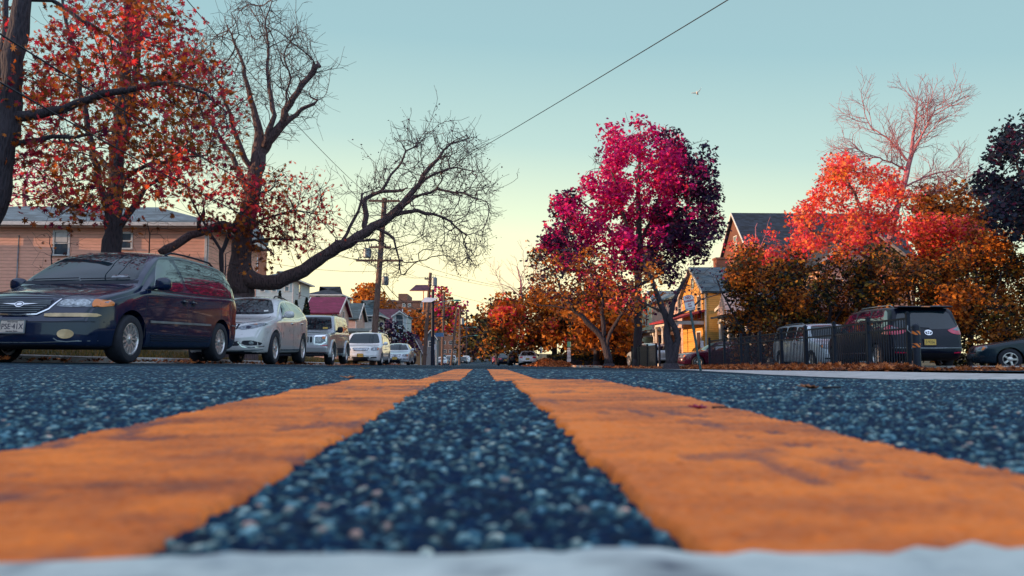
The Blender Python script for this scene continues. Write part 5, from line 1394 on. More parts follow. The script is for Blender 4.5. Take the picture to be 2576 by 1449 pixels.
for i, (lab, Y, cx, poly, m1, m2) in enumerate(hedge):
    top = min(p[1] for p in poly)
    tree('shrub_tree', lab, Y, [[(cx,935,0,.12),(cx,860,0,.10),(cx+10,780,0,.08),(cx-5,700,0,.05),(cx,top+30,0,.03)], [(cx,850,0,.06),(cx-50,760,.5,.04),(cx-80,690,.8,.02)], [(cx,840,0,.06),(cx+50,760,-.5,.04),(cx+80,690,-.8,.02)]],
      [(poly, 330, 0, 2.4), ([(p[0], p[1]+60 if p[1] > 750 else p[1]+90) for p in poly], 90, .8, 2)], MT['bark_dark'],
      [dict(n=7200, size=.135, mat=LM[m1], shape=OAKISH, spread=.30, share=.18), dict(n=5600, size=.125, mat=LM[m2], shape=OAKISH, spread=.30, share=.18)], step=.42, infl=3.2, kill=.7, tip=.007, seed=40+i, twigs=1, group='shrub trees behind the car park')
tree('scarlet_shrub', 'sunlit scarlet shrub with upright shoots below the steep roof', 36.4, [[(1900,900,0,.08),(1900,740,0,.06),(1895,640,0,.04),(1905,560,0,.015)], [(1898,650,0,.03),(1930,580,0,.015),(1935,545,0,.008)], [(1898,650,0,.03),(1870,590,0,.012)]],
  [([(1840,655),(1870,625),(1900,612),(1950,618),(1990,600),(2010,640),(1930,660)], 120, 0, 1.4)], MT['bark_warm'], [dict(n=1300, size=.15, mat=LM['scarlet'], shape=MAPLE, spread=.2, share=.4)], step=.3, infl=2.5, kill=.5, tip=.007, seed=51)
tree('bronze_tree', 'bronze leaved tree below the bare tree on the right', 42.0, [[(2390,900,0,.16),(2385,700,0,.11),(2380,560,0,.06)]],
  [([(2290,600),(2300,500),(2360,470),(2440,480),(2490,540),(2470,640),(2360,640)], 260, 0, 2.4)], MT['bark_grey'], [dict(n=4200, size=.22, mat=LM['brown'], shape=OAKISH, spread=.36, share=.6), dict(n=1200, size=.22, mat=LM['scarlet'], shape=OAKISH, spread=.3, share=.3, poly=[(2300,560),(2480,540),(2480,660),(2300,660)])], step=.45, infl=3.4, kill=.75, tip=.009, seed=52)

# middle distance ---------------------------------------------------------------
tree('orange_tree', 'wide orange tree with red patches over the parked cars on the right', 78.0,
  [[(1395,905,0,.3),(1395,870,0,.26),(1385,830,0,.2),(1370,790,0,.1)], [(1394,860,0,.14),(1340,820,1,.09),(1290,800,1.5,.05)], [(1394,860,0,.14),(1450,820,-1,.09),(1490,800,-1.5,.05)]],
  [([(1235,800),(1260,765),(1310,745),(1370,745),(1440,760),(1500,790),(1540,850),(1500,900),(1430,895),(1380,885),(1330,880),(1290,885),(1265,850)], 520, 0, 5.5)], MT['bark_dark'],
  [dict(n=9500, size=.32, mat=LM['brown'], shape=OAKISH, spread=.6, share=.4), dict(n=3200, size=.32, mat=LM['gold'], shape=OAKISH, spread=.5, share=.2), dict(n=900, size=.4, mat=LM['scarlet'], shape=OAKISH, spread=.5, share=.25, poly=[(1235,800),(1340,745),(1330,800),(1260,830)]), dict(n=700, size=.38, mat=LM['scarlet'], shape=OAKISH, spread=.5, share=.12)], step=.8, infl=6, kill=1.3, tip=.016, seed=61, twigs=1)
tree('orange_tree', 'rust orange tree behind the forked street tree', 66.0, [[(1500,910,0,.26),(1500,850,0,.2),(1495,800,0,.1)]],
  [([(1430,800),(1450,750),(1520,740),(1590,760),(1620,820),(1580,870),(1500,885),(1440,860)], 330, 0, 4.5)], MT['bark_dark'],
  [dict(n=4200, size=.36, mat=LM['brown'], shape=OAKISH, spread=.6, share=.6), dict(n=1500, size=.36, mat=LM['gold'], shape=OAKISH, spread=.5, share=.3)], step=.75, infl=6, kill=1.2, tip=.014, seed=62, twigs=1)
tree('bare_tree', 'small fan shaped bare tree above the orange tree in the distance', 120.0, [[(1313,870,0,.3),(1313,800,0,.24),(1312,755,0,.2),(1308,700,0,.12),(1300,670,0,.06)], [(1312,750,0,.1),(1285,725,0,.07),(1260,715,0,.03)], [(1312,745,0,.1),(1335,715,0,.06),(1355,705,0,.03)]],
  [], MT['bark_warm'], None, step=.7, tip=.017, seed=63, twigs=1, twig_len=.9, expo=2.6, fan=dict(rmax=.26, up=.07, levels=[(.9,4.2,45),(.4,2.2,40),(.16,1.2,38)]))
far = [('dark pine top beyond the far brick building', 300, 1142, [(1128,830),(1138,800),(1142,785),(1148,800),(1160,830)], 'deep', 'deep', 300),
  ('red topped tree between the poles and the brick block', 175, 1112, [(1085,800),(1090,755),(1105,738),(1125,742),(1145,770),(1160,800),(1155,835),(1110,840)], 'brown', 'crimson', 1000),
  ('olive brown tree at the end of the street, left of the orange tree', 210, 1215, [(1160,850),(1175,815),(1200,800),(1235,790),(1265,770),(1280,820),(1270,830),(1190,822)], 'brown', 'green', 1600),
  ('dark tree in front of the far brick building', 200, 1190, [(1165,890),(1170,850),(1190,832),(1215,845),(1225,890)], 'green', 'dark', 800),
  ('dark bronze tree beside the far end of the street on the right', 150, 1250, [(1215,895),(1225,820),(1260,790),(1290,830),(1290,895)], 'green', 'brown', 1600),
  ('gold topped tree behind the green roofed houses', 120, 928, [(885,770),(895,750),(920,735),(935,745),(965,755),(980,775),(940,790)], 'gold', 'brown', 1500),
  ('rust tree left of the brick block roof', 130, 1040, [(1015,830),(1025,800),(1050,795),(1075,815),(1080,850),(1030,850)], 'brown', 'gold', 1500),
  ('dark twiggy tree in front of the purple roofed house', 80, 985, [(935,880),(950,830),(985,815),(1030,830),(1045,880),(1000,895)], 'dark', 'green', 600)]
for i, (lab, Y, cx, poly, m1, m2, n_) in enumerate(far):
    bot_ = max(p[1] for p in poly); top = min(p[1] for p in poly); k_ = Y/100
    tree('street_tree' if i != 0 else 'pine_tree', lab, Y, [[(cx,905,0,.2*k_),(cx,bot_-10,0,.16*k_),(cx,(bot_+top)/2,0,.08*k_),(cx,top+6,0,.03*k_)]],
      [(poly, 170, 0, 3.5*k_)], MT['bark_dark'], [dict(n=n_, size=.42*k_, mat=LM[m1], shape=QUAD, spread=.6*k_, share=.6), dict(n=n_//3, size=.4*k_, mat=LM[m2], shape=QUAD, spread=.5*k_, share=.3)], step=.8*k_, infl=7*k_, kill=1.3*k_, tip=.011*k_, seed=70+i, twigs=1, twig_len=.9*k_, cat='tree')
# columnar evergreens on the left
for i, (cx, top, Y, lab) in enumerate(((742,758,58,'left one of two columnar evergreens beside the maroon roof'), (768,752,57,'right one of two columnar evergreens beside the maroon roof'), (700,735,62,'small columnar evergreen before the pale blue house'))):
    rng = np.random.default_rng(80+i); b0 = at(cx, 910, Y); zt = Z_of(top, Y, cx); g0 = gzf(b0.x, Y); r = tag(empty('evergreen', (b0.x, Y, g0)), lab, 'tree', 'columnar evergreens'); H = zt-g0
    MB().tube([(0,0,-.1),(0,0,H*.9)], [.10,.02], 8).build('trunk', MT['bark_dark'], r, True)
    n_ = 2600; t = rng.random(n_)**.8; rad_ = .62*np.minimum(1, (1-t)*1.9)*np.sqrt(rng.random(n_))*(.8+.3*rng.random(n_)); a = rng.random(n_)*6.283
    leaves_mesh('crown', np.stack([rad_*np.cos(a), rad_*np.sin(a), .15+t*(H-.1)], 1), .17, LM['deep'], QUAD, r, rng, droop=-.6)
# ------------------------------------------------------------------ houses
MT['side_pink'] = siding('peach_lap_siding', (.86,.42,.29), .125)
MT['side_peach'] = siding('pale_peach_siding', (.66,.42,.34), .13)
MT['side_yellow'] = siding('yellow_siding', (.70,.36,.08), .13)
MT['side_white'] = siding('white_siding', (.60,.55,.50), .14)
MT['side_blue'] = siding('pale_blue_siding', (.42,.50,.52), .14)
MT['side_green'] = siding('pale_green_siding', (.40,.44,.30), .14)
MT['side_grey'] = siding('slate_grey_siding', (.10,.12,.15), .13)
MT['side_ochre'] = siding('ochre_siding', (.40,.22,.10), .13)
MT['stucco'] = plain('brown_stucco', (.15,.065,.046), .9, var=.2, vs=2, bmp=.2)
MT['roof_blue'] = shingle('blue_grey_shingles', (.12,.17,.20))
MT['roof_dark'] = shingle('dark_slate_shingles', (.018,.028,.045), .5)
MT['roof_maroon'] = shingle('maroon_shingles', (.16,.014,.060), .2)
MT['roof_green'] = shingle('dull_green_shingles', (.060,.095,.105))
MT['roof_purple'] = shingle('purple_brown_shingles', (.075,.025,.050))
MT['roof_red'] = shingle('red_porch_shingles', (.34,.030,.045), .2)
MT['brick_red'] = brick('orange_red_bricks', (.42,.13,.06), (.34,.10,.05))
MT['brick_brown'] = brick('brown_bricks', (.20,.075,.045), (.15,.058,.038))
MT['brick_dusk'] = brick('dark_brown_bricks', (.13,.045,.036), (.10,.034,.030))
MT['door'] = plain('dark_painted_door', (.05,.03,.035), .5)

def window(parent, M, w, h, frame='trimw', ac=False, muntin=1, deep=.10):
    """double hung sash: M puts local x across, z up, -y outwards; origin at the middle of the opening"""
    f = MB(); t = .07
    f.box(-w/2-t, w/2+t, -.035, .02, h/2, h/2+t).box(-w/2-t-.02, w/2+t+.02, -.06, .02, -h/2-t*.8, -h/2).box(-w/2-t, -w/2, -.035, .02, -h/2, h/2).box(w/2, w/2+t, -.035, .02, -h/2, h/2)
    f.box(-w/2, w/2, -.022, .01, -.022, .022)
    for k in range(muntin-1):
        x = -w/2+w*(k+1)/muntin; f.box(x-.012, x+.012, -.016, .01, .022, h/2).box(x-.012, x+.012, -.016, .01, -h/2, -.022)
    o = f.build('window', MT[frame], parent); o.matrix_local = M
    g_ = MB(); g_.box(-w/2, w/2, .0, .012, -h/2, h/2); g_.build('pane', MT['pane'], o)
    if ac:
        b_ = MB(); b_.cbox(-w/2+.03, w/2-.03, -.03, .0, .04, h/2-.01, .01); b_.build('blind', MT['trimw'], o)
    return o
def wallM(face, u, z, plane):
    """matrix for something on a wall: face 'F' looks to -y, 'L' to -x, 'R' to +x; plane = that wall's y or x"""
    if face == 'F': return Matrix.Translation((u, plane, z))
    if face == 'L': return Matrix.Translation((plane, u, z)) @ Matrix.Rotation(R(-90), 4, 'Z')
    return Matrix.Translation((plane, u, z)) @ Matrix.Rotation(R(90), 4, 'Z')
def roof_slab(mb, pts, th):
    """pts: polygon wound anticlockwise seen from above; thickened downwards"""
    n = len(pts); v = [Vector(p) for p in pts]; nr = (v[1]-v[0]).cross(v[2]-v[0]).normalized()
    if nr.z < 0: nr = -nr
    mb.prism([p for p in pts], -nr*th)
def house(name, label, x0, x1, y0, y1, ze, zr, axis, wall, roof, wins=(), over=.35, hip=0.0, chim=None, door=None, cat='house', group=None, attic=True, gz_=None):
    """box house; axis 'x' or 'y' = ridge direction; wins: (face, u, z, w, h[, opts])"""
    cx, cy = (x0+x1)/2, (y0+y1)/2; g = min(gzf(x0,y0), gzf(x1,y0), gzf(x0,y1)) - .3 if gz_ is None else gz_
    root = tag(empty(name, (cx, cy, g)), label, cat, group)
    X0, X1, Y0, Y1 = x0-cx, x1-cx, y0-cy, y1-cy; e, r_ = ze-g, zr-g
    m = MB()
    if hip:
        m.box(X0, X1, Y0, Y1, 0, e)
    elif axis == 'x':
        pr = [(X0, Y0, 0), (X0, Y1, 0), (X0, Y1, e), (X0, 0, r_-.02), (X0, Y0, e)]; m.prism(pr, (X1-X0, 0, 0))
    else:
        pr = [(X0, Y0, 0), (X0, Y0, e), (0, Y0, r_-.02), (X1, Y0, e), (X1, Y0, 0)]; m.prism(pr, (0, Y1-Y0, 0))
    w_ = m.build('wall', MT[wall], root)
    bm = bmesh.new(); bm.from_mesh(w_.data); bmesh.ops.recalc_face_normals(bm, faces=bm.faces); bm.to_mesh(w_.data); bm.free()
    f = MB()
    if hip:
        hx = hip; a, b_ = (X0-over, Y0-over, e), (X1+over, Y1+over, e)
        s0 = over*(r_-e)/max(.1, (Y1-Y0)/2)
        P = [(a[0],a[1],e-s0*0), (b_[0],a[1],e), (b_[0],b_[1],e), (a[0],b_[1],e)]; q0, q1 = (X0+hx, 0, r_), (X1-hx, 0, r_)
        v = P+[q0, q1]; f.add(v+[(x,y,z-.16) for x,y,z in P], [(0,1,5,4),(1,2,5),(2,3,4,5),(3,0,4),(0,6,7,1),(1,7,8,2),(2,8,9,3),(3,9,6,0),(6,9,8,7)])
        ro = f.build('roof', MT[roof], root)
        gt = MB(); gt.box(a[0]-.02, b_[0]+.02, a[1]-.11, a[1], e-.17, e-.04).box(b_[0], b_[0]+.11, a[1], b_[1], e-.17, e-.04); gt.build('gutter', MT['trimw'], root)
        sf = MB(); sf.box(X0-over+.02, X1+over-.02, Y0-over+.02, Y0-.01, e-.20, e-.165); sf.build('soffit', MT['trimw'], root)
    else:
        if axis == 'x':
            sl = (r_-e)/((Y1-Y0)/2); o_ = over
            for sg in (-1, 1):
                ye = (Y0-o_) if sg < 0 else (Y1+o_); zz = e-o_*sl
                roof_slab(f, [(X0-.25, 0, r_+.06), (X1+.25, 0, r_+.06), (X1+.25, ye, zz+.06), (X0-.25, ye, zz+.06)], .14)
        else:
            sl = (r_-e)/((X1-X0)/2); o_ = over
            for sg in (-1, 1):
                xe = (X0-o_) if sg < 0 else (X1+o_); zz = e-o_*sl
                roof_slab(f, [(0, Y0-.25, r_+.06), (0, Y1+.25, r_+.06), (xe, Y1+.25, zz+.06), (xe, Y0-.25, zz+.06)], .14)
        ro = f.build('roof', MT[roof], root)
        # barge boards on the gables
        bbs = (MB(), MB())
        if axis == 'y':
            for sg in (-1, 1):
                xe = (X0-o_) if sg < 0 else (X1+o_); zz = e-o_*sl
                for gi, yy in enumerate((Y0-.30, Y1+.25)): bbs[gi].prism([(0, yy, r_+.07), (xe, yy, zz+.07), (xe, yy, zz-.12), (0, yy, r_-.12)], (0, .05, 0))
        else:
            for sg in (-1, 1):
                ye = (Y0-o_) if sg < 0 else (Y1+o_); zz = e-o_*sl
                for gi, xx in enumerate((X0-.30, X1+.25)): bbs[gi].prism([(xx, 0, r_+.07), (xx, ye, zz+.07), (xx, ye, zz-.12), (xx, 0, r_-.12)], (.05, 0, 0))
        for bb in bbs:
            bo = bb.build('barge_board', MT['trimw'], root)
            bm = bmesh.new(); bm.from_mesh(bo.data); bmesh.ops.recalc_face_normals(bm, faces=bm.faces); bm.to_mesh(bo.data); bm.free()
    bm = bmesh.new(); bm.from_mesh(ro.data); bmesh.ops.recalc_face_normals(bm, faces=bm.faces); bm.to_mesh(ro.data); bm.free()
    if chim:
        c_ = MB(); x, y, zt, wd = chim; x -= cx; y -= cy; c_.box(x-wd/2, x+wd/2, y-wd/2, y+wd/2, e*.6, zt-g).box(x-wd/2-.06, x+wd/2+.06, y-wd/2-.06, y+wd/2+.06, zt-g, zt-g+.14); c_.build('chimney', MT['brick_red'], ro)
    for wdef in wins:
        face, u, z, w, h = wdef[:5]; kw = wdef[5] if len(wdef) > 5 else {}
        pl_ = {'F': Y0-.004, 'L': X0-.004, 'R': X1+.004}[face]; u2 = u-cx if face == 'F' else u-cy
        window(root, wallM(face, u2, z-g, pl_), w, h, **kw)
    for dd in (door or []):
        face, u, z0_, w, h = dd; pl_ = {'F': Y0-.004, 'L': X0-.004, 'R': X1+.004}[face]; u2 = u-cx if face == 'F' else u-cy
        d_ = MB(); d_.box(-w/2, w/2, -.03, .02, 0, h); o = d_.build('door', MT['door'], root); o.matrix_local = wallM(face, u2, z0_-g, pl_)
        k_ = MB(); k_.ell((w*.38, -.06, h*.48), (.03,.03,.03), 8, 6); k_.build('handle', MT['galv'], o, True)
        t_ = MB(); t_.box(-w/2-.09, -w/2, -.05, .02, 0, h+.09).box(w/2, w/2+.09, -.05, .02, 0, h+.09).box(-w/2, w/2, -.05, .02, h, h+.09); t_.build('door_frame', MT['trimw'], o)
    # corner boards
    if wall.startswith('side'):
        cb = MB(); t = .10
        for x in (X0, X1): cb.box(x-.018 if x < 0 else x-t, x+t if x < 0 else x+.018, Y0-.018, Y0-.001, 0, e-.2)
        cb.box(X1+.001, X1+.018, Y0-.018, Y0+t, 0, e-.2); cb.build('corner_board', MT['trimw'], root)
    return root

def W(face, px, py, wpx, hpx, plane, **kw):
    """window from its picture position on a given wall"""
    if face == 'F': p = at(px, py, plane); return ('F', p.x, p.z, wpx*plane/F, hpx*plane/F, kw)
    Y = plane*F/(px-1211); p = at(px, py, Y); return (face, Y, p.z, kw.pop('w', .9), hpx*Y/F, kw)

# left side -----------------------------------------------------------------
YH = 30.0
ph = house('pink_house', 'peach sided house with a low grey hip roof behind the navy minivan', -22.4, at(523,571,YH).x, YH, YH+6.6, Z_of(566,YH), Z_of(527,YH+3.3), 'x', 'side_pink', 'roof_blue', over=.38, hip=3.2,
   wins=[W('F',155,612,33,56,YH,ac=True), W('F',314,606,31,36,YH), ('R', 33.6, Z_of(630,YH+3.3), .8, 1.15)])
pp = MB(); x_ = at(47,640,YH).x - (-22.4+at(523,571,YH).x)/2; pp.tube([(x_, -3.34, 0), (x_, -3.34, 5.2)], .022, 6); pp.build('drain_pipe', MT['galv'], ph, True)
# left row: pale house behind trees, then unseen houses added to shade the street
house('pale_house', 'pale house further along the left row, mostly hidden by the old tree trunk', -24, -14.5, 43, 50, 4.2, 6.0, 'x', 'side_white', 'roof_blue', wins=[('R', 45, 2.8, .9, 1.3), ('R', 48, 2.8, .9, 1.3)], hip=3.5)
for i, (ya, yb, zz, wl, rf) in enumerate(((-26,-13,7.2,'side_white','roof_dark'),(-11,3,8.2,'side_grey','roof_blue'),(4,17,7.6,'side_ochre','roof_dark'))):
    house('unseen_shade_house', ['unseen white house added behind the viewer to shade the street', 'unseen grey house added left of the viewer to shade the street', 'unseen ochre house added past the left edge to shade the street'][i], -25, -13, ya, yb, zz-2.2, zz, 'x', wl, rf, hip=3.5, wins=[('R', (ya+yb)/2-2, 3.4, .9, 1.4), ('R', (ya+yb)/2+2, 3.4, .9, 1.4), ('R', (ya+yb)/2+2, .9, .9, 1.4)], group='unseen houses added for shade')
house('unseen_shade_house', 'unseen white hip roofed house added beside the pink house to shade the street', -36, -22.9, 17.5, 29, 4.6, 7.0, 'x', 'side_white', 'roof_blue', hip=4, wins=[('R', 21, 3.4, .9, 1.4), ('R', 25, 3.4, .9, 1.4)], group='unseen houses added for shade')
# church tower
g = gzf(-20, 92)-.4; xt0, xt1 = at(600,660,92).x, at(652,660,92).x; cxx = (xt0+xt1)/2; zt = Z_of(612,92)
ch = tag(empty('church_tower', (cxx, 93.6, g)), 'orange brick church tower with a pointed window behind the old trunk', 'tower')
hw = (xt1-xt0)/2; m = MB(); m.box(-hw, hw, -1.6, 1.6, 0, zt-g); m.build('wall', MT['brick_red'], ch)
m = MB(); m.prism([(-hw-.12,-1.75,zt-g),(hw+.12,-1.75,zt-g),(hw+.12,1.75,zt-g),(-hw-.12,1.75,zt-g)], (0,0,.35)); m.add([(-hw,-1.6,zt-g+.35),(hw,-1.6,zt-g+.35),(hw,1.6,zt-g+.35),(-hw,1.6,zt-g+.35),(0,0,zt-g+3.0)], [(0,1,4),(1,2,4),(2,3,4),(3,0,4)]); m.build('roof', MT['roof_blue'], ch)
m = MB(); m.prism([(hw-.02,-1.85,0),(hw+.55,-1.85,0),(hw+.40,-1.85,(zt-g)*.55),(hw-.02,-1.85,(zt-g)*.80)], (0,.7,0)); m.build('buttress', MT['brick_red'], ch)
arch = [(-.42,0,-.9),(.42,0,-.9),(.42,0,.45),(.30,0,.85),(0,0,1.25),(-.30,0,.85),(-.42,0,.45)]
p = at(637,660,92); m = MB(); m.prism([(x*1.28+p.x-cxx, -1.66, z*1.16+p.z-g) for x, _, z in arch], (0,.055,0)); w_ = m.build('window', MT['trimw'], ch)
m = MB(); m.prism([(x+p.x-cxx, -1.68, z+p.z-g) for x, _, z in arch], (0,.03,0)); m.build('pane', MT['pane'], w_)
Y_ = 74; house('pale_blue_house', 'pale blue house with a grey roof under the great limb', at(640,720,Y_).x, at(738,720,Y_).x, Y_, Y_+7, Z_of(703,Y_), Z_of(684,Y_+3.5), 'x', 'side_blue', 'roof_blue', hip=2.4, wins=[W('F',690,722,9,22,Y_), W('F',722,720,9,24,Y_), W('F',660,722,9,22,Y_), ('R', Y_+2.5, Z_of(725,Y_), .8, 1.5)])
Y_ = 64; house('maroon_roofed_house', 'house with a broad maroon roof and pale sided gable', at(772,760,Y_).x, at(848,784,Y_).x, Y_, Y_+5.6, Z_of(785,Y_), Z_of(750,Y_+2.8), 'x', 'side_peach', 'roof_maroon', wins=[('R', Y_+2.8, Z_of(800,Y_+2.8), .7, 1.0)], over=.3)
Y_ = 86; house('flat_roofed_house', 'pale house with a dark hipped top behind the maroon roof', at(775,740,Y_).x, at(858,740,Y_).x, Y_, Y_+6, Z_of(741,Y_), Z_of(722,Y_+3), 'x', 'side_white', 'roof_dark', hip=2.9, over=.2, wins=[W('F',800,745,12,5,Y_)])
Y_ = 72; house('gable_house', 'small house with a white trimmed dark green gable roof', at(866,790,Y_).x, at(897,800,Y_).x, Y_, Y_+5, Z_of(800,Y_), Z_of(765,Y_+2.5), 'x', 'side_peach', 'roof_green', over=.25, wins=[('R', Y_+2.5, Z_of(792,Y_+2.5), .5, .7)])
Y_ = 80; house('green_roofed_house', 'house with a large dull green hip roof behind the wooden pole', at(880,800,Y_).x, at(946,800,Y_).x, Y_, Y_+7, Z_of(792,Y_), Z_of(756,Y_+3.5), 'x', 'side_white', 'roof_green', hip=2.0, over=.4, wins=[W('F',893,802,10,14,Y_), W('F',930,802,10,14,Y_)])
Y_ = 60; gr_ = house('garage', 'low garage with a dark door and white fascia by the wooden pole', at(862,850,Y_).x, at(922,850,Y_).x, Y_, Y_+5, Z_of(834,Y_), Z_of(828,Y_+2.5), 'x', 'side_peach', 'roof_green', over=.3, door=[('F', at(892,850,Y_).x, gzf(-10,Y_)-.1, 1.5, 2.0)])
Y_ = 98; house('purple_roofed_house', 'house with a purple brown roof right of the wooden pole', at(942,800,Y_).x, at(1000,800,Y_).x, Y_, Y_+7, Z_of(822,Y_), Z_of(779,Y_+3.5), 'x', 'side_white', 'roof_purple', over=.3, wins=[W('F',965,835,9,14,Y_), ('R', Y_+3.5, Z_of(815,Y_), .8, 1.2)])
Y_ = 96; house('grey_gabled_house', 'pale gable with a grey boarded front beside the purple roof', at(988,800,Y_).x, at(1024,800,Y_).x, Y_, Y_+6, Z_of(795,Y_), Z_of(783,Y_), 'y', 'side_blue', 'roof_blue', over=.15, wins=[W('F',1005,805,17,26,Y_,frame='trimw')])
Y_ = 88; house('ochre_house', 'ochre house with a long sloping white edged roof behind the pole bundle', at(1015,860,Y_).x, at(1060,880,Y_).x, Y_, Y_+6, Z_of(882,Y_), Z_of(840,Y_), 'y', 'side_ochre', 'roof_purple', over=.3, wins=[W('F',1040,878,8,7,Y_)])
Y_ = 116; house('pale_blue_house', 'small pale blue house behind the steel pole', at(1068,850,Y_).x, at(1098,850,Y_).x, Y_, Y_+6, Z_of(850,Y_), Z_of(830,Y_), 'y', 'side_grey', 'roof_dark', over=.2, wins=[W('F',1083,865,8,12,Y_)])
# brick blocks
def block(name, label, px0, px1, ptop, Y, depth, mat, rows, extra=()):
    p0, p1 = at(px0, ptop, Y), at(px1, ptop, Y); g = gzf(p0.x, Y)-1.0; cx = (p0.x+p1.x)/2; r = tag(empty(name, (cx, Y+depth/2, g)), label, 'building')
    m = MB(); hw = (p1.x-p0.x)/2; m.box(-hw, hw, -depth/2, depth/2, 0, p0.z-g); m.build('wall', MT[mat], r)
    m = MB(); m.box(-hw-.15, hw+.15, -depth/2-.15, depth/2+.15, p0.z-g-.35, p0.z-g+.12); m.build('parapet', MT['trimw'] if name == 'x' else MT['brick_dusk'], r)
    for py, wpx, hpx, xs_ in rows:
        for px in xs_:
            q = at(px, py, Y); window(r, wallM('F', q.x-cx, q.z-g, -depth/2-.01), wpx*Y/F, hpx*Y/F)
    for nm, a, b_, t_, mt_ in extra:
        q0, q1 = at(a, t_, Y), at(b_, t_, Y); m = MB(); m.box(q0.x-cx, q1.x-cx, -depth/2+1, depth/2-1, p0.z-g+.12, q0.z-g); m.build(nm, MT[mt_], r)
    return r
block('apartment_block', 'brown brick apartment block with a roof house above the green roofs', 940, 1100, 757, 175, 14, 'brick_brown', [(768,6,8,(962,978,1016,1030,1062)), (786,6,8,(972,1002,1030,1060)), (800,6,8,(990,1050))],
      [('roof_house', 1001, 1024, 738, 'brick_brown'), ('roof_tank', 1062, 1078, 752, 'brick_dusk'), ('roof_vent', 974, 980, 752, 'galv'), ('roof_vent', 985, 992, 753, 'galv')])
block('school_building', 'long dark brick building with rows of pale windows closing the street', 1095, 1248, 822, 262, 16, 'brick_brown', [(839,9,9,(1111,1134,1146,1158,1178,1190,1234)), (862,9,8,(1116,1134,1146,1156,1232)), (884,9,8,(1118,1134,1146,1156,1238))], [('roof_house', 1126, 1148, 815, 'brick_brown')])
block('brick_block', 'tall plain brown brick block behind the street lamp arm', 1072, 1106, 772, 205, 10, 'brick_brown', [(800,4,7,(1080,1090,1099)), (830,4,7,(1080,1090,1099))])
# guard rail at the end of the street
for i, z in enumerate((900, 903.5)):
    p0, p1 = at(1150,z,231+i*3), at(1335,z,231+i*3); m = MB(); m.box(p0.x, p1.x, 231+i*3, 231.12+i*3, p0.z-.16, p0.z+.16); m.tube([(p0.x, 231.2+i*3, p0.z-1), (p0.x, 231.2+i*3, p0.z+.1)], .07, 6); m.tube([(p1.x, 231.2+i*3, p0.z-1), (p1.x, 231.2+i*3, p0.z+.1)], .07, 6)
    for k in range(1, 8): x = p0.x+(p1.x-p0.x)*k/8; m.tube([(x, 231.2+i*3, p0.z-1), (x, 231.2+i*3, p0.z+.1)], .07, 6)
    tag(m.build('guard_rail', MT['galv']), ['nearer steel guard rail across the far end of the street', 'farther steel guard rail across the far end of the street'][i], 'rail', 'guard rails')

# right side ------------------------------------------------------------------
XF = 15.0
def porch(root_name, label, x0, x1, y0, y1, zf, zt, roofm, posts, slope=.35, group=None, lattice=True):
    """open porch: deck, posts, rail, lean-to roof rising towards +x"""
    g = gzf(x0, y0); cx, cy = x0, y0; r = tag(empty(root_name, (x0, y0, g)), label, 'porch', group)
    m = MB(); m.box(0, x1-x0, 0, y1-y0, -.3, zf-g); m.build('deck', MT['concrete'], r)
    n = posts
    for k in range(n):
        y = .1+(y1-y0-.2)*k/(n-1); m = MB(); m.tube([(.12, y, zf-g), (.12, y, zt-g)], .085, 10); m.box(.0, .24, y-.12, y+.12, zt-g-.12, zt-g-.001).box(.0, .24, y-.12, y+.12, zf-g+.001, zf-g+.14); m.build('post', MT['trimw'], r)
    m = MB(); m.box(.02, .22, 0, y1-y0, zt-g, zt-g+.24).box(.22, x1-x0, 0, .2, zt-g, zt-g+.24); m.build('beam', MT['trimw'], r)
    m = MB(); roof_slab(m, [(-.35, -.3, zt-g+.30), (x1-x0, -.3, zt-g+.30+slope*(x1-x0)), (x1-x0, y1-y0+.3, zt-g+.30+slope*(x1-x0)), (-.35, y1-y0+.3, zt-g+.30)], .12); o = m.build('roof', MT[roofm], r)
    bm = bmesh.new(); bm.from_mesh(o.data); bmesh.ops.recalc_face_normals(bm, faces=bm.faces); bm.to_mesh(o.data); bm.free()
    m = MB(); m.box(.08, .15, .1, y1-y0-.1, zf-g+.85, zf-g+.91).box(.08, .15, .1, y1-y0-.1, zf-g+.08, zf-g+.13)
    k = .2
    while k < y1-y0-.15: m.box(.095, .135, k-.018, k+.018, zf-g+.13, zf-g+.85); k += .13
    m.build('railing', MT['trimw'], r); return r
gY = lambda px: XF*F/(px-1211)
y0, y1 = gY(1779), gY(1722)
house('yellow_house', 'sunlit yellow gabled house behind the no parking sign', XF, 18.8, y0, y1, Z_of(735,(y0+y1)/2), Z_of(672,(y0+y1)/2), 'x', 'side_yellow', 'roof_blue', over=.3, chim=(XF+2.2, (y0+y1)/2+.6, Z_of(655,(y0+y1)/2+1.5), .8),
   wins=[('L', y0+1.3, Z_of(772,y0+1.3), .9, 1.5), ('L', y0+3.0, Z_of(772,y0+2.8), .9, 1.5), ('L', (y0+y1)/2, Z_of(712,(y0+y1)/2), .55, .7)], door=[('L', y0+1.5, gzf(10,y0)+.35, .95, 2.05)])
porch('front_porch', 'porch with a red roof and pale posts before the yellow house', XF-2.0, XF-.03, y0+.2, y1+.6, gzf(10,y0)+.35, Z_of(815,y0), 'roof_red', 4)
y2 = gY(1638); house('peach_house', 'pale peach two storey house behind the crimson tree trunk', XF+.2, 22, y1+.5, y2, Z_of(742,y1+3), Z_of(690,y1+4), 'y', 'side_peach', 'roof_blue', over=.35,
   wins=[('L', y1+1.6, Z_of(775,y1+2), .9, 1.4), ('L', y1+4.2, Z_of(775,y1+4), .9, 1.4), ('L', y1+6.6, Z_of(775,y1+6), .9, 1.4), ('L', y1+2.6, Z_of(860,y1+2), 1.0, 1.5), ('F', XF+1.5, Z_of(745,y1), .8, .8)], door=[('L', y1+5.5, gzf(10,y1)+.35, .95, 2.05)])
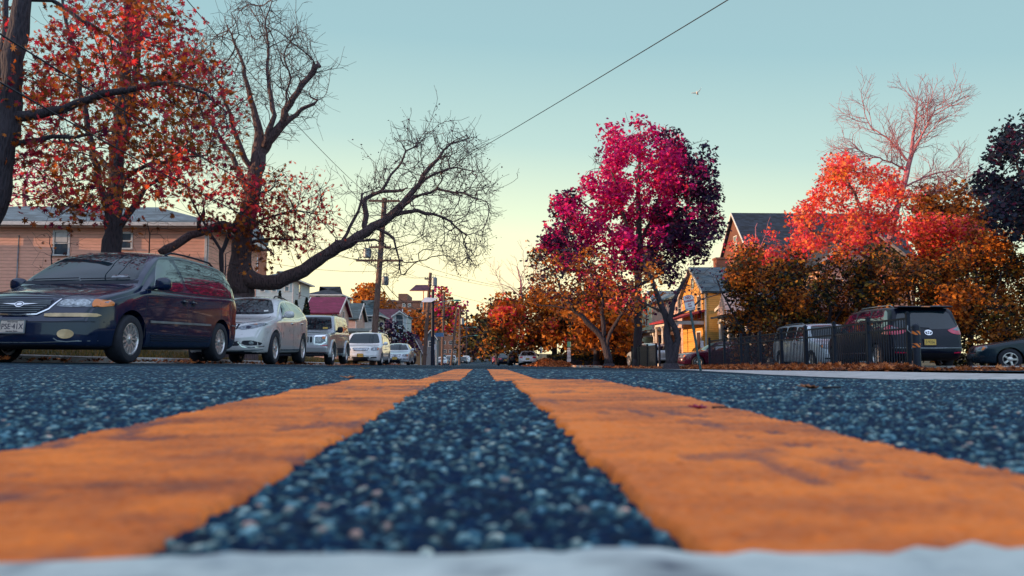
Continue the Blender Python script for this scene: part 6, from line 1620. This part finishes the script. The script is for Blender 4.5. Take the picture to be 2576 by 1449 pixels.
porch('front_porch', 'white posted porch of the peach house behind the dark gate', XF-1.9, XF+.15, y1+1.6, y2+.6, gzf(10,y1)+.35, Z_of(842,y1+2), 'roof_blue', 3, .12)
y3 = 42.5; y3b = 47.4; house('slate_house', 'slate grey house with a small gable over its white posted porch', XF+.8, 18.2, y3, y0-.8, Z_of(760,y3+3), Z_of(715,y3+4), 'x', 'side_grey', 'roof_dark', over=.3, wins=[('L', y3+1.4, Z_of(835,y3), .9, 1.3), ('L', y3+3.5, Z_of(835,y3+3), .9, 1.3), ('L', y3+6.8, Z_of(800,y3+6), .9, 1.3)])
porch('front_porch', 'white posted porch of the slate grey house at the fence', XF-.8, XF+.75, y3, y3b, gzf(10,y3)+.35, Z_of(800,y3), 'roof_dark', 4, .15)
yg = (y3+y3b)/2+.6; m = MB(); zg = Z_of(800,y3)+.35
m.prism([(XF-1.1, yg-.95, zg), (XF-1.1, yg+.95, zg), (XF-1.1, yg, zg+1.25)], (1.9,0,0)); tag(m.build('porch_gable', MT['side_peach']), 'small peach gable on the roof of the slate house porch', 'gable')
y4 = gY(1500)
house('green_sided_house', 'pale green sided house behind the forked street tree', XF+1, 22, y2+1.5, y2+8.5, Z_of(770,y2+4), Z_of(730,y2+4), 'x', 'side_green', 'roof_blue', over=.3, wins=[('L', y2+3.2, Z_of(800,y2+3), .9, 1.4), ('L', y2+6.2, Z_of(800,y2+6), .9, 1.4), ('F', XF+2.5, Z_of(800,y2), .9, 1.4)])
porch('front_porch', 'sunlit cream porch left of the peach house with lattice skirt', XF-1.4, XF+.9, y2+1.4, y2+7, gzf(10,y2)+.35, Z_of(848,y2+2), 'roof_purple', 4, .2)
house('ochre_house', 'ochre house with white porch columns behind the hedge', XF+2, 24, 90, 101, Z_of(800,93), Z_of(765,95), 'y', 'side_ochre', 'roof_purple', over=.4, wins=[('L', 93, Z_of(830,93), 1, 1.4), ('L', 97, Z_of(830,97), 1, 1.4), ('F', XF+4, Z_of(830,90), 1, 1.4)])
porch('front_porch', 'ochre porch with a row of white columns behind the hedge', XF-.4, XF+1.95, 89, 101, gzf(10,92)+.4, Z_of(850,92), 'roof_purple', 7, .15)
Y_ = 58; xg0, xg1 = at(1900,640,Y_).x, at(2010,640,Y_).x
house('steep_roofed_house', 'brown stucco house with a steep dark roof behind the scarlet maple', xg0-.2, xg0+12, Y_, Y_+8, Z_of(640,Y_), Z_of(533,Y_+4), 'x', 'stucco', 'roof_dark', over=.5, wins=[('F', xg0+2.5, Z_of(700,Y_), 1, 1.4), ('F', xg0+5.5, Z_of(700,Y_), 1, 1.4), ('L', Y_+3.9, Z_of(610,Y_+4), .7, 1.1)])
Y_ = 43; house('peach_gabled_house', 'house with a broad peach gable behind the bare tree', at(2062,655,Y_).x, at(2292,655,Y_).x, Y_, Y_+7, Z_of(655,Y_), Z_of(560,Y_), 'y', 'side_peach', 'roof_dark', over=.5, wins=[W('F',2165,620,18,26,Y_), W('F',2110,720,22,36,Y_), W('F',2230,720,22,36,Y_)])

# ------------------------------------------------------------------ fences
def fence_panel(mb, x, ya, yb, h, solid=False):
    n = int((yb-ya)/.115)
    def g(y): return gzf(x, y)
    za, zb = g(ya), g(yb)
    for zz, t in ((h-.05,.045),(h-.28,.045),(.16,.045)):
        mb.prism([(x-.017, ya, za+zz), (x+.017, ya, za+zz), (x+.017, ya, za+zz+t), (x-.017, ya, za+zz+t)], (0, yb-ya, zb-za))
    for k in range(1, n):
        y = ya+(yb-ya)*k/n; z = g(y); w_ = .050 if solid else .011
        mb.box(x-.009, x+.009, y-w_, y+w_, z+.05, z+h-.05)
FX = at(2287,900,17.87).x
posts = [17.87, 19.76, 21.70, 23.65, 25.6, 27.6, 29.65, 31.7, 33.8]
fr = tag(empty('metal_fence', (0,0,0)), 'long black metal picket fence along the car park', 'fence')
for a, b_ in zip(posts, posts[1:]):
    m = MB(); fence_panel(m, FX, a+.045, b_-.045, 1.25, False); m.build('picket_panel', MT['dark_metal'], fr)
for y in posts:
    m = MB(); z = gzf(FX, y); m.cbox(FX-.042, FX+.042, y-.042, y+.042, z-.1, z+1.32, .006); m.box(FX-.052, FX+.052, y-.052, y+.052, z+1.32, z+1.345); m.cbox(FX-.03, FX+.03, y-.03, y+.03, z+1.345, z+1.375, .012); m.build('post', MT['dark_metal'], fr)
fr.location = (0,0,0)
fg = tag(empty('metal_fence', (0,0,0)), 'short dark close boarded fence with a gate before the peach house', 'fence')
ps = [44.2, 46.6, 49.0, 51.4]
for a, b_ in zip(ps, ps[1:]):
    m = MB(); fence_panel(m, FX, a+.045, b_-.045, 1.32, True); m.build('board_panel', MT['dark_metal'], fg)
for y in ps+[43.4]:
    m = MB(); z = gzf(FX, y); hh_ = 1.42 if y > 43.5 else 1.75; m.cbox(FX-.05, FX+.05, y-.05, y+.05, z-.1, z+hh_, .006); m.build('post', MT['dark_metal'], fg)
# bollard with orange striped tape at the fence end
p = at(2308, 930, 17.6); z = gzf(p.x, 17.6)
bo = tag(empty('bollard', (p.x, 17.6, z)), 'steel bollard with two bands of orange striped tape at the fence end', 'bollard')
MB().tube([(0,0,-.2),(0,0,1.02),(0,0,1.06),(0,0,1.09)], [.085,.085,.07,.02], 18).build('post', MT['dark_metal'], bo, True, 40)
m_, nt_, b_ = nodes('hazard_tape'); v = coords(nt_); wv = N(nt_, 'ShaderNodeSeparateXYZ'); nt_.links.new(v, wv.inputs[0])
st_ = math_n(nt_, 'FRACT', math_n(nt_, 'MULTIPLY', math_n(nt_, 'ADD', wv.outputs[0], wv.outputs[2]), 9.0)); nt_.links.new(mixc(nt_, math_n(nt_, 'GREATER_THAN', st_, .55), (.80,.20,.03), (.03,.02,.03)), b_.inputs['Base Color'])
for z0_ in (.60, .88): MB().lathe([(.087, z0_-.045), (.087, z0_+.045)], 20, Matrix.Rotation(R(-90), 4, 'Y')).build('hazard_band', m_, bo, True)
m = MB(); m.tube([(-.02,0,.92),(-.10,.03,.88),(-.16,.06,.95),(-.13,.10,1.05)], .013, 6); m.build('chain', MT['galv'], bo, True)
# wheel stops
for i, (px, Y_, w_, lab) in enumerate(((2350,21.3,1.1,'concrete wheel stop beside the black minivan'), (2520,23.0,1.8,'concrete wheel stop before the slate sedan'))):
    p = at(px, 925, Y_); z = gzf(p.x, Y_)+.03; m = MB(); m.prism([(p.x-w_/2, Y_-.09, z), (p.x-w_/2, Y_+.09, z), (p.x-w_/2, Y_+.06, z+.12), (p.x-w_/2, Y_-.06, z+.12)], (w_,0,0)); tag(m.build('wheel_stop', MT['concrete']), lab, 'wheel stop', 'concrete wheel stops')

# ------------------------------------------------------------------ signs
MT['signw'] = plain('white_sign_face', (.68,.64,.66), .4, var=.08)
MT['signblue'] = plain('blue_sign_face', (.04,.12,.28), .35)
MT['signgreen'] = plain('green_sign_face', (.10,.34,.26), .35)
MT['teal_post'] = plain('weathered_teal_post', (.030,.085,.095), .6, .2, var=.5, vs=9, dirt=(.10,.06,.05))
Yp = 23.6; b0 = at(1763,930,Yp); t0 = at(1730,742,Yp); g0 = gzf(b0.x, Yp)
sg_ = tag(empty('parking_sign', (b0.x, Yp, g0)), 'white no parking any time sign on a leaning teal post', 'sign')
d_ = Vector((t0.x-b0.x, .05, t0.z-g0)); lean = math.atan2(d_.x, d_.z); Ln = d_.length
pm = Matrix.Rotation(lean, 4, 'Y')
m = MB(); m.box(-.032, .032, -.012, .0, -.2, Ln, pm).box(-.032, -.020, 0, .03, -.2, Ln, pm).box(.020, .032, 0, .03, -.2, Ln, pm); m.build('post', MT['teal_post'], sg_)
face = MB(); w_, h_ = .31, .46
rc = chaikin([(-w_/2,-h_/2),(w_/2,-h_/2),(w_/2,h_/2),(-w_/2,h_/2)], 3, .1)
sm = pm @ Matrix.Translation((0,-.020,Ln-h_/2-.01)) @ Matrix.Rotation(R(-2.5), 4, 'Y')
face.prism([(x,0,z) for x, z in rc], (0,.004,0), sm); fo_ = face.build('sign_plate', MT['signw'], sg_)
bm = bmesh.new(); bm.from_mesh(fo_.data); bmesh.ops.recalc_face_normals(bm, faces=bm.faces); bm.to_mesh(fo_.data); bm.free()
TM = lambda x, z: sm @ Matrix.Translation((x,-.0035,z)) @ Matrix.Rotation(R(90), 4, 'X')
text_obj('NO', .105, MT['inkred'], TM(0,.155), fo_, bold=.004); text_obj('PARKING', .082, MT['inkred'], TM(0,.055), fo_, sx=.82, bold=.003)
text_obj('ANY', .055, MT['inkred'], TM(0,-.035), fo_, bold=.002); text_obj('TIME', .055, MT['inkred'], TM(0,-.105), fo_, bold=.002)
m = MB()
for q in ([(-.11,-.172),(.11,-.172),(.11,-.184),(-.11,-.184)], [(-.10,-.155),(-.135,-.178),(-.10,-.201)], [(.10,-.155),(.10,-.201),(.135,-.178)]): m.prism([(x,-.0035,z) for x, z in q], (0,.003,0), sm)
o = m.build('arrow', MT['ink'], fo_); 
rim_ = MB(); oc = [(x*.955, z*.965) for x, z in rc]; ic = [(x*.915, z*.935) for x, z in rc]; nn = len(rc)
rim_.add([(x,-.0025,z) for x, z in oc]+[(x,-.0025,z) for x, z in ic], [(i,(i+1)%nn,nn+(i+1)%nn,nn+i) for i in range(nn)], sm); rim_.build('sign_border', MT['inkred'], fo_)
for z_ in (.20,-.215):
    m = MB(); m.ell((0,-.004,z_), (.008,.004,.008), 8, 6, M=sm); m.build('bolt', MT['galv'], fo_)
def small_sign(label, px, py0, py1, wpx, Y, mat, lines=(), name='street_sign', post=True, pbot=925, ink='inkred', tilt=0, extra=()):
    c0 = at(px, (py0+py1)/2, Y); g = gzf(c0.x, Y); r = tag(empty(name, (c0.x, Y, g)), label, 'sign')
    h = (py1-py0)*Y/F; w_ = wpx*Y/F
    if post: MB().tube([(0,.03,-.2),(0,.03,c0.z-g+h/2)], .03, 8).build('post', MT['galv'], r, True)
    m = MB(); m.cbox(-w_/2, w_/2, -.01, .006, -h/2, h/2, .02); o = m.build('sign_plate', MT[mat], r); o.location = (0,0,c0.z-g); o.rotation_euler = (0,tilt,0)
    for t, z, s_ in lines: text_obj(t, s_*h, MT[ink], Matrix.Translation((0,-.013,z*h)) @ Matrix.Rotation(R(90),4,'X'), o, sx=.8)
    for (a, b_, w2, mat2) in extra:
        zc = at(px, (a+b_)/2, Y).z-g; h2_ = (b_-a)*Y/F; m = MB(); m.cbox(-w2*Y/F/2, w2*Y/F/2, -.01, .006, -h2_/2, h2_/2, .015); q = m.build('sign_plate', MT[mat2], r); q.location = (0,0,zc)
    return r
zf = at(1766,865,33.9); small_sign('small white notice fixed to the far end of the black fence', 1766, 857, 874, 8.5, 33.7, 'signw', [('PERMIT',.28,.17),('PARKING',0,.17),('ONLY',-.28,.17)], post=False, name='fence_sign')
small_sign('blue sign board on the steel pole by the parked cars', 1106, 837, 847, 21, 60, 'signblue', post=False, name='blue_sign')
small_sign('blank pale sign seen from behind beside the steel pole', 1094, 866, 880, 8, 62, 'signw')
small_sign('stack of parking signs under a green one in front of the hedge', 1431, 859, 873, 9, 62, 'signgreen', extra=((875,879,8,'signw'),(880,890,9,'signw'),(891,900,9,'signw'),(901,910,10,'signw')))
small_sign('orange pedestrian crossing sign above a pale one', 1361, 848, 862, 9.5, 88, 'amber', extra=((864,875,7,'signw'),(876,888,7,'signw')))
small_sign('white parking sign with a blue square behind the white sedan', 1318, 871, 889, 10, 100, 'signw', extra=((876,882,4,'signblue'),))
small_sign('narrow white sign under the orange tree', 1270, 868, 880, 4, 130, 'signw')
small_sign('small red stop sign at the far end on the right', 1250, 870, 877, 7, 150, 'redlens')

# ------------------------------------------------------------------ utility poles
def pole(name, label, base_px, top_px, top_py, Y, r0, r1, mat, arms=(), lamp=None):
    b0 = at(base_px, 905, Y); t0 = at(top_px, top_py, Y); g = gzf(b0.x, Y); r = tag(empty(name, (b0.x, Y, g)), label, 'pole', None)
    tp = Vector((t0.x-b0.x, 0, t0.z-g)); MB().tube([(0,0,-.3), tuple(tp*.5), tuple(tp)], [r0, (r0+r1)/2, r1], 12).build('post', MT[mat], r, True, 50)
    for f, hw, sag in arms:
        c = tp*f; m = MB(); m.box(c.x-hw, c.x+hw, -.16, -.05, c.z-.06+0, c.z+.06); 
        o = m.build('crossarm', MT['woodpole'], r)
        for k in (-.9,-.45,.45,.9):
            q = MB(); q.tube([(c.x+hw*k,-.105,c.z+.06),(c.x+hw*k,-.105,c.z+.13),(c.x+hw*k,-.105,c.z+.20)], [.03,.045,.02], 8); q.build('insulator', MT['galv'], o, True)
        b_ = MB(); b_.tube([(c.x-hw*.6,-.12,c.z-.05),(c.x,-.13,c.z-.55)], .02, 5).tube([(c.x+hw*.6,-.12,c.z-.05),(c.x,-.13,c.z-.55)], .02, 5); b_.build('brace', MT['galv'], o)
    return r, tp, Vector((b0.x, Y, g))
def can(r, x, y, z, rad=.22, h=.75):
    m = MB(); m.tube([(x,y,z-h/2),(x,y,z-h/2+.04),(x,y,z+h/2-.06),(x,y,z+h/2)], [rad*.85,rad,rad,rad*.6], 14); o = m.build('transformer', MT['galv'], r, True, 40)
    q = MB(); q.tube([(x-rad*.4,y,z+h/2),(x-rad*.4,y,z+h/2+.2)], .03, 6).tube([(x+rad*.4,y,z+h/2),(x+rad*.4,y,z+h/2+.2)], .03, 6); q.build('bushing', MT['galv'], o)
def lamp_arm(r, x, z, dx, dz, y=0):
    m = MB(); m.tube([(x,y,z),(x+dx*.5,y-.02,z+dz*.75),(x+dx,y-.05,z+dz)], [.035,.03,.025], 8); a = m.build('lamp_arm', MT['galv'], r, True)
    q = MB(); q.ell((x+dx+.28,y-.05,z+dz-.02), (.34,.13,.075), 14, 8, .8); q.build('lamp_head', MT['signgreen'], a, True)
P1, tp1, o1 = pole('utility_pole', 'tall leaning wooden utility pole seen through the great limb', 936, 968, 498, 46, .19, .14, 'woodpole', [(.62,1.35,0),(.98,.9,0),(.70,.6,0)])
can(P1, tp1.x*.66-.75, -.1, tp1.z*.665, .24, .55); can(P1, tp1.x*.47+.42, -.1, tp1.z*.50, .2, .5)
P2, tp2, o2 = pole('utility_pole', 'wooden utility pole with a transformer and a solar panel', 1066, 1083, 686, 74, .19, .14, 'woodpole', [(.93,.5,0)])
can(P2, tp2.x*.92+.42, -.1, tp2.z*.90, .26, .8)
sp_ = at(1058,731,74)-o2; m = MB(); m.prism([(sp_.x-.95,-.9,sp_.z-.12),(sp_.x+.75,-.9,sp_.z-.12),(sp_.x+1.0,.2,sp_.z+.5),(sp_.x-.45,.2,sp_.z+.5)], (0,0,.05)); so_ = m.build('solar_panel', MT['roof_purple'], P2)
m = MB(); m.tube([(sp_.x-.95,-.92,sp_.z-.1),(sp_.x+.75,-.92,sp_.z-.1)], .03, 6).tube([(sp_.x+.3,-.3,sp_.z+.1),(sp_.x+.3,-.3,sp_.z-1.9)], .05, 6).tube([(sp_.x+.3,-.3,sp_.z-1.9),(tp2.x*.6,0,sp_.z-1.9)], .05, 6); m.build('panel_frame', MT['amber'], so_)
P3, tp3, o3 = pole('steel_pole', 'dark steel pole carrying a street lamp arm and a flag like box', 1088, 1089, 728, 61, .14, .11, 'dark_metal')
lamp_arm(P3, 0, tp3.z*.78, 1.55, .45)
q = at(1075,757,61)-o3; m = MB(); m.prism([(q.x-.45,-.3,q.z-.12),(q.x+.35,-.3,q.z-.1),(q.x+.85,-.1,q.z+.22),(q.x-.2,-.1,q.z+.25)], (0,.25,.03)); m.build('meter_box', MT['signw'], P3)
m = MB(); m.box(-.02,1.3,-.05,.05,tp3.z*.63,tp3.z*.63+.08).tube([(0,0,tp3.z*.53),(1.0,0,tp3.z*.63)], .03, 6); m.build('bracket', MT['dark_metal'], P3)
P4, tp4, o4 = pole('utility_pole', 'dark wooden pole behind the blue sign', 1112, 1117, 735, 108, .18, .14, 'woodpole', [(.80,.9,0)])
P5, tp5, o5 = pole('utility_pole', 'leaning pale pole with a street lamp near the far cars', 1134, 1150, 776, 130, .2, .15, 'woodpole'); lamp_arm(P5, tp5.x*.62, tp5.z*.62, 3.0, .5)
P6, tp6, o6 = pole('utility_pole', 'upright dark pole with a transformer near the far cars', 1156, 1157, 778, 140, .2, .16, 'woodpole'); can(P6, .45, -.1, tp6.z*.78, .3, 1.1); lamp_arm(P6, 0, tp6.z*.48, 2.6, .5)
P7, tp7, o7 = pole('utility_pole', 'farthest thin pole before the brick building', 1172, 1174, 782, 185, .2, .16, 'woodpole', [(.85,1.2,0)])
# wires
MT['wire'] = plain('black_cable', (.010,.012,.020), .6)
def wire(label, a, b_, sag=.4, r=.014, n=22, group='overhead wires'):
    a, b_ = Vector(a), Vector(b_); pts = [a.lerp(b_, k/n)-Vector((0,0,4*sag*(k/n)*(1-k/n))) for k in range(n+1)]
    o = tag(empty('overhead_wire', tuple(a)), label, 'wire', group)
    m = MB(); m.tube([p-a for p in pts], r, 5); m.build('cable', MT['wire'], o, True); return o
top1 = o1+tp1
def on1(f, dx=0): return o1+tp1*f+Vector((dx,-.1,.05))
def on2(f, dx=0): return o2+tp2*f+Vector((dx,-.1,.05))
def beyond(a, b_, k): return a+(a-Vector(b_))*k
wire('long wire sweeping from the top of the sky down to the tall pole', beyond(at(1842,-40,14), on1(.985,.4), .8), on1(.985,.4), .25, .011)
wire('wire from the upper left down to the top of the tall pole', at(455,-18,20), on1(.98,-.6), .30, .012)
wire('thick wire crossing the maples from the left edge, upper one', at(-40,60,11), on1(.73,-.2), .45, .014)
wire('thick wire crossing the maples from the left edge, lower one', at(-30,190,11), on1(.60,-.3), .5, .014)
wire('thin service wire from the tall pole to the pink house', at(250,545,30), on1(.55,-.2), .6, .010)
wire('wire running level from the tall pole behind the old trunk', at(300,460,34), on1(.62,-1.2), .5, .011)
wire('thick cable from the tall pole to the lamp pole, upper', on1(.50,.2), o2+Vector((.1,-.1,5.2)), .6, .022)
wire('thick cable from the tall pole to the lamp pole, lower', on1(.46,.2), o2+Vector((.0,-.1,4.7)), .9, .022)
for i, f in enumerate((.62,.61,.60)): wire('one of the thin primary wires between the two wooden poles, number %s from the street' % ('one','two','three')[i], on1(.62,-.9+.7*i), on2(.95,-.3+.3*i), .5, .010)
wire('wire from the second pole to the right over the street, highest', on2(.98), at(1480,742,95), .5, .014)
wire('wire from the tall pole over the street to the crimson tree', on1(.63,1.2), at(1420,735,60), .5, .011)
wire('wire from the second pole to the right over the street, lowest', on2(.84), at(1330,770,110), .6, .014)
wire('wire from the second pole down the street to the dark pole', on2(.9), o4+tp4*.95, .5, .014)
wire('wire from the dark pole onwards to the farthest pole', o4+tp4*.9, o7+tp7*.9, .8, .02)
wire('sagging wire bundle from the left houses to the lamp pole, upper', at(860,745,70), on2(.70), .5, .014)
wire('sagging wire bundle from the left houses to the lamp pole, lower', at(730,735,75), on2(.62), .7, .014)
for i, (px, py, s_) in enumerate(((1000,800,.8),(1005,812,1.1),(1010,822,1.4))):
    wire('looping service wire gathered at the second pole, %s' % ('topmost','middle one','lowest')[i], at(px,py,82), o2+Vector((.1,-.1,4.9-.5*i)), s_, .018)
for i, (px, py) in enumerate(((1118,772),(1115,790))): wire('short looping wire from the second pole to the dark pole, %s' % ('upper','lower')[i], o2+Vector((.1,-.1,4.6-.8*i)), at(px,py,108), 1.0, .018)

# ------------------------------------------------------------------ bird
MT['birdw'] = plain('white_feathers', (.93,.88,.80), .7, var=.05)
p = at(1754,234,42); bd = tag(empty('bird', tuple(p), R(-20)), 'small white bird gliding with raised wings in the empty sky', 'bird')
m = MB(); m.ell((0,0,0), (.05,.17,.045), 10, 8).ell((0,-.18,.015), (.028,.045,.028), 8, 6)
m.prism([(-.03,.14,0),(.03,.14,0),(.055,.27,-.01),(-.055,.27,-.01)], (0,0,.008)); m.build('body', MT['birdw'], bd, True)
for sd, up in ((-1,.03),(1,.30)):
    w_ = MB(); L_ = .30; cs = [(0,.07,0),(.16,.10,up*.45),(.28,.03,up)]
    le = [(.02*sd,-.07,.01),(.15*sd,-.09,up*.5),(.24*sd if sd > 0 else .33*sd,-.03,up)]; te = [(.02*sd,.07,.01),(.15*sd,.05,up*.5),(.22*sd if sd > 0 else .30*sd,.03,up)]
    w_.add(le+te+[(x,y,z-.008) for x,y,z in le+te], [(0,1,4,3),(1,2,5,4),(6,9,10,7),(7,10,11,8),(0,6,7,1),(1,7,8,2),(3,4,10,9),(4,5,11,10),(2,8,11,5)]); w_.build('wing', MT['birdw'], bd)

# ------------------------------------------------------------------ hedges, verge, fallen leaves
rng = np.random.default_rng(5)
def ground_leaves(name, label, n, xr, yr, size, mat, lift=.03, heap=None, kind='stuff', weight=None, shape=MAPLE):
    x = rng.uniform(*xr, n); y = rng.uniform(*yr, n)
    z = np.maximum(gz(x, y), ground_z(x, y)*0+gz(x,y))+.02+rng.random(n)*lift
    if heap is not None: z = z+heap(x, y)*rng.random(n)**.4
    P = np.stack([x, y, z], 1)
    k = len(shape); s = size*(.6+.8*rng.random(n)); a = rng.random(n)*6.283
    t = np.stack([np.cos(a), np.sin(a), rng.normal(.1,.4,n)], 1); t /= np.linalg.norm(t, axis=1)[:,None]
    sd = np.stack([-np.sin(a), np.cos(a), rng.normal(0,.35,n)], 1); nr = np.cross(t, sd); bend = rng.normal(.35,.35,n)
    V = np.empty((n,k,3))
    for j, (px, py) in enumerate(shape): V[:,j] = P+s[:,None]*(t*py+sd*px+nr*((abs(px)+py*py)*bend)[:,None])
    return tag(raw_mesh(name, V.reshape(-1,3), np.arange(n*k).reshape(n,k), mat, None, attr={'rnd': np.repeat(rng.random(n), k)}), label, kind=kind)
LM['litter'] = leaf_mat('fallen_leaf_litter', [(0,(.07,.024,.016)),(.35,(.26,.075,.028)),(.75,(.55,.17,.05)),(1,(.75,.30,.10))], .2)
ground_leaves('fallen_leaves', 'brown fallen leaves heaped along the foot of the black fence', 5200, (8.45,10.0), (17.2,35.5), .14, LM['litter'], .05, lambda x, y: .10*np.exp(-((x-9.3)/.4)**2))
ground_leaves('fallen_leaves', 'orange fallen leaves on the asphalt between the two dark cars', 2600, (11,20), (19.5,24.5), .13, LM['litter'], .06)
ground_leaves('fallen_leaves', 'fallen leaves along the left kerb under the parked cars', 1800, (-7.6,-5.9), (8,60), .10, LM['litter'], .03)
ground_leaves('fallen_leaves', 'fallen leaves on the verge at the right kerb beyond the driveway', 2600, (6.6,10), (34.5,62), .13, LM['litter'], .05)
def pile(label, px, Y, wd, h, n):
    c0 = at(px, 922, Y); x = np.clip(rng.normal(0,.42,n),-1,1)*wd; y = np.clip(rng.normal(0,.42,n),-1,1)*wd*.7
    z = h*np.exp(-(x/wd*1.7)**2-(y/wd*2.2)**2)*rng.random(n)**.3; g = gzf(c0.x, Y)
    P = np.stack([x, y, z+.03], 1); r_ = leaves_mesh('leaf_pile', P, .17, LM['litter'], MAPLE, None, rng, droop=.1)
    r_.location = (c0.x, Y, g); tag(r_, label, 'leaf pile', 'leaf piles at the kerb')
pile('big heap of brown leaves behind the white sedan', 1372, 62, 1.7, .62, 2600); pile('lower heap of brown leaves under the parking signs', 1408, 60, 1.5, .42, 1800)
for x0_, x1_, Y_, h_, lab in ((1375,1590,68,.95,'dark clipped hedge behind the leaf heaps'), (1440,1590,74,1.3,'taller dark hedge before the ochre porch')):
    a, b_ = at(x0_,910,Y_).x, at(x1_,910,Y_).x; g = gzf(a, Y_); n_ = 3800; h = tag(empty('hedge', ((a+b_)/2, Y_, g)), lab, 'hedge')
    m = MB(); m.cbox(a-(a+b_)/2+.15, b_-(a+b_)/2-.15, -.35, .35, -.1, h_-.15, .12); m.build('stem_mass', MT['bark_dark'], h)
    P = np.stack([rng.uniform(a-(a+b_)/2, b_-(a+b_)/2, n_), rng.uniform(-.5,.5,n_), h_*rng.random(n_)**.6], 1); leaves_mesh('foliage', P, .16, LM['green'], QUAD, h, rng)
# grass on the left verge
n_ = 16000; x = rng.uniform(-9.0,-7.12,n_); y = 8+rng.random(n_)**1.4*55; z = ground_z(x,y)-.01; hh_ = .05+.09*rng.random(n_); a = rng.random(n_)*6.283; w_ = .006+.006*rng.random(n_)
V = np.stack([np.stack([x-w_*np.cos(a), y-w_*np.sin(a), z],1), np.stack([x+w_*np.cos(a), y+w_*np.sin(a), z],1), np.stack([x+rng.normal(0,.03,n_), y+rng.normal(0,.03,n_), z+hh_],1)], 1)
LM['grass'] = leaf_mat('dry_autumn_grass', [(0,(.03,.04,.012)),(.5,(.10,.085,.020)),(1,(.30,.16,.04))], .3)
tag(raw_mesh('verge_grass', V.reshape(-1,3), np.arange(n_*3).reshape(n_,3), LM['grass'], attr={'rnd': np.repeat(rng.random(n_),3)}), 'dry grass on the left verge behind the parked cars', kind='stuff')
# single leaves on the road
def one_leaf(label, px, py, Y, size, mat, rz, curl=.4, lift=.012):
    p = at(px, py, Y); k = 9; m = MB(); s = size
    out = [(x*s, y*s, (abs(x)*1.1+y*y*.8)*curl*s) for x, y in MAPLE]; n = len(out); b0 = len(m.v)
    m.add(out+[(x,y,z-.0012) for x,y,z in out]+[(0,.12*s,.0),(0,.12*s,-.0012)], [(i,(i+1)%n,2*n) for i in range(n)]+[(n+(i+1)%n,n+i,2*n+1) for i in range(n)]+[(i,n+i,n+(i+1)%n,(i+1)%n) for i in range(n)])
    r = tag(empty('fallen_leaf', (p.x, Y, gzf(p.x, Y)+lift), rz), label, 'leaf', 'single leaves on the road')
    m.build('blade', mat, r); MB().tube([(0,-.35*s,0),(0.02*s,-.75*s,.03*s),(.06*s,-1.1*s,.02*s)], .0012+s*.006, 5).build('stalk', MT['bark_dark'], r, True); return r
MT['leafbrown'] = plain('dry_brown_leaf', (.36,.12,.04), .7, var=.4, vs=30); MT['leafpink'] = plain('crimson_dry_leaf', (.34,.012,.07), .6, var=.4, vs=60); MT['leafyel'] = plain('yellow_dry_leaf', (.55,.33,.08), .7, var=.3, vs=30)
one_leaf('curled brown leaf lying on the asphalt left of the orange stripe', 875, 944, 3.2, .075, MT['leafbrown'], .4, .22, .004)
one_leaf('brown leaf farther back near the white crossover', 838, 921, 9.5, .14, MT['leafbrown'], 1.9, .2)
one_leaf('pale yellow leaf on the asphalt beyond the curled brown one', 921, 930, 6.0, .09, MT['leafyel'], 2.9, .2)
one_leaf('small crimson leaf on the right orange stripe', 1772, 1037, .64, .017, MT['leafpink'], 1.2, .3, .004)
one_leaf('red brown leaf on the asphalt right of the right stripe', 2050, 992, 1.0, .03, MT['leafbrown'], 1.5, .3, .004)
